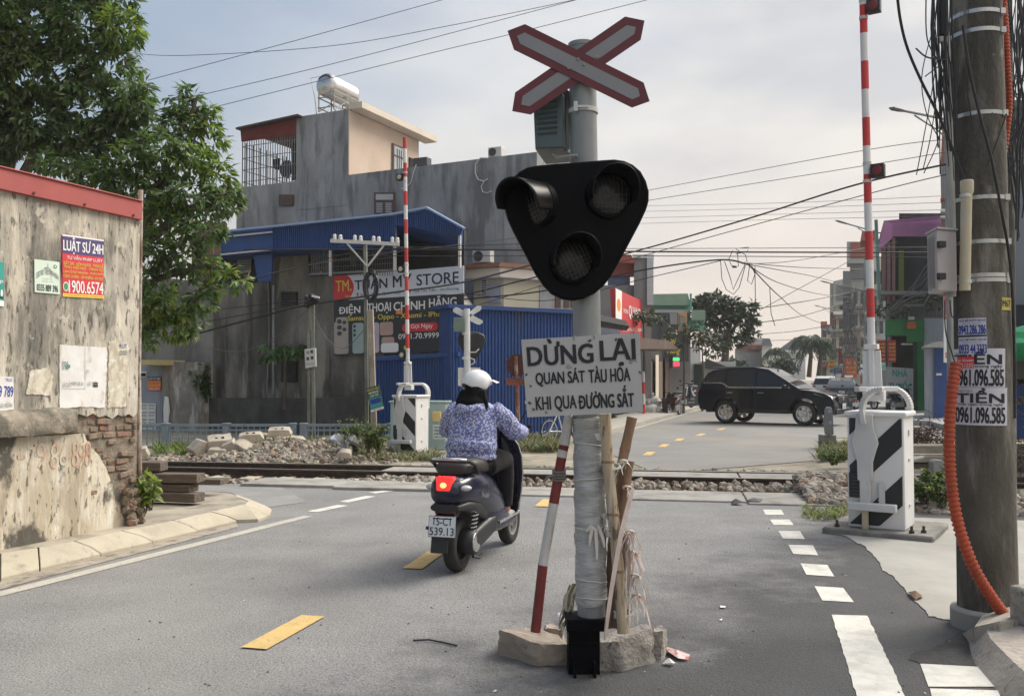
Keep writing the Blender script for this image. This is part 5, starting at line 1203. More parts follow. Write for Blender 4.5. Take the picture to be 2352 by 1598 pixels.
mb=MB();mb.bar(P49.at(2012,505,.7),P49.at(2020,690,.7),.13);mb.build('teal_downpipe',mat('teal pipe',(.12,.25,.24),rough=.6,var=.1),ph)
mb=MB()
for k in range(26):x=2092+k*3;mb.bar(P49.at(x,690,.95),P49.at(x,730,.95),.03)
mb.bar(P49.at(2060,690,.95),P49.at(2170,688,.95),.06);mb.build('balcony_rail',M_acd,ph)
t=thing('pharmacy_sign','white pharmacy sign with large teal letters beside the green pillar','sign',P49.at(2066,920,1));pl=P49;q=P49.pts([(2036,925),(2098,925),(2098,846),(2035,842)],.95);mb=MB();mb.prism(q,P49.back(.08));mb.build('sheet',mat('dull white sign',(.42,.44,.42),rough=.6,var=.06),t);f=quadmap(*q,off=.02)
printing(t,f,[('t','NHÀ',.24,.74,.78,.98,8,.03),('t','THUỐC',.08,.38,.95,.66,8,.03),('t','Vũ Thương',.45,.18,.95,.30,4)])
t=thing('red_service_sign','red sign panel with yellow lines hanging above the pharmacy sign','sign',P49.at(2038,830,1.6));
for k,(x0,x1)in enumerate(((2016,2034),(2040,2058))):
 q=P49.pts(rc(x0,781,x1,832),1.5);mb=MB();mb.prism(q,P49.back(.08));mb.build('sheet',mat('red panel',(.38,.02,.03),rough=.6,var=.1),t);f=quadmap(*q,off=.02)
 printing(t,f,[('t',s_,.1,.78-j*.17,.9,.90-j*.17,7,.02)for j,s_ in enumerate(('BẢO HIỂM','XE MÁY','Ô TÔ','THẺ NẠP','CHUYỂN TIỀN'))])
t=thing('orange_plate','small orange plate with red lines on the green shop box','sign',P49.at(2094,755,1.2));q=P49.pts(rc(2083,738,2105,755),1.2);mb=MB();mb.prism(q,P49.back(.05));mb.build('sheet',mat('orange plate',(.50,.12,.02),rough=.6,var=.1),t);f=quadmap(*q,off=.02)
printing(t,f,[('t','GẠO',.35,.62,.65,.9,7),('t','TẤM CÁM',.1,.35,.9,.55,7),('t','CÁC LOẠI',.1,.08,.9,.28,7)])
tree('balcony_plants','green potted shrubs and creepers crowding the pharmacy balcony',[(P49.at(2075,735,.7),.05),(P49.at(2075,700,.7),.03)],[],[(P49.at(x,y,.95),(a*.022,.5,b*.022))for x,y,a,b in((2040,715,24,14),(2065,725,24,10),(2120,685,26,14),(2148,692,22,16),(2095,700,18,10),(2025,712,14,10))],60,.28,.12,[(0,0,1),(1,1,0)],14,6,.2,None,LMf,'plants')
# banner on a post and blue shed beside the pharmacy
P35=facing(33.5,-.12)
t=thing('vertical_banner','tall red and white advertising banner beside the concrete pole','banner',P35.at(2182,833,.1));q=P35.pts([(2168,832),(2199,836),(2199,672),(2168,678)],.6);mb=MB();mb.prism(q,P35.back(.04));mb.build('sheet',M_wt,t);f=quadmap(*q,off=.012)
printing(t,f,[('r',0,.64,1,1,4),('d',.68,.88,.30,.09,5),('d',.68,.88,.27,.075,4),('t','VAY',.42,.90,.95,.95,7,.02),('t','TIỀN',.42,.83,.95,.88,7,.02),('t','NHẬT TÍN',.05,.66,.98,.72,7,.02),('r',.2,.27,.75,.36,7),('d',.45,.42,.2,.1,0),('d',.45,.535,.1,.04,1),('r',.12,.07,.98,.15,4),('d',.25,.11,.09,.028,7),('t','15 ph',.5,.09,.95,.13,7)])
bs=slab_house('blue_kiosk','dark blue sheet metal kiosk with a grey ribbed side at the right street corner','kiosk',P35,[('front',M_blue,[(2146,968),(2230,968),(2230,800),(2146,798)],3,0),('grey_side',mat('grey ribbed sheet',(.24,.26,.30),rough=.6,var=.25,scale=3,stretch=(5,5,.2)),[(2124,958),(2146,968),(2146,798),(2122,796)],2.5,-.05),('roof',mat('pale tin roof',(.36,.36,.34),rough=.7,var=.15),[(2116,797),(2230,800),(2200,785),(2150,784)],3,.3),('latch_plate',M_wpaint,rc(2150,857,2163,862),.02,.02)],3)
mb=MB();pts=[G(2090,985),G(2150,985),G(2230,1003),G(2400,1003)];top=[(2090,950),(2120,948),(2180,962),(2400,970)]
up=[G(x,y,.16)for x,y in top];lo=[G(*ZQ(690,810)),G(*ZQ(800,812)),G(*ZQ(985,865)),G(2500,1005)]
mb.prism([V((q.x,q.y,.16))for q in lo]+up[::-1],V((0,0,-.2)));mb.build('corner_pavement',mat('grey pavement slabs',(.33,.33,.33),rough=.9,var=.15,scale=1,brick=dict(w=.9,h=.9,ms=.02,mortar=(.2,.2,.2),rot=(0,0,0))),kind='structure')
# tall narrow house and grey block behind the pole
P26=facing(42,-.1)
slab_house('teal_fronted_house','narrow tall house with a teal glass edge rising just left of the concrete pole','house',P26,[('wall',mat('dark teal wall',(.10,.17,.18),rough=.7,var=.2,scale=.5),[(2171,940),(2195,940),(2195,215),(2176,218)],3,0),('teal_edge',mat('pale teal edge',(.32,.48,.48),rough=.5,var=.1),[(2182,660),(2187,660),(2189,240),(2184,240)],.3,.2),('brown_strip',mat('red brown strip',(.20,.07,.05),rough=.8,var=.2),[(2160,380),(2170,380),(2170,245),(2164,300)],.4,.3),('dark_strip',M_hd,[(2163,540),(2172,540),(2170,380),(2160,380)],.4,.3),('white_balcony',M_wpaint,rc(2160,480,2185,484),.8,.8),('lower_balcony',M_wpaint,rc(2160,496,2185,499),.8,.8),('balcony_slab',M_redr,rc(2158,518,2190,524),1,.9),('upper_slab',M_redr,rc(2160,455,2182,458),.8,.8)],3)
P16=facing(19.5,-.5)
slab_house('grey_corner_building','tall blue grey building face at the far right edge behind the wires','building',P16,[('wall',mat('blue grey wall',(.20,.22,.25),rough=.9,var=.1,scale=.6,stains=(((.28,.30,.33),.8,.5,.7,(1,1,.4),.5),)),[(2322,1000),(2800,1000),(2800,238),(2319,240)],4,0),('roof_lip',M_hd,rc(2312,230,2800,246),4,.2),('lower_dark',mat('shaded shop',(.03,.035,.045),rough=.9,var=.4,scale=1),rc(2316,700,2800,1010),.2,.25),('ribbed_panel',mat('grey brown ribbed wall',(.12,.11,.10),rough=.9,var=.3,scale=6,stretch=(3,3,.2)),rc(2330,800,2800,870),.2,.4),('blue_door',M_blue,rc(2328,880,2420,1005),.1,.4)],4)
mb=MB();rr=random.Random(12)
c=P16.at(2345,790,1.2);mb.ell(c,(.42,.5,.26),18,10,fn=lambda q:1+.15*sin(q.x*7)+.12*sin(q.z*9+q.y*5));mb.ell(c+V((.5,.1,-.05)),(.4,.5,.2),16,8,fn=lambda q:1+.15*sin(q.x*6+1));tag(mb.build('green_tarp',mat('green plastic tarp',(.03,.33,.14),rough=.45,var=.25,scale=5)),'crumpled bright green tarp behind the concrete pole','tarp')
# verges, rubble, plants beside the tracks
M_verge=mat('trackside dust and grass',(.27,.235,.18),rough=1,var=.3,scale=1.2,bump=.4,bscale=20,stains=(((.10,.12,.045),.9,.5,.62,(1,1,1),.75),((.13,.11,.09),5,.5,.65,(1,1,1),.6),((.42,.37,.29),1.5,.55,.7,(1,1,1),.5)))
mb=MB();mb.poly([TR(-30,15.2,-.006),TR(30,15.2,-.006),V((60,70,-.006)),V((-60,70,-.006))]);mb.build('verge',M_verge,kind='structure',flat=True,origin=(0,0,0))
def ZC3(x,y):return(300+x/3.32,1020+y/3.32)
# rubble bank
def bank(x,y):
 s=T_.x*x+T_.y*y;d=N_.x*x+N_.y*y
 a=max(0,1-abs((s+7.4)/2.1));b=max(0,1-abs((d-17.0)/1.9))
 return .27*min(1,a*1.5)*min(1,b*1.3)*(1+.35*sin(s*3.1)*cos(d*2.7))
mb=MB();nx,ny=40,18
for j in range(ny+1):
 for i in range(nx+1):q=TR(-10.2+5.2*i/nx,15.1+3.8*j/ny);mb.v.append(V((q.x,q.y,bank(q.x,q.y)-.02)))
for j in range(ny):
 for i in range(nx):k=j*(nx+1)+i;mb.f.append((k,k+1,k+nx+2,k+nx+1));mb.m.append(0)
tag(mb.build('rubble_bank',mat('rubble earth',(.19,.16,.12),rough=1,var=.35,scale=8,bump=1,bscale=18)),kind='structure')
rr=random.Random(15)
def f_rub(r):
 q=TR(r.uniform(-10.2,-5.1),r.uniform(15.0,18.7));z=bank(q.x,q.y)
 if z<.05 and r.random()<.75:return None
 return V((q.x,q.y,z-.01))
b=scatter('rubble',5200,f_rub,.03,.10,rr);tag(b,'tan heap of broken stones and brick rubble beyond the rails','rubble')
M_blk=mat('broken concrete',(.46,.40,.32),rough=.95,var=.2,scale=4,bump=.6,bscale=20,stains=(((.24,.20,.16),4,.5,.66,(1,1,1),.6),((.60,.55,.47),3,.55,.7,(1,1,1),.5)))
def chunk(label,x,y,Y,dims,rot,holes=False,m=None):
 c=at(x,y,Y);mb=MB();rr=random.Random(int(x));L,Wd,Hh=dims
 R3=Matrix.Rotation(rot[2],3,'Z')@Matrix.Rotation(rot[0],3,'X')@Matrix.Rotation(rot[1],3,'Y')
 prof=[(-L/2,-Hh*.4),(-L/2+.05,Hh*.45),(-L*.2,Hh/2),(L*.2,Hh/2),(L/2-.06,Hh*.42),(L/2,-Hh*.35),(L*.3,-Hh/2),(-L*.35,-Hh/2)]
 pts=[R3@V((px+rr.uniform(-.03,.03),-Wd/2,pz+rr.uniform(-.015,.015)))+c for px,pz in prof]
 mb.prism(pts,R3@V((0,Wd,0)))
 if holes:
  for e in(-.06,.06):mb.box(c+R3@V((e,-.05,Hh/2)),(.05,.08,.02),R3,1)
 tag(mb.build('concrete_block',[m or M_blk,M_dark],bevel=.02,flat=False),label,'concrete block','broken concrete sleeper blocks on the rubble')
for a in(('pale block with two holes on top, in the middle of the pile',576,1005,17.6,(.52,.34,.2),(.12,-.05,.25),True),('pale block with two holes lying highest and farthest right',642,993,18.0,(.5,.34,.17),(.15,-.08,.2),True),('brownish block with two holes at the left of the pile',505,1015,17.5,(.5,.4,.2),(.25,-.12,.4),True),('rounded grey block lowest at the left end of the pile',464,1030,17.4,(.4,.35,.3),(.1,.5,.7),False),('flat pale slab leaning under the middle holed block',560,1027,17.3,(.5,.3,.16),(.3,.5,-.3),False),('grey chunk wedged between the left and middle holed blocks',530,1025,17.3,(.3,.3,.24),(.2,.9,.2),False),('flat pale slab under the highest holed block',655,1010,17.8,(.75,.3,.12),(.1,-.03,.1),False),('dark slab between the two upper holed blocks',610,1003,18.2,(.5,.3,.1),(.1,.1,.1),False),('grey block resting at the foot of the pile',500,1037,17.2,(.42,.34,.16),(.1,.05,.2),False),('pale block lying alone near the timber stack',327,1036,16.8,(.3,.3,.16),(.1,.0,.3),False),('yellowish slab below the white plastic',792,1041,16.2,(.3,.26,.1),(.2,.1,.1),False)):
 chunk(*a)
# white plastic wrapped pieces
for lb,pts,Y in(('torn white plastic flap standing on the rubble left of the barrier',[(758,1008),(768,997),(780,998),(792,1008),(790,1027),(781,1022),(775,1013),(764,1012)],16.9),('white plastic flap folded over a dark board next to the barrier',[(793,1012),(804,994),(817,1000),(825,1018),(815,1016),(806,1012),(797,1022)],16.8)):
 mb=MB();P=[at(x,y,Y+.12*sin(k*2.1))for k,(x,y)in enumerate(pts)];c=sum(P,V())/len(P)-V((0,.12,0))
 for k in range(len(P)):mb.add([P[k],P[(k+1)%len(P)],c],[(0,1,2)])
 o=mb.build('plastic_sheet',mat('white plastic',(.72,.72,.74),rough=.5,var=.06),flat=True,recalc=False);tag(o,lb,'plastic sheet')
 s=o.modifiers.new('thick','SOLIDIFY');s.thickness=.006
for lb,x,y,Y in(('dark board lying under the right white plastic flap',812,1017,16.9),('grey box lid lying between the plastic flaps',778,1018,17.0)):
 mb=MB();mb.box(at(x,y,Y),(.3,.4,.05),Matrix.Rotation(.3,3,'Z')@Matrix.Rotation(.5,3,'Y'));tag(mb.build('board',M_old if 'dark' in lb else M_lgr,bevel=.005),lb,'board')
LMg=[mat('dusty grass',(.11,.15,.045),rough=.7,var=.25,transl=.3),mat('dry grass',(.24,.21,.10),rough=.8,var=.25,transl=.2),mat('deep weed',(.055,.09,.03),rough=.7,var=.25,transl=.25),LM[2]]
def grass(label,region,n,h,seed,wts=(0,0,1,2),Yj=.6):
 """tufts of blades inside a px rectangle on the ground"""
 rnd=random.Random(seed);mb=MB();x0,x1,y0,y1=region
 for _ in range(n):
  p=G(rnd.uniform(x0,x1),rnd.uniform(y0,y1));p.z=max(0,bank(p.x,p.y))-.02 if p.y>15 and p.x<0 else 0
  for k in range(7):
   d=V((rnd.uniform(-.6,.6),rnd.uniform(-.6,.6),1));leaf(mb,p+V((rnd.uniform(-.06,.06),rnd.uniform(-.06,.06),0)),d,h*rnd.uniform(.4,1.1),h*.11,rnd.choice(wts),rnd,.5)
 tag(mb.build('grass',LMg,flat=True,recalc=False,kind='stuff'),label,'grass')
grass('tufts of grass at the foot of the pale railing',(360,430,1024,1046),60,.25,51,(0,0,3))
grass('strip of dry grass behind the rails under the green cabinet',(800,1010,1040,1060),170,.22,52,(1,1,0,2))
grass('grass verge right of the rider below the blue shed',(1150,1285,1008,1040),330,.28,53,(0,1,1,2))
grass('green tuft of grass under the concrete blocks',(495,545,1042,1052),30,.22,54,(2,0))
grass('grass beside the bollard and the right barrier box',(1885,1950,1028,1062),110,.28,55,(0,0,1,2))
grass('grass on the gravel at the foot of the right barrier box',(1850,1945,1170,1195),70,.12,56,(1,0,3))
grass('weeds sprouting through the rubble heap',(440,860,1030,1052),130,.2,57,(0,1,2,3))
for k,(x,y,Y,h,sp,n,sd)in enumerate(((845,1040,16.6,.55,.35,220,61),(815,1038,16.9,.65,.28,120,62),(868,1042,16.5,.42,.3,140,63))):
 weed('wild_weed',('thick green weed beside the left barrier box','tall thin flowering weed left of the barrier weeds','low spreading weed at the foot of the telegraph pole')[k],at(x,y,Y),h,sp,n,sd,.085,.03,(0,0,2,3),12,LMg)
for k,(x,y,Y,h,sp,n,sd,lb)in enumerate(((2125,1158,10.6,.42,.3,330,64,'dense green weeds between the barrier box and the orange conduit'),(2160,1165,10.4,.28,.2,160,65,'low green weeds at the foot of the concrete marker post'),(1915,1068,15.4,.25,.25,90,66,'yellow-green weed behind the right barrier box'))):
 weed('trackside_weed',lb,at(x,y,Y),h,sp,n,sd,.06,.04,(0,2,2,3),10,LMg)
# papaya on the old wall
rnd=random.Random(44);pc=W_.at(655,830,.5);t=thing('papaya_plant','broad leaved papaya growing against the black old wall','plant',pc);mb=MB();mb.tube([pc-UP*1.3,pc-UP*.3,pc+UP*.35],[.05,.04,.03],6);mb.build('stem',M_bark,t);mb=MB();m2=MB()
for k in range(16):
 a=2*pi*k/16+rnd.uniform(-.2,.2);tip=pc+UP*rnd.uniform(.1,.5)+V((cos(a)*rnd.uniform(.3,.65),sin(a)*.35+.0,0));m2.tube([pc+UP*.3,pc.lerp(tip,.6)+UP*.25,tip],.008,4)
 for j in range(7):b=a+(j-3)*.42;leaf(mb,tip,V((cos(b),sin(b)*.6,-.45)),.36,.12,rnd.choice((0,0,1)),rnd,.3)
mb.build('leaves',LM,t,flat=True,recalc=False);m2.build('stalks',M_bark,t)
# level crossing barriers
M_bw=mat('white barrier paint',(.66,.655,.64),rough=.55,var=.06,scale=3,bump=.03,stains=(((.42,.40,.37),4,.58,.72,(1,1,.4),.5),((.30,.27,.23),14,.66,.72,(1,1,1),.5)))
M_bk=mat('black barrier paint',(.016,.017,.02),rough=.5,var=.2,scale=3)
M_rp=mat('red arm paint',(.50,.035,.035),rough=.5,var=.1,scale=3)
M_grm=mat('grey machinery paint',(.52,.52,.51),rough=.55,var=.08,scale=4,stains=(((.36,.35,.34),4,.56,.7,(1,1,1),.6),))
M_lamp=mat('dark red lens',(.16,.012,.012),rough=.3,var=.05);M_lampy=mat('cream lens',(.50,.46,.33),rough=.3,var=.05)
M_pad=mat('dirty concrete pad',(.20,.19,.17),rough=.95,var=.25,scale=4,bump=.5,stains=(((.08,.075,.07),3,.48,.65,(1,1,1),.7),((.38,.35,.3),4,.56,.7,(1,1,1),.5)))
def barrier(name,label,loc,rz,arm_h,lean,lamps,flip=1,lens=None,stripe=.287,pad=True):
 """box .52 wide (x), .50 deep (y), 1.12 high; front faces -y"""
 t=thing(name,label,'barrier',loc,rz);w_,d_,h_=.52,.50,1.08;z0=.06
 if pad:mb=MB();mb.box((0.03,.05,.0),(1.0,.95,.12));mb.build('pad',M_pad,t,local=True,bevel=.02)
 mb=MB();mb.box((0,0,z0+h_/2),(w_,d_,h_));bx=mb.build('cabinet',M_bw,t,local=True,bevel=.012)
 mb=MB();mb.box((0,0,z0+h_+.02),(w_+.05,d_+.05,.05));mb.build('lid',M_bw,t,local=True,bevel=.015)
 mb=MB();y=-d_/2-.003
 def st(c0,c1):
  P=[]
  for z in(c0,c1):pass
  import itertools
  x0,x1,zl,zh=-w_/2+.02,w_/2-.02,z0+.03,z0+h_-.02
  n=24;up_,dn_=[],[]
  for i in range(n+1):
   x=x0+(x1-x0)*i/n;a=c0+flip*x*1.0;b=c1+flip*x*1.0
   a,b=max(zl,min(zh,a)),max(zl,min(zh,b))
   if b-a>.002:dn_.append((x,a));up_.append((x,b))
  if len(up_)>1:mb.prism([V((x,y,z))for x,z in dn_+up_[::-1]],V((0,.002,0)))
 for c0 in(.06,.62,1.19):st(c0,c0+.28)
 mb.build('black_stripes',M_bk,t,local=True,flat=True)
 mb=MB();mb.box((-.17,y-.012,.47),(.15,.02,.24));v=mb.build('vent_cover',M_bk,t,local=True,bevel=.006)
 mb=MB()
 for k in range(6):mb.box((-.165,y-.026,.38+k*.033),(.10,.012,.010))
 mb.build('vent_slats',mat('vent slat',(.035,.045,.045),rough=.5,var=0),v,local=True)
 ya=y-.05
 half=[(.078,1.16),(.085,1.02),(.115,.93),(.125,.88),(.10,.80),(.072,.70),(.07,.52),(.05,.52),(.05,.30)]
 xo=-.09
 P=[V((xo+x,ya,z))for x,z in half]+[V((xo-x,ya,z))for x,z in half[::-1]]
 mb=MB();mb.prism(P,V((0,.045,0)));cw=mb.build('counterweight_arm',M_grm,t,local=True,bevel=.008)
 for sy in(ya+.0,d_/2+.02):
  mb=MB();ring=[]
  for k in range(13):
   a=pi*(1-k/12*.55);ring.append((xo+.15+.17*cos(a),1.20+.20*sin(a)))
  ring=[(xo,1.06)]+ring if sy<0 else[(xo+.30,1.06)]+[(xo+.15-.17*cos(pi*(1-k/12*.55)),1.20+.20*sin(pi*(1-k/12*.55)))for k in range(13)]
  for(a,b),(c,d)in zip(ring,ring[1:]):mb.bar(V((a,sy+.02,b)),V((c,sy+.02,d)),.045,.13,up=V((0,1,0)))
  if sy>0:mb.bar(V((xo+.30,sy+.02,.9)),V((xo+.30,sy+.02,1.22)),.05,.10)
  mb.build('arm_hoop',M_grm,t,local=True,bevel=.006)
 mb=MB();mb.bar(V((-.12+xo+.05,ya+.02,1.4)),V((xo+.2,d_/2,1.4)),.06,.05);mb.build('cross_bracket',M_grm,t,local=True,bevel=.006)
 mb=MB();mb.box((-.02,ya-.03,.275),(.44,.09,.075));mb.build('weight_plate',M_grm,t,local=True,bevel=.01)
 mb=MB();mb.box((xo+.0,ya+.0,.15),(.055,.05,.19));mb.build('stop_block',mat('yellowed cream paint',(.50,.43,.30),rough=.6,var=.12,scale=6),t,local=True,bevel=.006)
 mb=MB();mb.box((.06,y-.02,.40),(.05,.03,.22))
 for k in range(7):mb.box((.035,y-.02,.31+k*.03),(.02,.02,.012))
 mb.build('toothed_plate',M_grm,t,local=True)
 for x,yy in((-.35,-.32),(.33,-.34),(.42,-.25)):
  mb=MB();mb.cyl((x,yy,.05),(x,yy,.125),.013,n=8);mb.cyl((x,yy,.06),(x,yy,.085),.024,n=6);mb.build('anchor_bolt',M_rail,t,local=True)
 for z in(.28,.72,.98):
  mb=MB();mb.box((w_/2+.006,-.02,z),(.012,.06,.06 if z>.9 else .03));mb.build('side_plate',M_grm,t,local=True,bevel=.004)
 bx_,by_=xo+.02,.0;zb=1.36
 top=V((bx_+lean[0],by_+lean[1],arm_h));bt=V((bx_,by_,zb))
 D=(top-bt).normalized()
 def on(z):return bt+D*((z-zb)/D.z)
 mb=MB()
 for e in(-.05,.05):mb.bar(on(zb-.02)+V((e,0,0)),on(zb+.42)+V((e*.8,0,0)),.022,.09)
 mb.bar(on(zb+.02),on(zb+.48),.075,.05);mb.box(on(zb+.46),(.13,.10,.05))
 mb.build('arm_clamp',M_bw,t,local=True,bevel=.005)
 mb=MB();mb.box(on(zb-.03)+V((.04,-.02,0)),(.16,.12,.10));mb.lathe([(0,-.08),(.035,-.08),(.035,.08),(0,.08)],on(zb)+V((.06,0,0)),(0,1,0),12);mb.build('pivot_block',M_grm,t,local=True,bevel=.01)
 z=zb+.45;k=0;segs=['w']
 h0=stripe*1.05;first=True
 while z<arm_h:
  z2=min(arm_h,z+(h0 if first else stripe));m=M_bw if k%2==0 else M_rp
  mb=MB();mb.tube([on(z),on(z2)],.038,14);mb.build('boom_stripe',m,t,local=True);z=z2;k+=1;first=False
 for lz,sx in lamps:
  c=on(lz);mb=MB();mb.box(c+V((sx*.105,-.02,0)),(.13,.09,.135));lp=mb.build('boom_lamp',M_bk,t,local=True,bevel=.008)
  mb=MB();mb.lathe([(0,.006),(.04,.004),(.046,0),(.05,-.01)],c+V((sx*.105,-.068,0)),(0,-1,0),18);mb.build('lens',lens or M_lamp,lp,local=True)
  mb=MB()
  for e in(-.09,.09):mb.tube([c+UP*e-UP*.015,c+UP*e+UP*.015],.043,12)
  mb.build('clamp_band',M_grm,lp,local=True)
 return t
pR=at(2013,1208,8.85);pR.z=0
thr=radians(-33)
q=V((pR.x,pR.y,0))+Matrix.Rotation(thr,3,'Z')@V((0,.25,0))
def zat(y,Y):return at(1176,y,Y).z
barrier('barrier_machine','near barrier machine with black diagonals, raised striped boom and dark red lamps on the right',q,thr,6.3,(-.05,0),((zat(388,8.95),1),(zat(6,8.95),1)),1)
pL=G(948,1046);thl=radians(-24)
q=V((pL.x,pL.y,0))+Matrix.Rotation(thl,3,'Z')@V((-.16,.2,0))
barrier('barrier_machine','far barrier machine with opposite diagonals and a whole striped boom beyond the rails',q,thl,zat(316,pL.y+.3),(-.10,0),((zat(404,pL.y+.2),-1),(zat(617,pL.y+.2),-1),(zat(815,pL.y+.2),-1)),-1,M_lampy,pad=True)
# green cabinet behind the far barrier
M_gcab=mat('pale green cabinet paint',(.33,.43,.42),rough=.55,var=.08,scale=2,stains=(((.25,.30,.29),3,.56,.7,(1,1,.4),.5),))
gc=thing('signal_cabinet','pale green signal cabinet with a yellow plate and a notice behind the far barrier','cabinet',at(985,1040,19.3),-.12)
c0=at(960,1040,19.3);zt_=at(960,925,19.3).z;wd=(1023-893)/F*19.3
mb=MB();mb.box((c0.x+.02,c0.y+.3,zt_/2),(wd,.5,zt_),-.12);mb.build('case',M_gcab,gc,bevel=.012)
mb=MB();mb.box((c0.x+.02,c0.y+.3,zt_+.02),(wd+.06,.56,.04),-.12);mb.build('lid',M_gcab,gc,bevel=.01)
Pg=Pl(at(893,870,19.33),at(1023,870,19.17));
mb=MB();wall_poly(mb,Pg,rc(993,945,1012,968),.05,.06);mb.build('yellow_plate',mat('yellow plate',(.62,.46,.16),rough=.6,var=.12,scale=6),gc,bevel=.01)
mb=MB();wall_poly(mb,Pg,rc(994,975,1022,1008),.02,.05);nb=mb.build('notice',mat('notice pale green',(.50,.58,.56),rough=.6,var=.05),gc)
f=quadmap(*Pg.pts(rc(994,975,1022,1008),.05),off=.004);mb=MB()
for j,s_ in enumerate(('TRẠM CHẮN','THÔNG TIN','ĐƯỜNG SẮT','CẤM VÀO')):text(mb,s_,f,.08,.75-j*.22,.92,.92-j*.22,1,.02)
mb.build('lettering',PM,nb,flat=True,recalc=False)
mb=MB();wall_poly(mb,Pg,rc(889,1012,905,1040),.3,.12);mb.build('foot',M_gcab,gc)
# far crossing signal seen from behind
fs=thing('crossing_signal','white back of the far crossing signal with a white cross and a green box','crossing signal',at(1073,985,19.6))
Ys=19.6;P0=facing(Ys)
b0=at(1075,1030,Ys);tp=at(1072,709,Ys)
mb=MB();mb.tube([V((b0.x,Ys,-.1)),tp],.068,16);mb.build('pole',M_wpaint,fs)
def zt2(x,y):return(740+x/3.36,590+y/3.36)
for pts in([(1008,405),(1030,388),(1052,392),(1238,490),(1240,508),(1212,524),(1190,518),(1012,425)],[(1197,376),(1226,378),(1230,395),(1222,412),(1010,545),(1012,525)]):
 mb=MB();mb.prism(P0.pts([zt2(*p)for p in pts],-.06),P0.back(.01));mb.build('crossbuck_blade',M_wpaint,fs)
mb=MB();mb.box(at(1055,746,Ys-.05),(.24,.2,.30));mb.build('relay_box',mat('grey green box',(.14,.20,.17),rough=.5,var=.1),fs,bevel=.01)
hd=[(1045,640),(1060,590),(1100,575),(1200,578),(1250,600),(1262,640),(1240,700),(1200,770),(1170,800),(1140,800),(1090,740)]
mb=MB();mb.prism(P0.pts([zt2(*p)for p in hd],-.1),P0.back(.12));mb.build('signal_head',M_bk,fs,bevel=.03)
mb=MB();mb.tube([at(*zt2(1130,735),Ys-.02),at(*zt2(1185,735),Ys-.04),at(*zt2(1210,710),Ys-.02)],.016,6);mb.tube([at(*zt2(1140,780),Ys-.02),at(*zt2(1172,790),Ys-.05),at(*zt2(1178,815),Ys-.04),at(*zt2(1150,830),Ys-.02)],.014,6);mb.build('cable_loop',M_pipe,fs)
for y in(775,585):
 mb=MB();mb.tube([at(*zt2(1110,y+5),Ys)-UP*.03,at(*zt2(1110,y+5),Ys)+UP*.03],.085,14);mb.build('pole_clamp',M_wpaint,fs)
t=thing('back_board','plain white back of a notice board on the far signal pole behind the helmet','board',at(1078,886,Ys-.1));mb=MB();mb.prism(P0.pts(rc(1052,844,1103,886),-.03),P0.back(.02));mb.build('plate',M_wpaint,t)
# rusty stop sign seen from behind
rs=thing('rusty_sign','rusty back of an octagonal road sign on a rusty post left of the text board','road sign',at(1186,985,20.5));Yr=20.5;P0=facing(Yr)
M_rs=mat('rusted steel',(.20,.065,.035),rough=.85,var=.35,scale=6,stains=(((.42,.36,.32),5,.55,.66,(1,1,.5),.7),((.06,.03,.025),6,.52,.66,(1,1,1),.6)));M_rs2=mat('dark rusted plate',(.075,.028,.022),rough=.85,var=.4,scale=4)
mb=MB();b0=at(1191,1010,Yr);mb.tube([V((b0.x+.02,Yr,-.1)),at(1184,818,Yr)],.042,12);mb.build('post',M_rs,rs)
cx_,cy_,r_=1188,838,27
mb=MB();mb.prism(P0.pts([(cx_+r_*cos(pi/8+k*pi/4),cy_+r_*sin(pi/8+k*pi/4))for k in range(8)],-.05),P0.back(.012));mb.build('plate',M_rs2,rs)
mb=MB();mb.prism(P0.pts(rc(1163,868,1206,884),.05),P0.back(.015));mb.build('supplementary_plate',M_rs,rs)
# telegraph pole with insulators, cable coil, meter pole
tp_=thing('telegraph_pole','old telegraph pole with a white steel crossarm in front of the shop banner','pole',at(855,1000,19.9));Yt=19.9
M_cpole=mat('weathered pole concrete',(.32,.28,.22),rough=.9,var=.2,scale=5,stains=(((.16,.13,.10),4,.52,.68,(1,1,.3),.7),));M_gpole=mat('grey green pole paint',(.20,.21,.18),rough=.8,var=.2,scale=4,stains=(((.10,.09,.075),4,.52,.66,(1,1,.3),.6),));M_isol=mat('white porcelain',(.72,.71,.68),rough=.25,var=.03)
mb=MB();mb.bar(at(843,992,Yt),at(839,560,Yt),.10,.07);mb.build('steel_post',M_gpole,tp_,bevel=.005)
mb=MB();p,q=at(861,1000,Yt-.1),at(851,712,Yt-.1);p.z=-.1;mb.bar(p,q,.14,.12);mb.build('concrete_stub',M_cpole,tp_,bevel=.01)
mb=MB();mb.bar(at(759,553,Yt-.06),at(917,561,Yt-.06),.06,.075);mb.build('crossarm',M_pipe,tp_)
for a_,b_ in(((797,559),(843,611)),((883,562),(845,611))):
 mb=MB();mb.bar(at(*a_,Yt-.05),at(*b_,Yt-.05),.035);mb.build('brace',M_pipe,tp_)
for k,x in enumerate((768.5,782,815,828.5,858,870,901,913)):
 c=at(x,552+k*1.1,Yt-.06);mb=MB();s=.0095
 mb.lathe([(0,-.01),(.035,0),(.045,.03),(.042,.06),(.03,.07),(.04,.085),(.036,.12),(.02,.135),(0,.137)],c,(0,0,1),14);mb.build('insulator',M_isol,tp_)
t=thing('cable_coil','black coil of spare cable hanging on the telegraph pole','cable coil',at(851,690,19.7));rnd=random.Random(9);mb=MB()
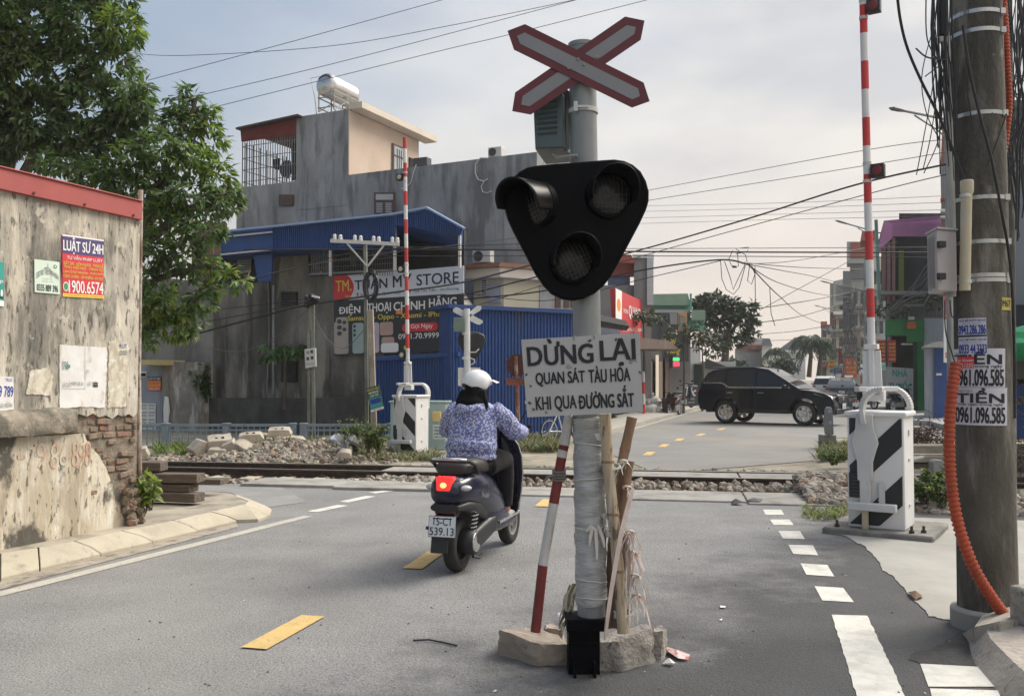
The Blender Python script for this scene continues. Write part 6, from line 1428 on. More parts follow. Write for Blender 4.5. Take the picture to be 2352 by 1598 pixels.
for k in range(10):
 cx_,cy_,rx_,ry_=851+rnd.uniform(-4,5),658+rnd.uniform(-4,4),rnd.uniform(11,19),rnd.uniform(29,38)
 P=[at(cx_+rx_*cos(2*pi*j/24),cy_+ry_*sin(2*pi*j/24),19.72+rnd.uniform(-.02,.02))for j in range(25)]
 mb.tube(P,.013,5)
mb.build('loops',M_bk,t)
t,f=sheet('estate_poster','tilted green and blue poster plate tied to the telegraph pole','poster',[at(853,947,19.7),at(882,938,19.7),at(871,883,19.7),at(839,892,19.7)],mat('dark green print',(.05,.10,.05),rough=.6,var=.2,scale=3),.02)
printing(t,f,[('r',.05,.12,.95,.55,8),('r',.1,.3,.9,.5,2),('r',0,0,1,.1,3),('t','BÁN ĐẤT NỀN',.1,.86,.9,.95,7,.02),('t','KHU DÂN CƯ',.15,.72,.85,.82,3,.02),('t','GIÁ RẺ',.2,.6,.8,.69,3,.02),('t','0912 345',.2,.02,.8,.08,4,.02)])
mp_=thing('meter_pole','short grey pole with a white meter box and tangled cable joints by the old wall','pole',at(716,970,20.9));Ym=20.9
mb=MB()
for e in(-5,6):p,q=at(715+e,1000,Ym),at(714+e*.8,690,Ym);p.z=-.1;mb.bar(p,q,.07,.07)
mb.bar(at(714,760,Ym),at(714,690,Ym),.16,.05)
for k in range(6):y=720+k*45;mb.bar(at(708,y,Ym),at(722,y,Ym),.04)
mb.build('lattice_post',M_gpole,mp_)
mb=MB();mb.prism([at(*q,Ym-.1)for q in((701,846),(725,842),(724,799),(699,802))],V((0,.14,0)));bx=mb.build('meter_box',M_ac,mp_,bevel=.01)
for x,y in((704,806),(713,804),(704,820),(714,818)):
 mb=MB();mb.prism([at(*q,Ym-.102)for q in rc(x,y,x+6,y+7)],V((0,-.004,0)));mb.build('window',M_acd if(x,y)!=(704,806)else M_gry1,bx)
mb=MB();mb.prism([at(*q,Ym-.102)for q in rc(703,832,723,838)],V((0,-.004,0)));mb.build('label_strip',M_frost,bx)
mb=MB();rnd=random.Random(10)
for k in range(16):mb.rock(at(714+rnd.uniform(-12,16),690+rnd.uniform(-12,14),Ym-.08),.09,0,rnd)
mb.build('cable_joints',M_bk,mp_,flat=True)
t=thing('pole_floodlight','small white flood lamp on the short grey meter pole','lamp',at(724,683,Ym-.15));mb=MB();mb.bar(at(710,688,Ym-.1),at(722,684,Ym-.1),.02);mb.build('arm',M_pipe,t);mb=MB();mb.box(at(725,682,Ym-.15),(.18,.1,.04),Matrix.Rotation(.2,3,'Y'));mb.build('head',M_wpaint,t,bevel=.01)
# right of the tracks: bollard, stacked beams, marker
t=thing('bollard','grey steel bollard with two round reflectors on a concrete foot','bollard',G(1908,1030));Yb_=G(1908,1030).y
P0=facing(Yb_);prof=[(478,505),(490,465),(517,450),(545,462),(563,505),(562,550),(573,610),(580,840),(482,840),(470,740),(460,640),(475,570)]
ZA4=lambda x,y:(1820+x/6.075,860+y/6.075)
mb=MB();mb.prism(P0.pts([ZA4(*q)for q in prof],.1),P0.back(.16));mb.build('post',mat('galvanised grey',(.22,.23,.24),rough=.5,var=.12,scale=4),t,bevel=.015)
for x,y,r in((517,515,26),(525,675,27)):
 mb=MB();c=P0.at(*ZA4(x,y),.1);mb.lathe([(0,.014),(.035,.01),(r/6.075*Yb_/F,0),(r/6.075*Yb_/F,-.01)],c,P0.n,18);mb.build('reflector',mat('grey reflector',(.36,.37,.38),rough=.3,var=.05),t)
mb=MB();z_=P0.at(*ZA4(530,842)).z;c=G(1908,1030);mb.prism([c+V((x,y,-.05))for x,y in((-.14,0),(.13,0),(.15,.3),(-.17,.3))],UP*(z_+.05));mb.build('concrete_foot',M_slab,t,bevel=.015)
M_beam=mat('old concrete beam',(.40,.345,.265),rough=.9,var=.18,scale=3,bump=.3,stains=(((.16,.12,.09),3,.52,.68,(.3,2,2),.7),))
for k,(x0,y0,x1,y1,Y,h,dp,lb)in enumerate(((2080,1030,2420,1012,15.9,.13,.5,'long pale beam topmost in the stack behind the barrier box'),(2070,1062,2300,1030,15.6,.10,.35,'thin broken beam under the topmost long beam'),(2085,1075,2240,1063,15.7,.14,.4,'dark lower beam near the rails behind the marker post'),(2300,1035,2480,1022,15.0,.2,.4,'brown beam right of the concrete pole'),(2290,1055,2480,1040,14.9,.12,.4,'lowest brown beam right of the concrete pole'))):
 a_,b_=at(x0,y0,Y),at(x1,y1,Y);b_.z=a_.z=max(.08,(a_.z+b_.z)/2)
 mb=MB();mb.bar(a_-UP*h/2,b_-UP*h/2,dp,h);tag(mb.build('concrete_beam',M_beam if k<2 else mat('brown beam',(.17,.12,.09),rough=.9,var=.25,scale=4),bevel=.012),lb,'beam','beams piled beside the tracks')
mb=MB();mb.tube([at(2092,1056,15.0),at(2119,1050,15.1)],.03,10);tag(mb.build('white_pipe',M_wpaint),'short white pipe end lying on the beams','pipe')
c=at(2158,1128,11.2);c.z=0;zt_=at(2158,1056,11.2).z
mb=MB();mb.prism([V((c.x-.07,c.y,0)),V((c.x+.07,c.y,0)),V((c.x+.065,c.y,zt_-.03)),V((c.x+.04,c.y,zt_)),V((c.x-.04,c.y,zt_)),V((c.x-.07,c.y,zt_-.03))],V((0,.14,0)));tag(mb.build('marker_post',mat('grey marker concrete',(.22,.215,.2),rough=.9,var=.25,scale=5,bump=.4),bevel=.01),'squat grey concrete marker post beside the orange conduit','post')
def brush(label,c,r,n,seed,m):
 rnd=random.Random(seed);mb=MB()
 for _ in range(n):
  p=V(c)+V((rnd.gauss(0,.5)*r[0],rnd.gauss(0,.5)*r[1],abs(rnd.gauss(0,.5))*r[2]));d=V((rnd.gauss(0,1),rnd.gauss(0,1),rnd.gauss(0,.7))).normalized()*rnd.uniform(.1,.3)
  if rnd.random()<.35:mb.tube([p-d,p+V((rnd.uniform(-.05,.05),0,.03)),p+d],.006,4)
  else:leaf(mb,p,d,.13,.05,1,rnd,.4)
 o=mb.build('dry_brush',m,flat=True,recalc=False);tag(o,label,'brush pile')
M_dry=[mat('dry twig',(.16,.12,.09),rough=.95,var=.3),mat('dead leaf',(.20,.13,.085),rough=.95,var=.35,scale=8)]
brush('heap of dead brown leaves and branches at the right edge behind the pole',at(2345,960,15.0),(.5,.6,1.3),900,3,M_dry)
brush('small dry brush lying on the corner behind the barrier box',at(2112,1016,17.8),(.5,.4,.35),300,4,M_dry)
brush('dead branches on the beams right of the concrete pole',at(2345,1075,13.6),(.35,.4,.4),160,5,M_dry)
# the near crossing signal
def ZX(x,y):return(1110+x/3.76,y/3.76)
def ZH(x,y):return(1110+x/2.467,340+y/2.467)
def ZL(x,y):return(1110+x/2.4,940+y/2.4)
M_galv=mat('galvanised pole steel',(.23,.245,.24),rough=.5,var=.12,scale=4,metal=.25,bump=.03,stains=(((.34,.35,.34),5,.5,.68,(1,1,.3),.6),((.15,.155,.145),7,.56,.7,(1,1,.2),.6)))
M_sigblk=mat('signal black',(.0045,.0048,.006),rough=.5,var=.2,scale=2,spec=.06)
M_visor=mat('visor black',(.006,.006,.007),rough=.34,var=.1,scale=3,spec=.3)
M_sred=mat('dark reflective red',(.10,.010,.017),rough=.5,var=.12,scale=4);M_swht=mat('grey reflective white',(.20,.205,.215),rough=.55,var=.06,scale=3)
M_edge=mat('dirty sign edge',(.10,.085,.08),rough=.8,var=.3,scale=6)
Y0=4.76
base=at(1358,1544,4.66);base.z=0
sg=thing('crossing_signal','tall grey crossing signal with a red bordered white cross and a black three lamp head','crossing signal',V((.41,Y0,0)))
pb,ptop=V((.412,Y0,.22)),at(1337,107,Y0)
mb=MB();mb.tube([pb,pb.lerp(ptop,.5),ptop],[.0735,.0725,.071],28);mb.build('pole',M_galv,sg)
def pol(z):return pb.lerp(ptop,(z-pb.z)/(ptop.z-pb.z))
mb=MB();mb.tube([ptop-UP*.01,ptop+UP*.012],.074,24);mb.build('pole_cap',M_galv,sg)
# solid base box; its black stands in for a dark open recess
mb=MB();c=at(1345,1500,4.7);c.z=0
a,b_=at(1304,1421,4.68),at(1381,1421,4.68);hw=(b_.x-a.x)/2;xm=(a.x+b_.x)/2;hz_=a.z
mb.box((xm+.01,Y0+.0,hz_-.03),(hw*2+.03,.19,.06));mb.box((xm,Y0+.02,hz_/2-.03),(hw*2-.01,.16,hz_-.05));mb.box((xm,Y0-.065,hz_*.55),(hw*2-.02,.02,.012));mb.build('footing_box',M_sigblk,sg,bevel=.004)
mb=MB();
for k in range(2):mb.box((xm+(.05 if k else-.05),Y0-.095,.035),(.012,.05,.08))
mb.build('foot_brackets',M_sigblk,sg)
# crossbuck: two crossed blades, each red with a grey white centre
PX0=facing(Y0-.09)
cb1=[(210,268),(360,210),(1385,715),(1437,875),(1285,930),(265,430)];cw1=[(292,312),(358,283),(1338,765),(1353,832),(1285,860),(318,380)]
cb2=[(250,960),(275,800),(1225,145),(1393,180),(1360,345),(410,990)];cw2=[(328,905),(340,832),(1240,220),(1317,236),(1305,296),(400,920)]
for pts,inn,o in((cb2,cw2,0),(cb1,cw1,.006)):
 mb=MB();mb.prism(PX0.pts([ZX(*p)for p in pts],o),PX0.back(.004),0,1);bl=mb.build('crossbuck_blade',[M_sred,M_edge],sg,flat=True)
 mb=MB();mb.prism(PX0.pts([ZX(*p)for p in inn],o+.0016),PX0.back(.0014));mb.build('white_band',M_swht,bl,flat=True)
for q in((985,492),(820,512),(735,590),(870,560)):
 mb=MB();c=PX0.at(*ZX(*q),.008);mb.cyl(c,c+PX0.n*.006,.007,n=8);mb.build('blade_bolt',M_galv,sg)
# clamp straps on the pole
zc=at(1337,257,Y0).z
mb=MB();mb.tube([pol(zc-.012),pol(zc+.012)],.0785,28);mb.box(pol(zc+.004)+V((-.045,-.08,0)),(.02,.02,.05));mb.box(pol(zc)+V((-.01,-.081,.004)),(.06,.012,.012));mb.build('pole_strap',M_grm,sg)
# relay box behind the pole on the left
M_rly=mat('teal grey relay box',(.075,.105,.11),rough=.5,var=.12,scale=4)
PR=Pl(at(1226,870,Y0+.02),at(1292,870,Y0-.02))
mb=MB();
F4=[PR.at(*ZX(*q))for q in((447,1285),(688,1275),(680,800),(428,850))]
bkv=V((.065,.20,0))
mb.prism(F4,bkv);bx=mb.build('relay_box',M_rly,sg,bevel=.006)
mb=MB();B4=[PR.at(*ZX(*q))for q in((447,1285),(688,1272),(742,1335),(545,1388))]
mb.add([F4[0]-UP*.001,F4[1]-UP*.001,F4[1]+bkv-UP*.03,F4[0]+bkv-UP*.035],[(0,1,2,3)]);mb.build('box_underside',mat('grey underside',(.20,.20,.19),rough=.6,var=.1),bx)
mb=MB()
for k in range(7):
 y=885+k*46;a_,b2=PR.at(*ZX(470,y+10),.004),PR.at(*ZX(640,y-4),.004);mb.prism([a_,b2,b2+UP*.012+PR.n*.012,a_+UP*.012+PR.n*.012],UP*.003)
mb.build('louvres',M_rly,bx)
mb=MB();mb.tube([at(*ZX(630,1290),Y0+.02),at(*ZX(605,1335),Y0+.04),at(*ZX(640,1365),Y0+.0),at(*ZX(740,1350),Y0-.07),at(*ZX(815,1343),Y0-.085)],.009,8);mb.build('conduit',mat('grey conduit',(.28,.28,.27),rough=.6,var=.05),bx)
# perforated bracket between box and pole
mb=MB();u0,u1=at(*ZX(700,790),Y0+.05),at(*ZX(700,1290),Y0+.05)
for e in(0,.014):mb.bar(u0+V((e,0,0)),u1+V((e,0,0)),.004,.03)
for k in range(14):p=u0.lerp(u1,k/13);mb.bar(p,p+V((.016,0,-.012)),.006,.03)
mb.build('bracket',M_galv,bx)
# signal head: rounded triangle plate with a rolled rim
hp=[(300,98),(420,86),(560,76),(680,66),(745,62),(800,70),(850,92),(895,130),(925,185),(941,245),(940,300),(925,350),(890,425),(840,520),(780,630),(720,735),(680,785),(630,825),(570,852),(510,864),(450,855),(390,825),(345,780),(300,715),(230,580),(170,465),(140,400),(126,345),(122,280),(135,220),(165,170),(205,132),(250,108)]
PH=Pl(at(1160,870,Y0-.16),at(1490,870,Y0-.10))
mb=MB();mb.prism(PH.pts([ZH(*p)for p in hp],0),PH.back(.05));head=mb.build('signal_head',M_sigblk,sg,bevel=.012,seg=3)
M_lens=mat('unlit dark lens',(.012,.011,.011),rough=.25,var=.2,scale=6,spec=.3);M_grid=mat('lens grid',(.09,.09,.085),rough=.3,var=.25,scale=20)
S_h=2.467
def lampunit(cx,cy,r,ax,rot,tilt_mesh,vis_len,a0,a1,flare):
 c=PH.at(*ZH(cx,cy),.004);R_=r/S_h/F*Y0;ax=ax.normalized()
 x=(UP-ax*ax.dot(UP)).normalized();y=ax.cross(x)
 mb=MB();mb.lathe([(R_*1.16,-.03),(R_*1.16,.012),(R_*1.03,.02),(R_*1.0,.004)],c,ax,36,x=x);bz=mb.build('lamp_bezel',M_sigblk,head)
 mb=MB();mb.lathe([(R_*1.0,.006),(R_*.8,.016),(R_*.5,.024),(0,.028)],c,ax,32,x=x);mb.build('lens',M_lens,bz)
 mb=MB();g=Matrix.Rotation(tilt_mesh,3,ax)
 for k in range(-4,5):
  s=k/4.6
  for fam in(0,1):
   h=sqrt(max(0,1-s*s))*.95
   if h<.2:continue
   P=[]
   for j in range(9):
    t_=-h+2*h*j/8;uu,vv=(s,t_)if fam==0 else(t_,s)
    if fam==1 and vv>.15:continue
    rr_=min(1,sqrt(uu*uu+vv*vv));P.append(c+g@(y*uu+x*vv)*R_*.95+ax*(.031-.022*rr_*rr_))
   if len(P)>2:mb.tube(P,.0014,4)
 mb.build('lens_grid',M_grid,bz)
 mb=MB();rings=7;n=36;b0=len(mb.v)
 vs=[]
 for i in range(rings+1):
  s=i/rings
  for j in range(n+1):
   a=a0+(a1-a0)*j/n
   edge=.5+.5*cos(a-rot)
   L=vis_len*s*(.30+.70*edge**flare)
   rr_=R_*(1.10+.03*s)
   mb.v.append(c+x*(rr_*cos(a))+y*(rr_*sin(a))+ax*(L+.004))
 for i in range(rings):
  for j in range(n):k=i*(n+1)+j;mb.f.append((k,k+1,k+n+2,k+n+1));mb.m.append(0)
 v=mb.build('visor',M_visor,bz,recalc=False);so=v.modifiers.new('thick','SOLIDIFY');so.thickness=.004;so.offset=1
fw=PH.n
lampunit(712,268,116,fw+V((.16,0,.06)),0,.02,.16,-1.9,1.9,.8)
lampunit(506,640,112,fw+V((.10,0,.02)),0,.45,.17,-1.9,1.9,.8)
lampunit(300,320,112,fw*.66+V((-.60,0,-.06)),.25,.3,.20,-1.95,1.75,.5)
mb=MB();mb.cyl(PH.at(*ZH(520,300),-.05),V((pol(2.3).x,Y0,PH.at(*ZH(520,300)).z)),.04);mb.cyl(PH.at(*ZH(520,700),-.05),V((pol(2.0).x,Y0,PH.at(*ZH(520,700)).z)),.04);mb.build('head_bracket',M_sigblk,sg)
# wrapped plastic film and tied strips on the lower pole
M_film=mat('grey plastic wrap',(.40,.40,.39),rough=.55,var=.14,scale=7,bump=.5,bscale=14,stretch=(1,1,4),stains=(((.26,.27,.26),6,.5,.64,(1,1,2.5),.7),((.52,.52,.51),9,.56,.68,(1,1,5),.7),((.36,.38,.27),3,.6,.7,(1,1,1),.4)))
M_film2=mat('pale plastic strip',(.56,.53,.47),rough=.6,var=.14,scale=8,stains=(((.36,.32,.26),6,.52,.68,(1,1,1),.6),))
zt_,zb_=at(1353,955,Y0).z,at(1358,1383,Y0).z;rnd=random.Random(14)
mb=MB();P,Rr=[],[];n=90;b0=0
for i in range(n+1):
 z=zb_+(zt_-zb_)*i/n;P.append(pol(z));Rr.append(.0775+.003*abs(sin(i*.9))+rnd.uniform(0,.0022))
mb.tube(P,Rr,36,cap=False)
for k,v in enumerate(mb.v):
 c=pol(v.z);d=V((v.x-c.x,v.y-c.y,0));a=atan2(d.y,d.x)
 q=d.normalized()*(.0025*sin(a*3+v.z*34)+.0018*sin(a*2-v.z*61));mb.v[k]=v+q+UP*(.012*sin(a+1))
mb.build('plastic_wrap',M_film,sg,ang=80)
def ribbon(mb,pts,w0,m=0,tw=0.0,rnd=random):
 pts=[V(p)for p in pts];L_,R_2=[],[]
 for k,p in enumerate(pts):
  d=(pts[min(k+1,len(pts)-1)]-pts[max(k-1,0)]).normalized();s=d.cross(V((sin(tw*k),-cos(tw*k),0)))
  if s.length<.1:s=V((1,0,0))
  s.normalize();w_=w0*(1 if 0<k<len(pts)-1 else .5);L_.append(p-s*w_/2);R_2.append(p+s*w_/2)
 b=len(mb.v);n=len(pts)
 for l_,r_ in zip(L_,R_2):mb.v+=[l_,r_]
 for k in range(n-1):mb.f.append((b+2*k,b+2*k+1,b+2*k+3,b+2*k+2));mb.m.append(m)
mb=MB();rnd=random.Random(16)
for z,k in((at(0,1205,Y0).z,5),(at(0,1330,Y0).z,0),(at(0,1372,Y0).z,0),(at(0,1100,Y0).z,0),(at(0,1020,Y0).z,0)):
 P=[pol(z)+V((.0815*cos(a),.083*sin(a),.012*sin(a*1+z*9)+rnd.uniform(-.003,.003)))for a in[2*pi*j/24 for j in range(25)]]
 mb.tube(P,.0035,5)
 for e in range(k):
  p=pol(z)+V((.015,-.086,0));d=(-.04,-.025,.03,.045,.01)[e];q=(-.02,-.09,-.015,-.10,-.16)[e]
  ribbon(mb,[p,p+V((d*.5,-.012,q*.15+.012)),p+V((d*.9,-.014,q*.5)),p+V((d*1.1,-.010,q))],.017,0,.05)
mb.build('tied_strips',M_film2,sg,recalc=False)
mb=MB();c=at(1372,1010,Y0-.085);mb.poly([c,c+V((.03,0,-.01)),c+V((.025,-.002,.05)),c+V((.008,-.004,.035)),c+V((-.015,0,.03))]);mb.build('torn_sticker',M_torn,sg)
# warning board tied to the pole
M_brd=mat('grey white warning board',(.43,.425,.41),rough=.55,var=.06,scale=3,stains=(((.30,.29,.27),3,.56,.72,(1,1,1),.6),((.14,.11,.09),11,.66,.72,(1,1,1),.8)))
cs=[at(1211,958,4.57),at(1477,946,4.50),at(1469,764,4.50),at(1197,780,4.57)]
t,f=sheet('warning_board','grey white board telling to stop and watch for trains, tied to the signal pole','sign',cs,M_brd,.006)
mb=MB()
def zs(x,y):return((x-230)/665,(1508-y)/440)
text(mb,'DỪNG',f,.045,.655,.60,.985,1,.035);text(mb,'LẠI',f,.665,.60,.955,.94,1,.035)
text(mb,'QUAN SÁT',f,.10,.385,.52,.60,1,.026);text(mb,'TÀU HỎA',f,.555,.40,.905,.625,1,.026)
text(mb,'KHI QUA',f,.085,.055,.435,.255,1,.026);text(mb,'ĐƯỜNG SẮT',f,.455,.075,.925,.345,1,.026)
mb.build('lettering',PM,t,flat=True,recalc=False)
mb=MB();rnd=random.Random(5)
for u,v in((.58,.93),(.80,.94),(.02,.55),(.05,.40),(.03,.18),(.06,.1),(.99,.5)):
 P=[f(u+rnd.uniform(.005,.022)*cos(a),v+rnd.uniform(.006,.03)*sin(a))+f.n*.001 for a in[2*pi*k/9 for k in range(9)]];mb.poly(P)
mb.build('rust_spots',mat('rust chip',(.10,.075,.06),rough=.9,var=.3),t,flat=True,recalc=False)
for u in(.45,.62):
 mb=MB();mb.tube([f(u,.95),f(u,1.01)+f.n*.004,f(u,1.01)-f.n*.12],.003,5);mb.build('tie_wire',M_galv,t)
# props leaning round the pole
M_rw=[mat('flaking red paint',(.17,.028,.024),rough=.75,var=.25,scale=8,stains=(((.42,.37,.34),9,.63,.7,(1,1,.3),.8),)),mat('flaking white paint',(.52,.50,.47),rough=.8,var=.12,scale=8,stains=(((.22,.19,.17),10,.60,.68,(1,1,.3),.8),))]
t=thing('striped_post','leaning red and white post propped in the left concrete block','post',at(1229,1445,4.75))
spn=[((1230,1450),(1247,1297),0),((1247,1297),(1272,1155),1),((1272,1155),(1290,1050),0),((1290,1050),(1293,1033),1),((1293,1033),(1296,1022),0),((1296,1022),(1307,955),1)]
for(a,b,m)in spn:
 mb=MB();mb.tube([at(*a,4.74+.02*(1450-a[1])/400),at(*b,4.74+.02*(1450-b[1])/400)],[.026,.0255],14);mb.build('painted_length',M_rw[m],t)
mb=MB();rnd=random.Random(31);c0=at(1284,1090,4.76)
for k in range(4):
 P=[c0+V((.031*cos(a),.031*sin(a),-.02+.014*k+.008*sin(a)))for a in[2*pi*j/14 for j in range(15)]];mb.tube(P,.007,5)
ribbon(mb,[c0+V((-.03,-.03,0)),c0+V((-.055,-.03,-.005)),c0+V((-.085,-.03,-.035))],.018)
mb.build('rag_knot',mat('dark dirty rag',(.16,.15,.13),rough=.9,var=.3,scale=8),t,recalc=False)
M_bam=mat('weathered bamboo',(.44,.34,.22),rough=.75,var=.25,scale=5,stretch=(8,8,.6),bump=.4,stains=(((.20,.13,.08),5,.50,.60,(5,5,.5),.8),((.60,.53,.42),6,.53,.62,(6,6,.5),.7),((.10,.065,.045),9,.58,.64,(3,3,1),.8)))
M_bamd=mat('rotten bamboo',(.24,.15,.095),rough=.85,var=.3,scale=6,stretch=(5,5,.6),stains=(((.09,.05,.035),5,.5,.64,(3,3,.6),.8),((.42,.34,.25),5,.56,.7,(5,5,.5),.6)))
for lb,pts,r,m,cut in(('long thick bamboo pole leaning right behind the text board',[(1390,950),(1396,1060),(1408,1180),(1420,1310),(1432,1452)],.029,M_bam,True),('short bamboo pole tilted to the right with its top cut off',[(1452,958),(1436,1030),(1418,1110),(1408,1250),(1395,1440)],.026,M_bamd,True),('stubby rotten bamboo stick wrapped in plastic strips',[(1446,1058),(1437,1115),(1428,1180),(1420,1300),(1415,1440)],.024,M_bamd,True)):
 Yq=4.66 if 'long' in lb else(4.78 if 'short' in lb else 4.72)
 P,rs=[],[]
 q=[at(x,y,Yq)for x,y in pts]
 for a,b in zip(q,q[1:]):
  for j in range(3):P.append(a.lerp(b,j/3));rs.append(r*(1.07 if j==0 else .98))
 P.append(q[-1]);rs.append(r*1.1);mb=MB();mb.tube(P,rs,12)
 bo=mb.build('bamboo_pole',m);tag(bo,lb,'bamboo pole','bamboo poles tied round the signal pole')
 for c0 in q[1:-1]:
  mb=MB();mb.tube([c0-UP*.006,c0+UP*.006],r*1.14,12);mb.build('joint_ring',M_bamd,bo)
# rags and torn strips hanging on the bamboo
t=thing('torn_rags','bunch of torn pinkish white plastic rags hanging down the bamboo poles','rags',at(1445,1420,4.72));rnd=random.Random(71)
M_rag=[mat('pinkish rag',(.66,.55,.49),rough=.7,var=.18,scale=7,transl=.2),mat('grey white rag',(.66,.63,.57),rough=.7,var=.15,scale=7,transl=.2),mat('brown rag',(.28,.20,.16),rough=.8,var=.2,scale=7),mat('black yellow rag',(.22,.22,.12),rough=.8,var=.5,scale=16)]
mb=MB()
for x0,y0,x1,n,L_,m in((1440,1222,1466,12,50,0),(1444,1270,1474,14,62,0),(1448,1322,1478,13,60,1),(1450,1368,1484,15,66,0),(1438,1230,1450,6,170,2),(1385,1070,1412,8,50,3),(1392,1185,1402,5,50,1),(1440,1120,1452,5,50,0),(1425,1060,1450,6,30,1)):
 cx0,cy0=(x0+x1)/2-6,y0
 for k in range(n):
  Yq=4.70+rnd.uniform(-.08,.05);e=rnd.uniform(-1,1.4);P=[at(cx0+rnd.uniform(-4,4),cy0+rnd.uniform(-5,5),4.70)];wv=rnd.uniform(0,6);Lk=L_*rnd.uniform(.55,1.2)
  for j in range(1,9):g=j/8;P.append(at(cx0+e*(x1-x0)*.75*g**.7+3*sin(wv+g*7),cy0+Lk*(g*g*.75+g*.25)-6*sin(g*3.1)*abs(e),4.70+(Yq-4.70)*g))
  ribbon(mb,P,rnd.uniform(.005,.017),m if rnd.random()<.7 else rnd.choice((0,1)),rnd.uniform(-.35,.35))
 if m in(0,1):mb.tube([at(cx0+9*cos(a),cy0+4*sin(a),4.69+.02*sin(a))for a in[2*pi*q/10 for q in range(11)]],.006,5,m)
mb.build('strips',M_rag,t,recalc=False,ang=70)
mb=MB();ribbon(mb,[at(1455,1120,4.66),at(1445,1155,4.64),at(1428,1220,4.62),at(1415,1290,4.6),at(1405,1350,4.6),at(1398,1400,4.6),at(1392,1462,4.6)],.026,0,.12);ribbon(mb,[at(1398,1385,4.6),at(1395,1420,4.6),at(1388,1470,4.6)],.02,0);mb.build('long_strip',M_rag[:1]+M_rag[1:],t,recalc=False,ang=70)
for(cx,cy,n)in((1405,1070,3),(1412,1218,4),(1432,1405,3)):
 mb=MB()
 for k in range(n):c=at(cx,cy+k*4,4.69);mb.tube([c+V((.045*cos(a),.05*sin(a),.01*sin(a+k)))for a in[2*pi*j/16 for j in range(17)]],.006,5)
 mb.build('tie',M_rag[1],t)
t=thing('yellow_black_rag','faded yellow and black rag strips behind the left side of the signal foot','rags',at(1310,1430,4.85));mb=MB();rnd=random.Random(72)
for k in range(16):
 x=rnd.uniform(1300,1322);Yq=4.86+rnd.uniform(-.02,.03);P=[at(x+6,1345+rnd.uniform(-6,10),Yq)]+[at(x-j*rnd.uniform(1,5),1345+j*22,Yq-.01*j)for j in range(1,6)];ribbon(mb,P,.018,rnd.choice((3,1,3)),.3)
mb.build('strips',M_rag,t,recalc=False,ang=70)
# concrete blocks round the foot
M_cb=mat('rough grey concrete',(.34,.31,.27),rough=.95,var=.3,scale=14,bump=1,bscale=45,stains=(((.17,.14,.12),5,.52,.66,(1,1,1),.7),((.46,.41,.35),7,.55,.68,(1,1,1),.5),((.10,.085,.075),30,.60,.66,(1,1,1),.7)))
M_cb2=mat('brownish concrete',(.30,.25,.20),rough=.95,var=.2,scale=5,bump=.8,bscale=26,stains=(((.16,.12,.10),5,.5,.66,(1,1,1),.7),((.42,.36,.30),8,.56,.7,(1,1,1),.6)))
def rough_block(label,foot,top,m,seed,sub=2):
 """foot: px on the ground (near edge order left to right, then back), top: matching px for the upper rim with depth taken from foot"""
 rnd=random.Random(seed);lo=[G(*p)for p in foot];hi=[]
 for(x,y),q in zip(top,lo):p=at(x,y,q.y);hi.append(p)
 mb=MB();n=len(lo);mb.add([q-UP*.02 for q in lo]+hi,[tuple(range(n))[::-1],tuple(range(n,2*n))]+[(i,(i+1)%n,n+(i+1)%n,n+i)for i in range(n)])
 o=mb.build('concrete_block',m,ang=180)
 tag(o,label,'concrete block','concrete blocks holding up the signal pole')
 me=o.data;bm=bmesh.new();bm.from_mesh(me);bmesh.ops.triangulate(bm,faces=bm.faces);bmesh.ops.subdivide_edges(bm,edges=bm.edges,cuts=7,use_grid_fill=True)
 bmesh.ops.smooth_vert(bm,verts=bm.verts,factor=.05,use_axis_x=True,use_axis_y=True,use_axis_z=True)
 for v in bm.verts:
  q=v.co*22+V((seed,0,0));v.co+=v.normal*(.02*mnoise.noise(q*.45)+.008*mnoise.noise(q*1.3)+.009*mnoise.noise(q*2.7))
 bm.to_mesh(me);bm.free();me.polygons.foreach_set('use_smooth',[True]*len(me.polygons));me.set_sharp_from_angle(angle=radians(45))
rough_block('brownish concrete block under the striped post, left of the signal foot',[ZL(*q)for q in((85,1355),(300,1412),(470,1405),(478,1300),(330,1270),(120,1290))],[ZL(*q)for q in((92,1215),(312,1292),(472,1298),(430,1250),(330,1210),(160,1205))],M_cb2,3)
rough_block('big crumbly concrete block right of the signal foot',[ZL(*q)for q in((645,1440),(770,1445),(945,1395),(940,1300),(800,1290),(660,1330))],[ZL(*q)for q in((628,1290),(745,1275),(925,1205),(900,1185),(760,1215),(640,1262))],M_cb,4)
rough_block('small mossy concrete lump behind the big block on the right',[ZL(*q)for q in((930,1385),(985,1385),(1020,1330),(1000,1300),(930,1310))],[ZL(*q)for q in((935,1225),(985,1225),(1015,1215),(985,1190),(935,1185))],M_cb,5)
rough_block('dark stone pieces behind the left concrete block',[ZL(*q)for q in((330,1290),(440,1290),(450,1230),(340,1230))],[ZL(*q)for q in((345,1210),(440,1215),(440,1175),(350,1185))],M_cb2,6)
mb=MB();P=[at(*ZL(x,y),4.95)for x,y in((385,1155),(410,1120),(450,1110),(462,1150),(455,1190),(420,1200),(395,1185))];c=sum(P,V())/7-V((0,.06,-.01))
for k in range(7):mb.add([P[k],P[(k+1)%7],c],[(0,1,2)])
tag(mb.build('crumpled_bag',M_torn,flat=True,recalc=False),'crumpled white bag scrap behind the left concrete block','bag')
def litter(name,label,pts,m,lift=.02):
 mb=MB();rnd=random.Random(len(label));P=[G(*p)+UP*(.008+rnd.uniform(0,lift))for p in pts];c=sum(P,V())/len(P)+UP*lift
 for k in range(len(P)):mb.add([P[k],P[(k+1)%len(P)],c],[(0,1,2)])
 tag(mb.build(name,m,flat=True,recalc=False),label,'litter')
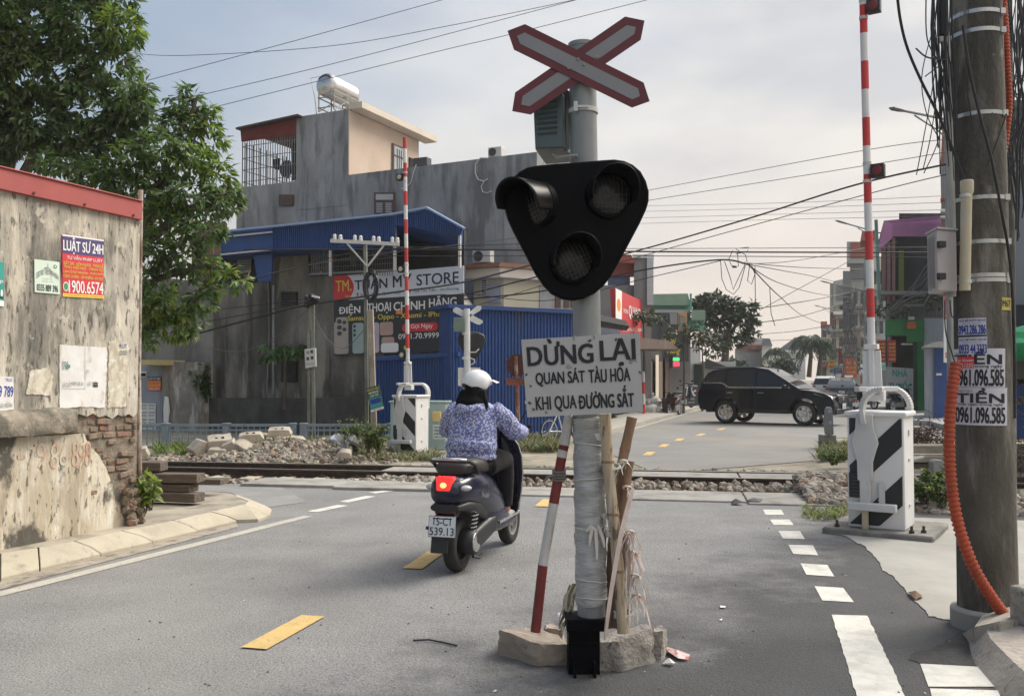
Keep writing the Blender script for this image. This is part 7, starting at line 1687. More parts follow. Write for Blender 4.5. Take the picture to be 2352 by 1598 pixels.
litter('red_paper','crumpled red and white wrapper beside the right concrete block',[ZL(*q)for q in((1000,1330),(1040,1335),(1140,1378),(1130,1390),(1075,1388),(1020,1360))],mat('red white wrapper',(.62,.50,.46),rough=.5,var=.1,scale=8,stains=(((.60,.10,.08),14,.52,.56,(1,1,1),.9),)))
litter('white_scrap','small white torn paper scrap in front of the mossy lump',[ZL(*q)for q in((985,1410),(1020,1398),(1060,1408),(1040,1420))],M_ppr)
litter('torn_leaf_litter','dry curled leaf lying at the edge of the pale apron',[Z5(*q)for q in((1395,905),(1440,912),(1500,930),(1495,945),(1450,955),(1420,935))],M_dry[1],.03)
litter('paper_scrap','tiny white paper scrap on the dark asphalt right of the signal',[Z5(*q)for q in((155,990),(192,992),(190,1003),(158,1002))],M_ppr,.004)
litter('paper_fleck','white triangular paper fleck below the other scrap right of the signal',[Z5(*q)for q in((150,1085),(172,1075),(165,1088))],M_ppr,.004)
litter('rubber_scrap','flat black rubber scrap at the front edge of the right crossing slab',[Z5(*q)for q in((330,297),(440,295),(420,310),(345,308))],M_bk,.03)
litter('rubber_wedge','pointed black rubber scrap at the end of the white dashes',[Z5(*q)for q in((232,295),(315,318),(230,318))],M_bk,.05)
mb=MB();mb.tube([G(949,1472)+UP*.006,G(985,1473)+UP*.012,G(1020,1478)+UP*.008,G(1050,1485)+UP*.008],.005,6);tag(mb.build('black_strap',M_bk),'thin black strap lying on the asphalt left of the blocks','strap')
# grit and small leaves scattered on the road
rnd=random.Random(91);mb=MB()
for _ in range(190):
 x,y=rnd.uniform(0,2300),rnd.uniform(1150,1598);p=G(x,y)
 if p.x<-2.0-(p.y-10)*.1-.9 or p.x>2.4+.3:continue
 s=rnd.uniform(.003,.009)
 if rnd.random()<.7:mb.rock(p+UP*s*.3,s*1.3,0,rnd)
 else:leaf(mb,p+UP*.008,V((rnd.uniform(-1,1),rnd.uniform(-1,1),.1)),s*3.2,s*1.4,rnd.choice((1,2)),rnd,.3)
tag(mb.build('road_grit',[M_st[1],M_dry[1],M_film2],flat=True,recalc=False,kind='stuff'),'scattered grit, leaves and paper flecks on the asphalt','grit')
# the concrete utility pole at the right
up=thing('utility_pole','thick dark concrete utility pole with steel bands, pasted flyers and cable bundles','utility pole',V((2.93,5.6,0)))
M_up=mat('dark stained pole concrete',(.098,.09,.072),rough=.92,var=.3,scale=6,bump=.9,bscale=28,stretch=(1,1,.5),det=9,stains=(((.045,.043,.037),4.2,.46,.58,(1,1,.22),.85),((.26,.245,.21),6,.54,.64,(1,1,.18),.7),((.30,.28,.25),9,.63,.72,(1,1,.6),.6)))
ub,ut=V((2.945,5.6,0)),V((2.86,5.6,6.6))
ub=at(2270,1447,5.6);ub.z=0;t0=at(2241,0,5.6);ut=ub+(t0-ub)*(6.6/t0.z)
def upc(z):return ub.lerp(ut,z/6.6)
def upr(z):return .170-.0058*z
mb=MB();mb.tube([upc(z)for z in(0,1,2,3,4,5,6.6)],[upr(z)for z in(0,1,2,3,4,5,6.6)],40);mb.build('shaft',M_up,up)
mb=MB();mb.prism([upc(.0)+V((.21*cos(a),.21*sin(a),-.02))for a in[2*pi*k/24 for k in range(24)]],UP*.14);mb.build('concrete_foot',M_apron,up,bevel=.02)
M_band=mat('stainless band',(.50,.50,.48),rough=.3,var=.15,scale=8,metal=.7)
for y,sp in((29,9),(72,9),(262,9),(455,9),(556,9),(633,9),(644,7)):
 z=zat(y,5.5);mb=MB();mb.tube([upc(z-.012),upc(z+.012)],upr(z)+.004,40);mb.box(upc(z)+V((.1,-upr(z)*.82,0)),(.03,.02,.035));mb.build('steel_band',M_band,up)
# flyers wrapped round the shaft
def polemap(x0,x1,y0,y1,off=.004):
 """x in px gives the angle on the shaft, y in px the height"""
 def f(u,v):
  y=y1+(y0-y1)*v;z=zat(y,5.45);c=upc(z);r=upr(z)+off
  x=x0+(x1-x0)*u;pc=px_of(c)[0];rp=r*F/5.6
  s=max(-.97,min(.97,(x-pc)/rp));th=math.asin(s)+atan2(c.x,c.y)*0
  vd=V((-c.x,-c.y,0)).normalized();sd_=V((-vd.y,vd.x,0))
  if sd_.x<0:sd_=-sd_
  return c+vd*(r*cos(th))+sd_*(r*sin(th))
 f.n=V((-.46,-.88,0));f.cuts=14;return f
def flyer(name,label,x0,x1,y0,y1,m,items,off=.004):
 f=polemap(x0,x1,y0,y1,off);t=thing(name,label,'flyer',f(.5,.5),group='flyers pasted on the concrete pole');mb=MB()
 for i in range(16):
  for j in range(4):mb.quad(f(i/16,j/4),f((i+1)/16,j/4),f((i+1)/16,(j+1)/4),f(i/16,(j+1)/4))
 mb.build('sheet',m,t,recalc=False);g=polemap(x0,x1,y0,y1,off+.0012);mb=MB()
 for it in items:
  if it[0]=='r':
   for i in range(8):mb.quad(*[g(it[1]+(it[3]-it[1])*(i+e)/8,v)for e,v in((0,it[2]),(1,it[2]),(1,it[4]),(0,it[4]))],it[5])
  else:text(mb,it[1],g,*it[2:7],*(it[7:]))
 mb.build('printing',PM,t,flat=True,recalc=False)
M_fly=mat('flyer paper',(.58,.565,.60),rough=.8,var=.06,scale=5)
flyer('drain_flyer','upper small white flyer with blue lettering and number 0943.286.286',2207,2264,729,770,M_fly,[('t','HÚT BỂ PHỐT GIÁ RẺ',.03,.80,.98,.97,2,.02),('t','THÔNG TẮC - ĐƯỜNG ỐNG',.15,.66,.82,.76,11),('t','0943.286.286',.02,.08,.98,.60,2,.03),('r',0,0,1,.04,1)])
flyer('drain_flyer','second small white flyer with blue lettering and number 0933 44.3333',2208,2266,773,812,M_fly,[('t','HÚT BỂ PHỐT GIÁ RẺ',.03,.78,.98,.96,2,.02),('t','THÔNG TẮC - ĐƯỜNG ỐNG',.15,.63,.82,.73,11),('t','0933 44.3333',.02,.02,.98,.56,2,.03)])
flyer('loan_flyer','upper large white loan flyer half covered by a small red sticker',2198,2302,800,889,M_fly,[('t','CHO VAY',.02,.83,.25,.9,11,.01),('t','TIỀN',.02,.60,.93,1.0-.02,1,.05),('t','trong ngày',.42,.48,.95,.58,1,.02),('t','0961.096.585',.02,.03,.97,.46,1,.03)])
flyer('loan_flyer','lower large white loan flyer printed in heavy black letters',2199,2306,890,977,M_fly,[('t','CHO VAY',.03,.86,.36,.94,11,.01),('t','TIỀN',.04,.60,.94,.98,1,.05),('t','Giải ngân trong ngày',.06,.51,.93,.59,1,.02),('t','0961.096.585',.03,.06,.96,.48,1,.03)])
flyer('red_sticker','small red sticker pasted over the upper loan flyer',2205,2240,818,845,M_red,[('t','VAY TIỀN NHANH',.05,.55,.95,.85,3,.01),('t','0971.112.012',.05,.08,.95,.42,3,.01)],.0065)
flyer('yellow_sticker','small yellow painted number patch on the right of the concrete pole',2295,2314,683,712,mat('yellow patch',(.52,.42,.12),rough=.8,var=.2,scale=10),[('t','M67',.1,.25,.9,.8,1,.02)])
# meter cabinet and conduit pipe
mc=thing('meter_cabinet','grey metal meter cabinet with two hinges strapped to the concrete pole','cabinet',at(2168,668,5.52));Ym=5.38
PA,PB=Pl(at(2134,870,5.62),at(2157,870,5.40)),Pl(at(2157,870,5.40),at(2202,870,5.44))
A_=[PA.at(2134,668),PA.at(2157,668),PA.at(2157,527),PA.at(2134,533)]
mb=MB();zb_,zt_=at(2157,668,5.40).z,at(2157,528,5.40).z
a,b_,c,d=at(2134,870,5.60),at(2157,870,5.38),at(2202,870,5.44),at(2180,870,5.66)
mb.prism([V((q.x,q.y,zb_))for q in(a,b_,c,d)],UP*(zt_-zb_));cs_=mb.build('case',mat('grey enamel',(.42,.39,.385),rough=.5,var=.06,scale=3,stains=(((.32,.29,.28),3,.56,.72,(1,1,.4),.5),)),mc,bevel=.006)
mb=MB();mb.prism([V((q.x,q.y,zt_+.0))for q in(a+V((-.012,-.005,0)),b_+V((-.004,-.014,0)),c+V((.006,-.01,0)),d)],UP*.014);mb.build('lid',mat('grey enamel',''),mc,bevel=.003)
ab=(b_-a)
mb=MB();nrm=V((-ab.y,ab.x,0)).normalized();nrm=nrm if nrm.y<0 else-nrm
q0,q1=a+ab*.06,a+ab*.80
mb.prism([V((q0.x,q0.y,zb_+.02)),V((q1.x,q1.y,zb_+.02)),V((q1.x,q1.y,zt_-.02)),V((q0.x,q0.y,zt_-.02))],nrm*.008);mb.build('door',mat('pinkish stained door',(.48,.38,.36),rough=.5,var=.12,scale=4,stains=(((.40,.09,.07),7,.60,.68,(1,1,.5),.7),)),mc,bevel=.003)
for y in(562,635):
 mb=MB();c_=at(2157,y,5.38);mb.box(c_+V((.008,-.012,0)),(.045,.03,.038),Matrix.Rotation(.1,3,'Z'));mb.build('hinge',M_bk,mc,bevel=.003)
mb=MB();c_=at(2182,668,5.5);mb.tube([c_+UP*.01,c_-UP*.035],.034,16);mb.build('cable_gland',mat('grey conduit',''),mc)
pp=thing('cable_pipe','yellowed white plastic pipe with a cap strapped to the front of the concrete pole','pipe',at(2220,666,5.38));Yp=5.37
M_pvc=mat('yellowed plastic pipe',(.50,.44,.32),rough=.45,var=.1,scale=3,stains=(((.44,.32,.12),2.5,.5,.68,(1,1,.4),.7),))
mb=MB();mb.tube([at(2216,667,Yp),at(2220,445,Yp)],.031,20);mb.build('tube',M_pvc,pp)
mb=MB();mb.lathe([(.031,-.02),(.037,.005),(.037,.062),(.033,.066),(0,.066)],at(2221,440,Yp),(0.01,0,1),20);mb.build('cap',M_pvc,pp)
for y in(450,647):
 mb=MB();z=zat(y,Yp);mb.tube([at(2218,y,Yp)-UP*.01,at(2218,y,Yp)+UP*.01],.0335,20);mb.build('pipe_strap',M_band,pp)
mb=MB();mb.tube([at(2187,530,5.52),at(2184,420,5.5),at(2178,230,5.5),at(2172,60,5.5)],.022,14);tag(mb.build('grey_riser_pipe',mat('grey riser',(.36,.36,.33),rough=.5,var=.08)),'thin grey riser pipe running up the left of the concrete pole','pipe')
# orange corrugated conduits
def corrug(mb,pts,r,pitch):
 q=[V(p)for p in pts];P=[]
 for i in range(len(q)-1):
  p0,p1,p2,p3=q[max(0,i-1)],q[i],q[i+1],q[min(len(q)-1,i+2)]
  for j in range(40):
   t_=j/40;P.append(.5*((2*p1)+(p2-p0)*t_+(2*p0-5*p1+4*p2-p3)*t_**2+(3*p1-p0-3*p2+p3)*t_**3))
 P.append(q[-1]);L_=[0]
 for a,b in zip(P,P[1:]):L_.append(L_[-1]+(b-a).length)
 n=int(L_[-1]/(pitch/8));C,Rr=[],[];k=0
 for i in range(n+1):
  s=L_[-1]*i/n
  while k<len(L_)-2 and L_[k+1]<s:k+=1
  g=(s-L_[k])/max(1e-9,L_[k+1]-L_[k]);C.append(P[k].lerp(P[k+1],g));ph_=(s/pitch)%1;Rr.append(r*(1+.11*(1 if ph_<.45 else-1 if .55<ph_<.95 else 0)))
 mb.tube(C,Rr,20)
M_orc=mat('orange red conduit',(.38,.062,.022),rough=.5,var=.12,scale=3,stains=(((.24,.045,.02),4,.52,.68,(1,1,1),.6),))
mb=MB();corrug(mb,[at(x,y,Y)for x,y,Y in((2196,835,5.44),(2186,905,5.40),(2180,1000,5.38),(2184,1100,5.36),(2200,1200,5.33),(2235,1300,5.30),(2280,1375,5.30),(2318,1425,5.32),(2345,1452,5.36))],.031,.0285)
tag(mb.build('orange_conduit',M_orc),'orange ribbed conduit curving down the left side of the concrete pole to the kerb','conduit')
mb=MB();corrug(mb,[at(x,y,Y)for x,y,Y in((2299,-60,5.62),(2308,40,5.62),(2314,150,5.63),(2318,240,5.64),(2310,320,5.66),(2304,360,5.68))],.019,.024)
tag(mb.build('orange_conduit',M_orc),'thin orange ribbed conduit along the upper right edge of the concrete pole','conduit')
mb=MB();c=G(2342,1420,.2);mb.box(c+V((.1,.0,.06)),(.2,.2,.22),.3);tag(mb.build('stone_block',M_cb,bevel=.02),'dark stone block at the right edge where the orange conduit ends','stone')
mb=MB();b0=at(2316,1000,9.0);b0.z=0;p1=at(2318,330,9.0);mb.tube([b0,p1,p1+UP*1.5],[.06,.05,.045],14);tag(mb.build('second_pole',M_up),'thin concrete pole standing just behind the right edge of the thick pole','pole')
# scooter and rider
SL,SR=G(1051,1311),radians(-18)
sct=thing('scooter','dark blue electric scooter with a lit red tail light and a white number plate','scooter',SL,SR,None,1.05)
M_navy=mat('dark navy gloss paint',(.007,.009,.03),rough=.25,var=.15,scale=2,coat=.35,spec=.35);M_blkp=mat('black plastic',(.014,.014,.015),rough=.45,var=.15,scale=6);M_tyre=mat('tyre rubber',(.022,.021,.02),rough=.85,var=.2,scale=12,bump=.3,bscale=90)
M_chr=mat('bright metal',(.62,.62,.62),rough=.22,var=.06,metal=.9);M_seat=mat('brown black seat',(.035,.028,.024),rough=.55,var=.15,bump=.1);M_plate=mat('white plate',(.62,.66,.70),rough=.5,var=.04)
def part(name,mb,m,p=None,**k):return mb.build(name,m,p or sct,local=True,**k)
def sec(mb,rings,n=20,m=0,e=.75):
 """loft of rounded cross-sections: (y, zc, hx, hz)"""
 b=len(mb.v)
 for y,z,hx,hz in rings:
  for j in range(n):
   a=2*pi*j/n;c,s=cos(a),sin(a);mb.v.append(V((hx*abs(c)**e*(1 if c>0 else-1),y,z+hz*abs(s)**e*(1 if s>0 else-1))))
 for i in range(len(rings)-1):
  for j in range(n):j2=(j+1)%n;mb.f.append((b+i*n+j,b+i*n+j2,b+(i+1)*n+j2,b+(i+1)*n+j));mb.m.append(m)
 for i in(0,len(rings)-1):mb.f.append(tuple(b+i*n+j for j in range(n)));mb.m.append(m)
 return mb
def wheel(par,c,R_,wd,m_t=None,spokes=5,rimm=None,axis=(1,0,0),name='wheel',rr_=.62):
 c=V(c);ax=V(axis);h=wd/2;mb=MB()
 mb.lathe([(R_*rr_,-h*.8),(R_*.8,-h),(R_*.93,-h*.85),(R_*.985,-h*.5),(R_,0),(R_*.985,h*.5),(R_*.93,h*.85),(R_*.8,h),(R_*rr_,h*.8),(R_*rr_,-h*.8)],c,ax,32)
 t=mb.build(name,m_t or M_tyre,par,local=True,ang=50);mb=MB()
 mb.lathe([(R_*rr_,-h*.8),(R_*rr_*.9,-h*.7),(R_*rr_*.86,0),(R_*rr_*.9,h*.7),(R_*rr_,h*.8)],c,ax,28);x=ax.orthogonal().normalized();y=ax.cross(x)
 for k in range(spokes):
  a=2*pi*k/spokes;d=x*cos(a)+y*sin(a);mb.bar(c+d*R_*.1,c+d*R_*rr_*.92,wd*.5,R_*.11,up=ax)
 mb.lathe([(0,-h*.75),(R_*.17,-h*.7),(R_*.17,h*.7),(0,h*.75)],c,ax,14);mb.build('rim',rimm or M_chr,t,local=True);return t
wheel(sct,(0,0,.2),.2,.105,rimm=M_blkp);wheel(sct,(0,1.22,.2),.2,.1,rimm=mat('grey alloy',(.30,.29,.28),rough=.4,metal=.5,var=.1))
mb=MB();sec(mb,[(-.29,.60,.05,.035),(-.27,.605,.10,.075),(-.20,.615,.135,.105),(-.05,.625,.16,.125),(.12,.60,.174,.155),(.30,.545,.175,.19),(.48,.47,.165,.20),(.62,.41,.155,.17),(.70,.37,.14,.12)],24);part('tail_body',mb,M_navy,ang=60)
mb=MB();sec(mb,[(-.26,.50,.11,.03),(-.1,.50,.14,.05),(.1,.46,.15,.08),(.3,.40,.14,.09)]);part('under_tail',mb,M_blkp)
mb=MB();sec(mb,[(.26,.40,.11,.08),(.36,.385,.15,.12),(.52,.355,.163,.135),(.68,.325,.16,.115),(.80,.29,.15,.07)],20);part('side_skirt',mb,M_navy,ang=60)
mb=MB();sec(mb,[(.42,.29,.13,.07),(.6,.26,.155,.06),(.95,.26,.155,.05),(1.06,.30,.13,.07)]);part('floor_board',mb,M_navy,bevel=.004)
mb=MB();mb.bar((.157,.5,.295),(.157,1.03,.31),.015,.02);mb.bar((-.157,.5,.295),(-.157,1.03,.31),.015,.02);part('floor_trim',mb,M_chr)
mb=MB();sec(mb,[(-.14,.755,.10,.03),(-.10,.77,.135,.055),(.05,.78,.15,.065),(.25,.765,.155,.07),(.45,.74,.125,.065),(.58,.715,.08,.045)],20);part('seat',mb,M_seat,ang=60)
mb=MB();mb.tube([(-.155,.02,.73),(-.16,-.07,.80),(-.15,-.15,.825),(-.09,-.20,.832),(0,-.215,.834),(.09,-.20,.832),(.15,-.15,.825),(.16,-.07,.80),(.155,.02,.73)],.014,10);part('grab_rail',mb,M_blkp);mb=MB();mb.tube([(-.13,-.165,.838),(-.085,-.205,.845),(0,-.222,.847),(.085,-.205,.845),(.13,-.165,.838)],.0125,10);part('rail_cover',mb,M_chr)
mb=MB();mb.prism([(-.072,-.262,.725),(.072,-.262,.725),(.052,-.30,.625),(-.052,-.30,.625)],V((0,.07,0)));tl=part('tail_light',mb,mat('lit tail lens',(.5,.02,.02),rough=.3,emit=(1,.045,.03),es=.6,var=0),bevel=.012)
mb=MB();mb.ell((.0,-.286,.665),(.026,.012,.022),10,6);part('bulb',mb,mat('lit tail bulb',(.8,.3,.1),emit=(1,.42,.16),es=1.5,var=0),tl)
for s in(-1,1):mb=MB();mb.ell((s*.135,-.19,.64),(.035,.05,.022),12,8,rot=Matrix.Rotation(-s*.7,3,'Z'));part('turn_signal',mb,mat('clear indicator lens',(.42,.42,.42),rough=.15,var=.1))
mb=MB();mb.box((0,-.24,.475),(.16,.03,.04));part('reflector',mb,mat('dark red reflector',(.12,.012,.015),rough=.3,var=.1),bevel=.008)
RP=Matrix.Rotation(-.12,3,'X');pc=V((0,-.305,.375));mb=MB();mb.box(pc,(.205,.006,.15),RP);pl=part('number_plate',mb,M_plate,bevel=.002)
pm=lambda u,v:pc+RP@V(((u-.5)*.205,-.005,(v-.5)*.15));mb=MB();text(mb,'15-C1',pm,.18,.56,.82,.92,0,.012);text(mb,'539.13',pm,.05,.09,.95,.46,0,.012)
for u0,v0,u1,v1 in((0,0,1,.02),(0,.98,1,1),(0,0,.013,1),(.987,0,1,1)):rectm(mb,pm,u0,v0,u1,v1)
part('plate_lettering',mb,M_ink,pl,flat=True,recalc=False)
mb=MB();mb.bar((0,-.12,.47),(0,-.30,.42),.15,.03);mb.box((-.03,-.275,.26),(.13,.015,.16),Matrix.Rotation(-.2,3,'X'));mb.box((0,-.285,.30),(.18,.012,.05));part('plate_holder',mb,M_blkp,bevel=.004)
mb=MB();mb.tube([(-.105,-.3,.36),(-.125,-.3,.36)],.012,8);part('side_reflector',mb,M_blkp)
for s in(-1,1):
 mb=MB();mb.tube([(s*.115,-.01,.26),(s*.12,.05,.46)],.014,8);part('shock_absorber',mb,M_blkp);mb=MB();mb.tube([(s*(.115+.005*k/40)+.026*cos(k*.9),.0+.05*k/40+.026*sin(k*.9),.28+.16*k/40)for k in range(41)],.005,5);part('spring',mb,M_chr)
mb=MB();mb.lathe([(0,.07),(.085,.065),(.10,.04),(.105,0),(.10,-.05)],(.075,.02,.22),(1,0,0),28);hc=part('hub_cover',mb,M_blkp);mb=MB();mb.lathe([(0,.012),(.045,.010),(.072,.004),(.076,-.006)],(.143,.02,.22),(1,0,0),24);part('silver_disc',mb,M_chr,hc)
mb=MB();sec(mb,[(.0,.23,.035,.07),(.2,.26,.04,.08),(.42,.30,.045,.07)]);mb.v=[v+V((.12,0,0))for v in mb.v];part('swing_arm',mb,M_blkp)
mb=MB();mb.tube([(.13,-.02,.12),(.15,.05,.10),(.15,.12,.11)],.012,6);part('stand_lever',mb,M_blkp)
for nm,x in(('brand_strip',-.045),):mb=MB();text(mb,'VINFAST',lambda u,v:V(((u-.5)*.12,-.232+.03*v,.712+.012*v)),0,0,1,1,0,.01);part(nm,mb,M_chr,flat=True,recalc=False)
mb=MB();text(mb,'Evo200',lambda u,v:V((.172+.006*v,.05+.15*u,.555+.032*v-.03*u)),0,0,1,1,0,.02,.2);part('side_badge',mb,M_chr,flat=True,recalc=False)
# leg shield
mb=MB();zs_=[(.24,.11),(.34,.16),(.5,.195),(.65,.215),(.78,.215),(.88,.19),(.95,.14),(.985,.07)];n=14
for z,hw in zs_:
 for j in range(n+1):s=-1+2*j/n;mb.v.append(V((hw*s,1.13-.20*(z-.24)-.11*s*s,z)))
for i in range(len(zs_)-1):
 for j in range(n):k=i*(n+1)+j;mb.f.append((k,k+1,k+n+2,k+n+1));mb.m.append(0)
o=part('leg_shield',mb,M_navy);q=o.modifiers.new('t','SOLIDIFY');q.thickness=.02
mb=MB()
for s in(-1,1):mb.tube([(hw*s*1.01,1.13-.20*(z-.24)-.115,z)for z,hw in zs_],.007,6)
part('shield_trim',mb,M_chr)
mb=MB();mb.tube([(0,1.2,.22),(0,1.12,.5),(0,1.0,.98)],.045,10);sec(mb,[(1.04,.28,.06,.05),(1.2,.44,.075,.06),(1.36,.40,.07,.04)]);part('front_fender',mb,M_navy)
mb=MB();mb.ell((0,.98,1.0),(.13,.10,.07),16,10);hb=part('handlebar_cowl',mb,M_navy);mb=MB();mb.tube([(-.31,.90,1.035),(-.1,.97,1.02),(.1,.97,1.02),(.31,.90,1.035)],.015,8);part('handlebar',mb,M_blkp)
for s in(-1,1):
 mb=MB();mb.tube([(s*.30,.90,1.035),(s*.19,.945,1.03)],.018,10);part('grip',mb,M_blkp);mb=MB();mb.tube([(s*.17,.95,1.04),(s*.22,.95,1.12),(s*.27,.95,1.20)],.006,6);mb.ell((s*.28,.95,1.235),(.055,.015,.038),14,8);part('mirror',mb,M_blkp);mb=MB();mb.ell((s*.28,.938,1.235),(.047,.006,.031),14,6);part('mirror_glass',mb,M_chr)
# rider
per=thing('person','rider in a blue flowered hooded jacket, black trousers and a white helmet seen from behind','person',SL,SR)
M_skin=mat('skin',(.42,.24,.16),rough=.55,var=.06);M_tr=mat('black trousers',(.010,.010,.011),rough=.9,var=.3,scale=12,bump=.2);M_hair=mat('black hair',(.004,.0035,.0035),rough=.75,var=.3,scale=20,stretch=(8,8,1),spec=.15)
m=mat('flowered jacket',(.125,.145,.33),rough=.85,var=.15,scale=8,bump=.15,bscale=20);tr=m.node_tree;q=tr.nodes
pb_=next(x for x in q if x.type=='BSDF_PRINCIPLED');s0=pb_.inputs['Base Color'].links[0].from_socket;vo=q.new('ShaderNodeTexVoronoi');vo.inputs['Scale'].default_value=56;tcn=q.new('ShaderNodeTexCoord');nz=q.new('ShaderNodeTexNoise');nz.inputs['Scale'].default_value=90
va=q.new('ShaderNodeVectorMath');va.operation='MULTIPLY_ADD';va.inputs[1].default_value=(.005,)*3;tr.links.new(tcn.outputs['Object'],nz.inputs['Vector']);tr.links.new(nz.outputs['Color'],va.inputs[0]);tr.links.new(tcn.outputs['Object'],va.inputs[2]);tr.links.new(va.outputs[0],vo.inputs['Vector'])
rg=q.new('ShaderNodeMapRange');rg.inputs['From Min'].default_value=.54;rg.inputs['From Max'].default_value=.40;tr.links.new(vo.outputs['Distance'],rg.inputs['Value']);mx_=q.new('ShaderNodeMix');mx_.data_type='RGBA';tr.links.new(rg.outputs[0],mx_.inputs['Factor']);tr.links.new(s0,mx_.inputs['A']);mx_.inputs['B'].default_value=(.45,.46,.57,1);tr.links.new(mx_.outputs['Result'],pb_.inputs['Base Color'])
M_jack=m
def rings(mb,R_,n=20):
 b=len(mb.v)
 for cx_,cy_,z,rx,ry in R_:
  for j in range(n):a=2*pi*j/n;mb.v.append(V((cx_+rx*cos(a),cy_+ry*sin(a),z)))
 for i in range(len(R_)-1):
  for j in range(n):j2=(j+1)%n;mb.f.append((b+i*n+j,b+i*n+j2,b+(i+1)*n+j2,b+(i+1)*n+j));mb.m.append(0)
 for i in(0,len(R_)-1):mb.f.append(tuple(b+i*n+j for j in range(n)));mb.m.append(0)
def fuse(o,vx,it=3):
 q=o.modifiers.new('fuse','REMESH');q.mode='VOXEL';q.voxel_size=vx;q.use_smooth_shade=True
 q=o.modifiers.new('soft','SMOOTH');q.iterations=it;q.factor=.5;return o
# body: one fused surface, head, neck, arms, hands with fingers, trunk, legs
mb=MB();rings(mb,[(-.01,.36,.80,.15,.13),(-.01,.38,.95,.15,.11),(-.01,.40,1.15,.15,.10),(-.01,.42,1.25,.15,.085),(-.01,.43,1.31,.06,.06),(-.01,.44,1.38,.055,.06)])
mb.ell((-.01,.46,1.45),(.085,.105,.12),20,14,fn=lambda q:1+.06*max(0,-q.z)*max(0,q.y));mb.ell((-.01,.565,1.44),(.014,.02,.022),8,6);mb.ell((-.01,.552,1.39),(.025,.012,.01),8,6)
for s in(-1,1):mb.ell((-.01+s*.086,.455,1.44),(.012,.022,.03),8,6);mb.ell((-.01+s*.03,.553,1.462),(.014,.01,.008),8,6)
AR={1:[(.17,.43,1.245),(.275,.56,1.08),(.275,.74,1.04),(.265,.86,1.045)],-1:[(-.19,.43,1.245),(-.285,.56,1.08),(-.285,.74,1.03),(-.255,.86,1.045)]}
for s in(-1,1):
 mb.tube(AR[s],[.052,.045,.036,.028],12);h=V(AR[s][3]);mb.ell(h+V((0,.02,.012)),(.042,.045,.018),12,8)
 for k in range(4):x=-.03+k*.02;L_=(.9,1.05,1.0,.8)[k];mb.tube([h+V((x,.045,.02)),h+V((x,.045+.035*L_,.012)),h+V((x,.075*L_+.01,-.018)),h+V((x,.05,-.03))],[.0095,.009,.0085,.008],7)
 mb.tube([h+V((-s*.04,.01,.005)),h+V((-s*.05,.035,-.012)),h+V((-s*.04,.055,-.026))],[.011,.010,.008],7)
 mb.tube([(s*.09,.40,.80),(s*.145,.69,.805),(s*.115,.84,.50),(s*.11,.86,.36)],[.085,.065,.05,.04],12);mb.tube([(s*.11,.84,.33),(s*.11,.95,.325),(s*.11,1.03,.32)],[.035,.036,.025],10)
fuse(mb.build('body',M_skin,per,local=True),.008,2)
mb=MB();rings(mb,[(-.01,.34,.74,.15,.15),(-.01,.34,.80,.19,.17),(-.01,.36,.88,.19,.15)])
for s in(-1,1):mb.tube([(s*.09,.36,.80),(s*.125,.52,.825),(s*.15,.70,.81),(s*.135,.78,.66),(s*.115,.85,.48),(s*.11,.86,.40)],[.115,.105,.085,.075,.065,.06],14)
fuse(mb.build('trousers',M_tr,per,local=True),.014,4)
mb=MB();rings(mb,[(-.01,.33,.845,.205,.165),(-.01,.33,.87,.215,.17),(-.01,.335,.90,.20,.16),(-.01,.34,.93,.215,.168),(-.01,.35,1.02,.205,.155),(-.01,.37,1.12,.205,.145),(-.01,.39,1.20,.20,.13),(-.01,.405,1.265,.175,.105),(-.01,.415,1.305,.12,.09),(-.01,.42,1.325,.08,.07)],28)
for s in(-1,1):a=[V(q)for q in AR[s]];mb.tube([a[0]+V((-s*.03,-.02,.0)),a[0].lerp(a[1],.5)+V((s*.012,-.02,0)),a[1]+V((s*.012,-.015,-.01)),a[1].lerp(a[2],.6),a[2],a[2].lerp(a[3],.75)],[.088,.085,.083,.074,.066,.058],16)
mb.tube([(-.12,.36,1.29),(-.085,.285,1.262),(-.01,.25,1.235),(.065,.285,1.262),(.10,.36,1.29)],[.03,.04,.045,.04,.03],12);mb.tube([(-.10,.30,1.235),(-.01,.245,1.17),(.08,.30,1.235)],[.025,.035,.025],10)
for z,d in((.985,.012),(.955,.016),(.925,.012)):mb.tube([(-.01+.21*cos(a),.335+.163*sin(a),z+.012*sin(3*a))for a in[pi+pi*k/14 for k in range(15)]],d,8)
o=fuse(mb.build('hooded_jacket',M_jack,per,local=True),.011,4);tx=bpy.data.textures.new('folds','CLOUDS');tx.noise_scale=.11;q=o.modifiers.new('folds','DISPLACE');q.texture=tx;q.strength=.028;q.mid_level=.5
mb=MB();rings(mb,[(-.01,.36,1.245,.13,.055),(-.01,.345,1.28,.145,.07),(-.01,.36,1.32,.13,.085),(-.01,.40,1.36,.085,.09),(-.01,.425,1.42,.09,.10),(-.01,.44,1.48,.09,.10)])
for k in range(14):x=-.12+k*.0185;mb.tube([(x*.75-.01,.37,1.40),(x-.01,.325+.3*abs(x)*.3,1.32),(x*1.12-.01,.30+.25*abs(x),1.262-.025*((k*7)%4)/3)],[.022,.02,.008],8)
fuse(mb.build('hair',M_hair,per,local=True),.008,1)
M_hel=mat('white helmet shell',(.66,.66,.66),rough=.22,var=.03,coat=.4);mb=MB();b=len(mb.v);hc=V((-.01,.455,1.458));n,k_=36,14
for i in range(k_+1):
 for j in range(n):
  a=2*pi*j/n;back=max(0,-sin(a));low=1.62+.34*abs(cos(a))**1.5-.10*back**6+(.0 if sin(a)<.3 else-.22);t_=low*i/k_
  mb.v.append(hc+V((.117*sin(t_)*cos(a),.138*sin(t_)*sin(a),.122*cos(t_))))
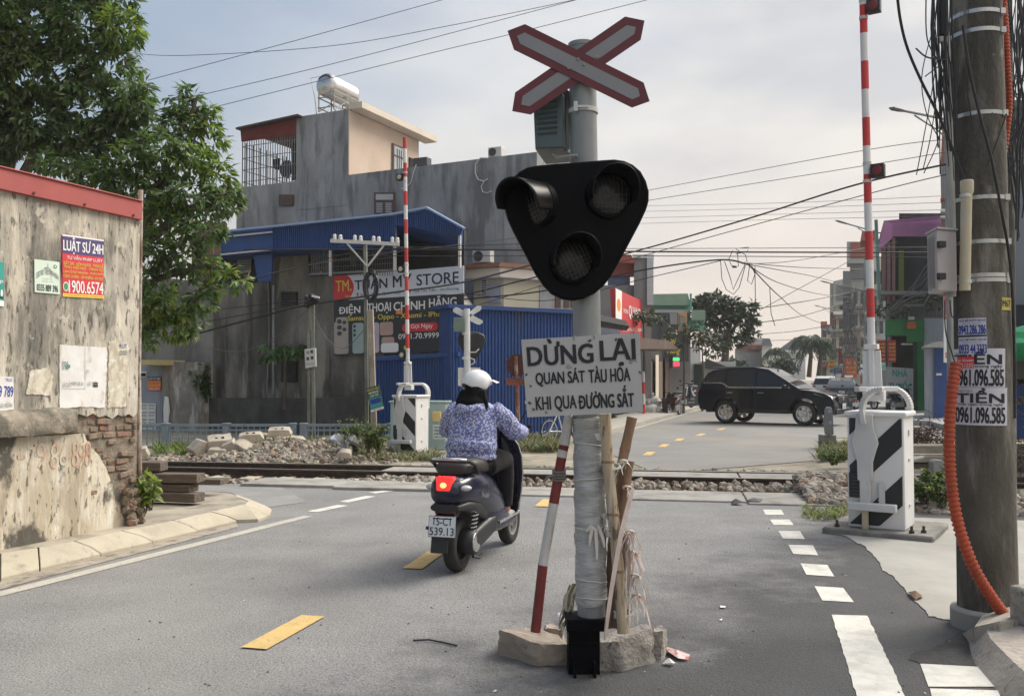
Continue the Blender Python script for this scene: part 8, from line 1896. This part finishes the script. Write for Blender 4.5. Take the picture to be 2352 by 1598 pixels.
for i in range(k_):
 for j in range(n):j2=(j+1)%n;mb.f.append((i*n+j,i*n+j2,(i+1)*n+j2,(i+1)*n+j));mb.m.append(0)
HT=Matrix.Rotation(-.6,3,'Z');mb.v=[hc+HT@(v-hc)for v in mb.v];hm=mb.build('helmet',M_hel,per,local=True,ang=70);q=hm.modifiers.new('t','SOLIDIFY');q.thickness=.01;q.offset=-1
mb=MB();mb.lathe([(.115,.012),(.165,-.012),(.165,-.016),(.112,.006)],hc+V((0,.03,.015)),(0,-.1,1),18,x=(1,0,0),a0=.35,a1=pi-.35);mb.v=[hc+HT@(v-hc)for v in mb.v];mb.build('peak',M_hel,hm,local=True)
mb=MB()
for s in(-1,1):mb.tube([hc+V((s*.112,.02,-.05)),hc+V((s*.09,.05,-.10)),hc+V((s*.05,.08,-.135))],.006,6)
mb.v=[hc+HT@(v-hc)for v in mb.v];mb.build('chin_strap',M_blkp,hm,local=True)
for s in(-1,1):mb=MB();sec(mb,[(.82,.325,.038,.025),(.90,.33,.045,.04),(.98,.325,.042,.028),(1.05,.318,.025,.015)]);mb.v=[v+V((s*.112,0,0))for v in mb.v];mb.build('shoe',mat('grey strapped shoe',(.34,.33,.31),rough=.7,var=.35,scale=30),per,local=True)
# cars, motorbikes, bicycle
M_cgl=mat('dark car glass',(.012,.015,.018),rough=.06,var=0,spec=.5);M_hl=mat('headlight glass',(.60,.66,.66),rough=.12,var=.2,scale=12,spec=.9)
def vehicle(label,loc,rz,paint,cat='car',name='parked_car',sx=1.0,sz=1.0,group=None,glass=None,roofm=None):
 t=thing(name,label,cat,loc,rz,group);hw=.92
 X=lambda x,y,z:V((x*sx,y,z*sz))
 arch=lambda cx:[(cx+.47*cos(a),.39+.47*sin(a))for a in[pi*k/8 for k in range(9)]]
 low=[(-2.30,.45),(-2.37,.72),(-2.36,.98),(-2.30,1.13),(-1.5,1.15),(0,1.13),(1.08,1.13),(1.6,1.09),(2.1,1.0),(2.33,.9),(2.43,.72),(2.44,.5),(2.36,.34)]+[(x,max(.34,z))for x,z in arch(1.42)]+[(x,max(.36,z))for x,z in arch(-1.33)]+[(-1.85,.40)]
 mb=MB();S=[(-hw,.05),(-hw+.07,0),(hw-.07,0),(hw,.05)];cx_,cz_=.05,.75;b=0;n=len(low)
 for y,ins in S:
  for x,z in low:d=V((cx_-x,cz_-z));d=d.normalized()*ins*.6 if d.length>.1 else d;mb.v.append(X(x+d.x,y,z+d.y))
 for i in range(3):
  for j in range(n):j2=(j+1)%n;mb.f.append((i*n+j,i*n+j2,(i+1)*n+j2,(i+1)*n+j));mb.m.append(0)
 mb.f.append(tuple(range(n)));mb.m.append(0);mb.f.append(tuple(3*n+j for j in range(n)));mb.m.append(0)
 body=mb.build('body',paint,t,local=True,ang=40,bevel=.02)
 top=[(-2.28,1.13),(-2.25,1.33),(-2.06,1.62),(-1.86,1.72),(-1.2,1.80),(-.35,1.81),(.15,1.74),(1.26,1.14)];yw=lambda z:hw-.05-.22*(z-1.13)/.68
 mb=MB()
 for s in(-1,1):
  for x,z in top:mb.v.append(X(x,s*yw(z),z))
 n=len(top);mb.f=[tuple(range(n)),tuple(range(n,2*n))]+[(j,j+1,n+j+1,n+j)for j in range(n-1)];mb.m=[0]*(n+1);mb.m[-1]=1;mb.m[2]=mb.m[3]=1
 mb.build('cabin',[paint,glass or M_cgl],t,local=True,ang=25,bevel=.02)
 for s in(-1,1):
  for q in([(-2.10,1.36),(-1.94,1.62),(-1.42,1.70),(-1.36,1.34)],[(-1.30,1.30),(-1.36,1.71),(-.30,1.73),(-.28,1.20),(-1.1,1.19)],[(-.22,1.20),(-.24,1.73),(.10,1.69),(.95,1.22)]):
   mb=MB();mb.prism([X(x,s*(yw(z)+.006),z)for x,z in q],V((0,s*.004,0)));mb.build('side_window',M_cgl,t,local=True)
  mb=MB();c=[X(x,s*(hw-.035),z)for x,z in((-2.15,1.31),(-1.45,1.31),(-1.2,1.17),(.95,1.165))]
  for p,q in zip(c,c[1:]):mb.bar(p,q,.035,.045)
  mb.build('window_trim',M_chr,t,local=True)
  for x in(-1.15,-.05):mb=MB();mb.box(X(x,s*(hw+.012),1.0),(.2,.03,.035));mb.build('door_handle',M_chr,t,local=True,bevel=.008)
  mb=MB();mb.box(X(.80,s*(hw+.10),1.19),(.14,.2,.14));mb.build('mirror',paint,t,local=True,bevel=.04)
  mb=MB();mb.prism([X(1.75,s*(hw-.015),.98),X(2.28,s*(hw-.22),.92),X(2.37,s*(hw-.3),.86),X(2.1,s*(hw-.03),.88)],V((0,s*.03,.01)));mb.build('headlight',M_hl,t,local=True)
  mb=MB();mb.box(X(-2.34,s*(hw-.12),1.0),(.06,.22,.16));mb.build('tail_lamp',mat('tail lamp red',(.30,.015,.02),rough=.25,var=.1),t,local=True,bevel=.02)
  mb=MB();mb.bar(X(-1.9,s*.62,1.83),X(.1,s*.62,1.82),.04,.03);mb.build('roof_rail',M_galv,t,local=True)
  for x in(-1.33,1.42):wheel(t,(x*sx,s*(hw-.13),.39),.39,.25,spokes=6,axis=(0,1,0),rimm=mat('two tone alloy',(.60,.58,.55),rough=.3,metal=.7,var=.3,scale=9),rr_=.66)
  mb=MB()
  for q in((-.27,.45,1.18),(-1.28,.9,1.18)):mb.bar(X(q[0],s*(hw+.001),q[1]),X(q[0],s*(hw+.001),q[2]),.012,.006)
  mb.bar(X(-.85,s*(hw-.01),.42),X(.95,s*(hw-.01),.42),.03,.12);mb.build('door_seams',M_blkp,t,local=True)
 mb=MB();mb.box(X(2.40,0,.80),(.08,1.0,.22));mb.box(X(2.38,0,.45),(.14,1.5,.16));mb.build('grille',M_blkp,t,local=True,bevel=.02);mb=MB();mb.box(X(2.45,0,.83),(.03,.16,.11));mb.box(X(2.42,0,.93),(.05,1.1,.03));mb.build('badge',M_chr,t,local=True,bevel=.01)
 for x in(2.47,-2.40):
  mb=MB();mb.box(X(x,0,.60 if x>0 else .82),(.02,.34,.17));p=mb.build('number_plate',M_plate,t,local=True);f=lambda u,v,x=x:X(x+(.012 if x>0 else-.012),(u-.5)*.3*(1 if x>0 else-1),(.60 if x>0 else .82)+(v-.5)*.15);mb=MB();text(mb,'15A',f,.25,.55,.75,.9,0,.02);text(mb,'396.70',f,.08,.1,.92,.45,0,.02);mb.build('lettering',M_ink,p,local=True,flat=True,recalc=False)
 mb=MB();mb.box(X(0,0,.42),(4.2*sx,1.55,.12));mb.build('underbody',M_blkp,t,local=True);return t
M_cblk=mat('black car paint',(.004,.006,.012),rough=.2,var=.1,coat=.3,spec=.25,scale=1)
a,b=G(1825,977),G(1659,972);yw_=radians(-35);c=(a+b)/2+Matrix.Rotation(yw_,3,'Z')@V((.25,.66,0))
vehicle('large black off-road car crossing the far street, seen from its right side',V((c.x,c.y,.005)),yw_,M_cblk,name='black_car',sx=.955,sz=1.04)
vehicle('small dark car seen from behind, queueing right of the big black car',G(1950,928)+V((.3,2,.005)),radians(70),mat('dark grey car paint',(.03,.035,.045),rough=.3,var=.1),sx=.9,sz=.86,glass=mat('bright rear glass',(.22,.24,.25),rough=.1,var=.1))
vehicle('white car far down the street just over the bonnet of the big black car',at(1897,905,70)*1-V((0,0,at(1897,905,70).z)),radians(70),M_wpaint,sx=.9,sz=.95)
def bike(label,loc,rz,paint,group='motorbikes on the far street',lean=.0):
 t=thing('motorbike',label,'motorbike',loc,rz,group);t.rotation_euler.x=lean
 P=lambda nm,mb,m,**k:mb.build(nm,m,t,local=True,**k)
 for y in(0,1.24):wheel(t,(0,y,.28),.28,.09,rr_=.76,spokes=8,name='wheel')
 mb=MB();sec(mb,[(-.28,.70,.05,.04),(-.1,.70,.10,.08),(.25,.62,.12,.14),(.5,.52,.10,.14),(.62,.42,.07,.1)]);P('tail_body',mb,paint);mb=MB();sec(mb,[(-.2,.80,.09,.03),(.1,.80,.12,.05),(.5,.76,.10,.04)]);P('seat',mb,M_seat)
 mb=MB();sec(mb,[(.92,.40,.12,.10),(1.0,.62,.20,.16),(.98,.90,.16,.10),(.94,1.0,.10,.05)]);P('front_shield',mb,paint);mb=MB();mb.tube([(0,1.24,.28),(0,1.1,.6),(0,.97,1.0)],.035,8);sec(mb,[(1.08,.44,.05,.03),(1.24,.58,.06,.04),(1.4,.5,.05,.03)]);P('fork',mb,M_blkp)
 mb=MB();mb.tube([(-.33,.86,1.04),(0,.95,1.02),(.33,.86,1.04)],.016,6);mb.ell((0,1.02,.98),(.09,.06,.07),12,8);P('handlebar',mb,M_blkp)
 for s in(-1,1):mb=MB();mb.tube([(s*.2,.9,1.05),(s*.28,.9,1.2)],.006,5);mb.ell((s*.29,.9,1.22),(.06,.015,.04),10,6);P('mirror',mb,M_blkp)
 mb=MB();mb.box((0,.45,.33),(.22,.5,.22));mb.tube([(.13,.4,.25),(.15,-.25,.32)],.04,8);P('engine',mb,M_galv,bevel=.03);mb=MB();mb.box((0,-.31,.66),(.14,.03,.06));P('tail_light',mb,mat('tail lamp red',''));mb=MB();mb.box((0,-.34,.50),(.19,.01,.14));P('number_plate',mb,M_plate);return t
bike('dark motorbike parked on the far sidewalk behind the barber board',at(1556,945,39.5)*1-V((0,0,at(1556,945,39.5).z-.11)),radians(-40),mat('blue grey bike paint',(.05,.06,.10),rough=.3,var=.1),lean=.1)
bike('black and red motorbike with a leaning front wheel at the far kerb',G(1577,952)+V((-.3,0,.0)),radians(150),mat('black red bike paint',(.05,.012,.012),rough=.3,var=.3),lean=-.1)
bike('motorbike waiting at the nose of the big black car with a white plate',G(1938,957)+V((.4,0,.004)),radians(-12),mat('silver black bike',(.16,.17,.18),rough=.35,var=.5,scale=4))
bike('dark motorbike parked in front of the pharmacy sign',G(2050,946)+V((0,0,.004)),radians(-60),M_navy)
bike('motorbike glimpsed through the hoop of the right barrier',G(2008,940)+V((0,0,.004)),radians(20),M_blkp)
t=thing('bicycle','white bicycle standing in the grass behind the striped post','bicycle',G(1262,1019),radians(-48));M_bw2=mat('white bicycle paint',(.60,.60,.58),rough=.4,var=.08)
for y in(0,1.0):
 mb=MB();mb.lathe([(.27+.016*cos(k*pi/4),.016*sin(k*pi/4))for k in range(9)],(0,y,.29),(1,0,0),36);w_=mb.build('wheel',M_blkp,t,local=True);mb=MB();mb.lathe([(.25+.010*cos(k*pi/3),.012*sin(k*pi/3))for k in range(7)],(0,y,.29),(1,0,0),36);mb.build('rim',M_bw2,w_,local=True);mb=MB()
 for k in range(14):a_=pi*k/7;mb.tube([(.02*(-1)**k,y,.29),(0,y+.25*cos(a_),.29+.25*sin(a_))],.002,4)
 mb.build('spokes',M_chr,w_,local=True)
mb=MB();pts={'b':(0,0,.29),'c':(0,.42,.27),'s':(0,.28,.70),'h':(0,.82,.72),'f':(0,1.0,.29)}
for p,q in('bc','bs','cs','ch','sh','hf'):mb.tube([pts[p],pts[q]],.017,8)
mb.build('frame',M_bw2,t,local=True);mb=MB();mb.tube([(-.25,.72,.92),(0,.80,.92),(.25,.72,.92)],.012,6);mb.tube([(0,.82,.72),(0,.8,.93)],.014,6);mb.build('handlebar',M_chr,t,local=True);mb=MB();sec(mb,[(.16,.80,.07,.03),(.3,.81,.06,.03),(.42,.80,.025,.02)]);mb.build('saddle',M_blkp,t,local=True);mb=MB();mb.box((0,.98,.72),(.3,.22,.2));mb.build('basket',M_galv,t,local=True)
# overhead cables and street lamps
def cable(label,pts,r,sag=0.0,m=None,name='overhead_cable',group='overhead cables',n=14):
 P=[at(x,y,Y)for x,y,Y in pts];Q=[]
 for i in range(len(P)-1):
  p0,p1,p2,p3=P[max(0,i-1)],P[i],P[i+1],P[min(len(P)-1,i+2)]
  for j in range(n):
   t_=j/n;q=.5*((2*p1)+(p2-p0)*t_+(2*p0-5*p1+4*p2-p3)*t_**2+(3*p1-p0-3*p2+p3)*t_**3);Q.append(q-UP*sag*4*t_*(1-t_))
 Q.append(P[-1]);mb=MB();mb.tube(Q,r,5);return tag(mb.build(name,m or M_wire,recalc=False),label,'cable',group)
M_wire=mat('black cable sheath',(.018,.018,.02),rough=.6,var=.1);M_wireg=mat('grey thin wire',(.11,.11,.12),rough=.6,var=.1)
W3=1.012
for lb,pts,r in(('thin cable sagging across the upper left sky from the tall tree',[(270,118,20),(420,128,21),(760,106,21),(1030,60,21),(1350,-6,21)],.010),('straight cable rising steeply from the tree to the top edge',[(340,185,20),(700,88,20.5),(1060,-12,21)],.010),('cable passing just above the steel water tank',[(430,226,20),(800,138,20.5),(1340,-4,21)],.010),('lowest of the four sky cables, meeting the red white cross',[(470,252,20),(1000,120,20.5),(1170,80,20.6),(1520,-8,21)],.010),('upper thin cable right of the black lamp head',[(1380,458,26),(1960,350,20),(2200,318,17)],.010),('second thin cable right of the black lamp head',[(1380,478,26),(1960,385,20),(2200,345,17)],.010),('thick black cable climbing from the lamp head to the concrete pole',[(1000,695,24),(1430,585,22),(1700,508,19),(1965,425,17),(2200,372,15)],.022),('thin cable climbing below the thick black one',[(1100,700,24),(1440,598,22),(1970,452,17),(2200,395,15)],.011),('level black cable crossing the whole street at roof height',[(560,573,21),(1100,574,21),(1500,578,21),(2130,580,21),(2420,578,21)],.024),('level thin cable just above the black street crossing cable',[(900,568,21),(1500,571,21),(2420,566,21)],.010),('third level cable just below the black street crossing cable',[(820,588,21),(1500,588,21),(1900,590,21),(2420,592,21)],.012),('thick black bundle running from the old wall past the meter pole to the shop banner',[(420,775,22),(600,727,21.5),(710,700,20.8),(900,672,21),(1065,648,21.5),(1250,600,22)],.03),('cable below the thick bundle on the old wall',[(440,745,22),(600,715,21.5),(712,692,20.8)],.014),('cable above the thick bundle on the old wall',[(430,718,22),(600,700,21.5),(712,686,20.8)],.012),('sagging cable looping from the meter pole to the phone board',[(716,705,20.8),(745,770,20.8),(790,800,20.9),(838,755,20)],.010),('slack cable drooping over the left of the old wall',[(480,800,22),(560,806,21.8),(640,770,21.3),(712,705,20.8)],.010),('cable from the meter pole along the foot of the balcony',[(400,690,22),(700,610,21.5),(850,575,21),(1200,560,21)],.011),('cable pair across the mouldy wall under the canopy',[(440,670,22),(760,600,21.5),(1200,545,21)],.010),('bundle sagging past the cream roof to the wire knot above the street',[(1040,690,24),(1250,668,23),(1478,620,22),(1650,597,21.5),(1716,607,21)],.024),('thin slack wire under the bundle at the cream roof',[(1060,672,24),(1260,690,23.5),(1480,640,22),(1655,599,21.5)],.012),('wire fanning from the knot to the near lamp arm',[(1716,607,21),(1800,622,30),(1890,640,45),(1990,668,60)],.018),('wire fanning from the knot to the tall grey house',[(1716,607,21),(1790,650,30),(1880,675,45),(1960,684,60)],.018),('steep wire fanning from the knot to the far row houses',[(1720,608,21),(1790,680,34),(1850,728,60),(1930,758,80)],.022),('wire from the knot rising to the pink roofed house',[(1716,606,21),(1850,595,28),(2060,555,40)],.014),('flat wire from the knot to the right hand houses',[(1716,604,21),(1860,615,30),(1980,618,60)],.016),('crossing thin wire over the far street trees',[(1730,710,55),(1860,690,55),(1960,670,60)],.03),('second thin wire over the far street trees',[(1700,745,55),(1830,728,55),(1950,692,60)],.03),('low wire over the far roofs',[(1700,770,70),(1830,760,75),(1930,742,80)],.03),('lowest wire over the gabled house',[(1690,785,80),(1930,776,85)],.03),('diagonal wire climbing to the right hand houses',[(1745,712,50),(1950,600,55)],.025)):
 cable(lb,pts,r*.8,m=M_wireg if r<.0105 else None)
for k,y in enumerate((462,474,488,500)):cable('faint parallel wire of four over the right hand roofs',[(1420,y+12+k,60),(1800,y+4,48),(2170,y-12+k*3,40)],.011,m=M_wireg,group='four faint parallel wires over the roofs')
t=thing('wire_knot','tangled knot of spare wire loops hanging over the middle of the street','cable coil',at(1690,620,21.3));rnd=random.Random(8)
mb=MB()
for pts in([(1655,598),(1658,640),(1668,665),(1685,676),(1698,660),(1712,610)],[(1664,600),(1678,640),(1684,665),(1700,630),(1712,606)],[(1683,575),(1674,595),(1680,610),(1696,612),(1694,580)],[(1690,572),(1712,585),(1716,600),(1705,606)],[(1722,607),(1717,645),(1726,653),(1734,630),(1726,608)],[(1734,612),(1735,690),(1738,715),(1745,725)],[(1768,660),(1771,720),(1780,748)],[(1700,570),(1720,568),(1716,578),(1690,583)]):mb.tube([at(x,y,21.3)for x,y in pts],.009,5)
mb.build('loops',M_wire,t,recalc=False);mb=MB();mb.box(at(1687,613,21.3),(.1,.04,.04));mb.build('joint',M_wire,t)
# cables on the concrete pole
YP=5.36
for lb,pts,r in(('thick black cable swinging in from the top edge to the pipe cap',[(2060,-20,5.1),(2068,45,5.15),(2084,110,5.2),(2116,186,5.28),(2169,294,5.34),(2218,425,5.37)],.0085),('thick black cable slanting down the front of the concrete pole',[(2212,60,5.36),(2228,165,5.34),(2252,270,5.34),(2277,364,5.36),(2298,471,5.38),(2321,611,5.45),(2330,800,5.5),(2331,960,5.5)],.0085),('thin cable bowing off the left of the pole',[(2127,-10,5.3),(2130,90,5.3),(2160,150,5.34),(2180,200,5.4)],.004),('thin dangling wire end left of the pole',[(2148,50,5.3),(2118,170,5.3),(2128,260,5.3),(2158,320,5.35)],.003),('long loose wire hanging toward the barrier lamp',[(2155,120,5.3),(2132,260,5.3),(2105,402,5.3)],.003),('second long loose wire hanging beside the first',[(2160,150,5.3),(2140,300,5.3),(2120,390,5.3)],.003),('third loose wire curling inward beside the riser',[(2168,170,5.3),(2158,310,5.32),(2122,398,5.3)],.003),('short stiff cut cable end sticking out to the left',[(2175,138,5.36),(2130,132,5.3),(2104,112,5.25)],.005),('small cut cable end below the stiff one',[(2160,150,5.36),(2125,176,5.3)],.004),('cable crossing the pole face from right to left',[(2312,262,5.46),(2285,340,5.42),(2268,380,5.42)],.005),('thin wire zigzag on the pole face',[(2240,85,5.4),(2222,200,5.4),(2232,290,5.4),(2214,365,5.4),(2262,270,5.4)],.0035),('cable loop on the lower left of the pole below the cabinet',[(2182,690,5.42),(2186,725,5.4),(2200,728,5.4),(2213,700,5.42)],.004),('thin cable hanging from the cabinet beside the banner',[(2170,690,5.45),(2172,760,5.42),(2188,815,5.42),(2196,840,5.42)],.004)):cable(lb,pts,r,name='pole_cable',group='cables on the concrete pole')
rnd=random.Random(19);t=thing('cable_bundle','dense black bundle of loose cables hanging down the left of the concrete pole','cables',at(2160,60,5.38));mb=MB()
for k in range(26):
 x=rnd.uniform(2140,2186);Y=rnd.uniform(5.36,5.5);y1=rnd.uniform(150,440);mb.tube([at(x,-30,Y),at(x+rnd.uniform(-8,10),60,Y),at(x+rnd.uniform(-4,14),y1*.55,Y),at(x+rnd.uniform(2,22),y1,Y)],rnd.uniform(.002,.006),5)
mb.build('cables',M_wire,t,recalc=False);mb=MB();mb.box(at(2165,35,5.42),(.055,.05,.26));mb.build('splice_box',M_blkp,t,bevel=.008);mb=MB();mb.box(at(2164,92,5.42),(.05,.04,.035));mb.build('pale_collar',M_ac,t,bevel=.005)
t=thing('cable_tangle','messy tangle of cables and coils at the right edge beside the concrete pole','cables',at(2335,250,6.2));mb=MB()
for k in range(20):
 x=rnd.uniform(2318,2366);Y=rnd.uniform(5.9,6.4);P=[at(x+rnd.uniform(-10,10),-30,Y)]
 for y in(70,160,250,330,rnd.uniform(380,560)):P.append(at(x+rnd.uniform(-14,14),y,Y))
 mb.tube(P,rnd.uniform(.003,.007),5)
for k in range(7):cx_,cy_,r_=2334+rnd.uniform(-8,10),rnd.choice((195,285,372))+rnd.uniform(-12,12),rnd.uniform(8,20);mb.tube([at(cx_+r_*cos(a),cy_+r_*1.3*sin(a),6.1)for a in[2*pi*j/14 for j in range(15)]],.004,5)
mb.tube([at(x,y,6.0)for x,y in((2305,330),(2325,318),(2345,290),(2370,250))],.014,8);mb.tube([at(x,y,6.0)for x,y in((2305,395),(2320,388),(2326,372))],.005,6)
mb.build('cables',M_wire,t,recalc=False)
rnd=random.Random(23);t=thing('balcony_cables','fan of dusty cables swooping in front of the pharmacy balcony to the street poles','cables',at(2060,690,40));mb=MB()
for k in range(10):y0=575+k*9+rnd.uniform(-5,5);mb.tube([at(2150,y0,34),at(2120,y0+40+k,36),at(2080+rnd.uniform(-12,12),672+k*3.5,39),at(2040,712+k*2.2,42),at(2000,720+k*4,46)],rnd.uniform(.007,.014),4)
for k in range(22):x=rnd.uniform(1938,1995);mb.tube([at(x,rnd.uniform(650,700),55),at(x+rnd.uniform(-22,6),735,55),at(x+rnd.uniform(-34,24),790,55),at(x+rnd.uniform(-40,26),rnd.uniform(820,870),55)],rnd.uniform(.008,.026),4)
mb.build('cables',M_wireg,t,recalc=False)
for k,(lb,x0,y0,x1,y1,Y,xe)in enumerate((('street lamp with a scrolled arm reaching left beside the concrete pole',2042,248,2180,276,24,2184),('street lamp arm reaching left past the raised boom',1918,506,2041,541,44,2044),('street lamp in front of the pale narrow house',1884,645,1983,668,64,1990),('farthest street lamp in front of the row houses',1871,701,1915,712,92,1918))):
 b=at(xe,870,Y);t=thing('street_lamp',lb,'street lamp',V((b.x,b.y,0)),group='street lamps along the right side');e,s=at(x1,y1,Y),at(x0,y0,Y);L_=(e-s);mb=MB();mb.tube([V((b.x,Y,0)),V((b.x,Y,e.z+.3))],[.1,.06],10);mb.build('post',M_galv,t);mb=MB();mb.tube([V((b.x,Y,e.z)),e,s+L_*.25],.035,8);mb.tube([V((b.x,Y,e.z-.5)),e.lerp(s,.2)-UP*.33,s+L_*.42-UP*.06],.022,6);mb.build('arm',M_galv,t);mb=MB();d=L_.normalized();mb.tube([s,s+L_*.06,s+L_*.18,s+L_*.30],[.03,.11,.10,.04],10,squash=.45);mb.build('lamp_head',mat('grey lamp head',(.14,.14,.15),rough=.5,var=.1),t)
# light afternoon haze
hm_=bpy.data.materials.new('haze');hm_.use_nodes=True;q=hm_.node_tree;q.nodes.clear();o=q.nodes.new('ShaderNodeOutputMaterial');v=q.nodes.new('ShaderNodeVolumePrincipled')
v.inputs['Color'].default_value=(.86,.85,.84,1);v.inputs['Density'].default_value=.0007;v.inputs['Anisotropy'].default_value=.3;q.links.new(v.outputs[0],o.inputs['Volume'])
mb=MB();mb.box((0,150,11),(500,420,24.4));hz_ob=mb.build('haze',hm_,flat=True,kind='stuff');tag(hz_ob,'thin pale haze over the whole street','haze')
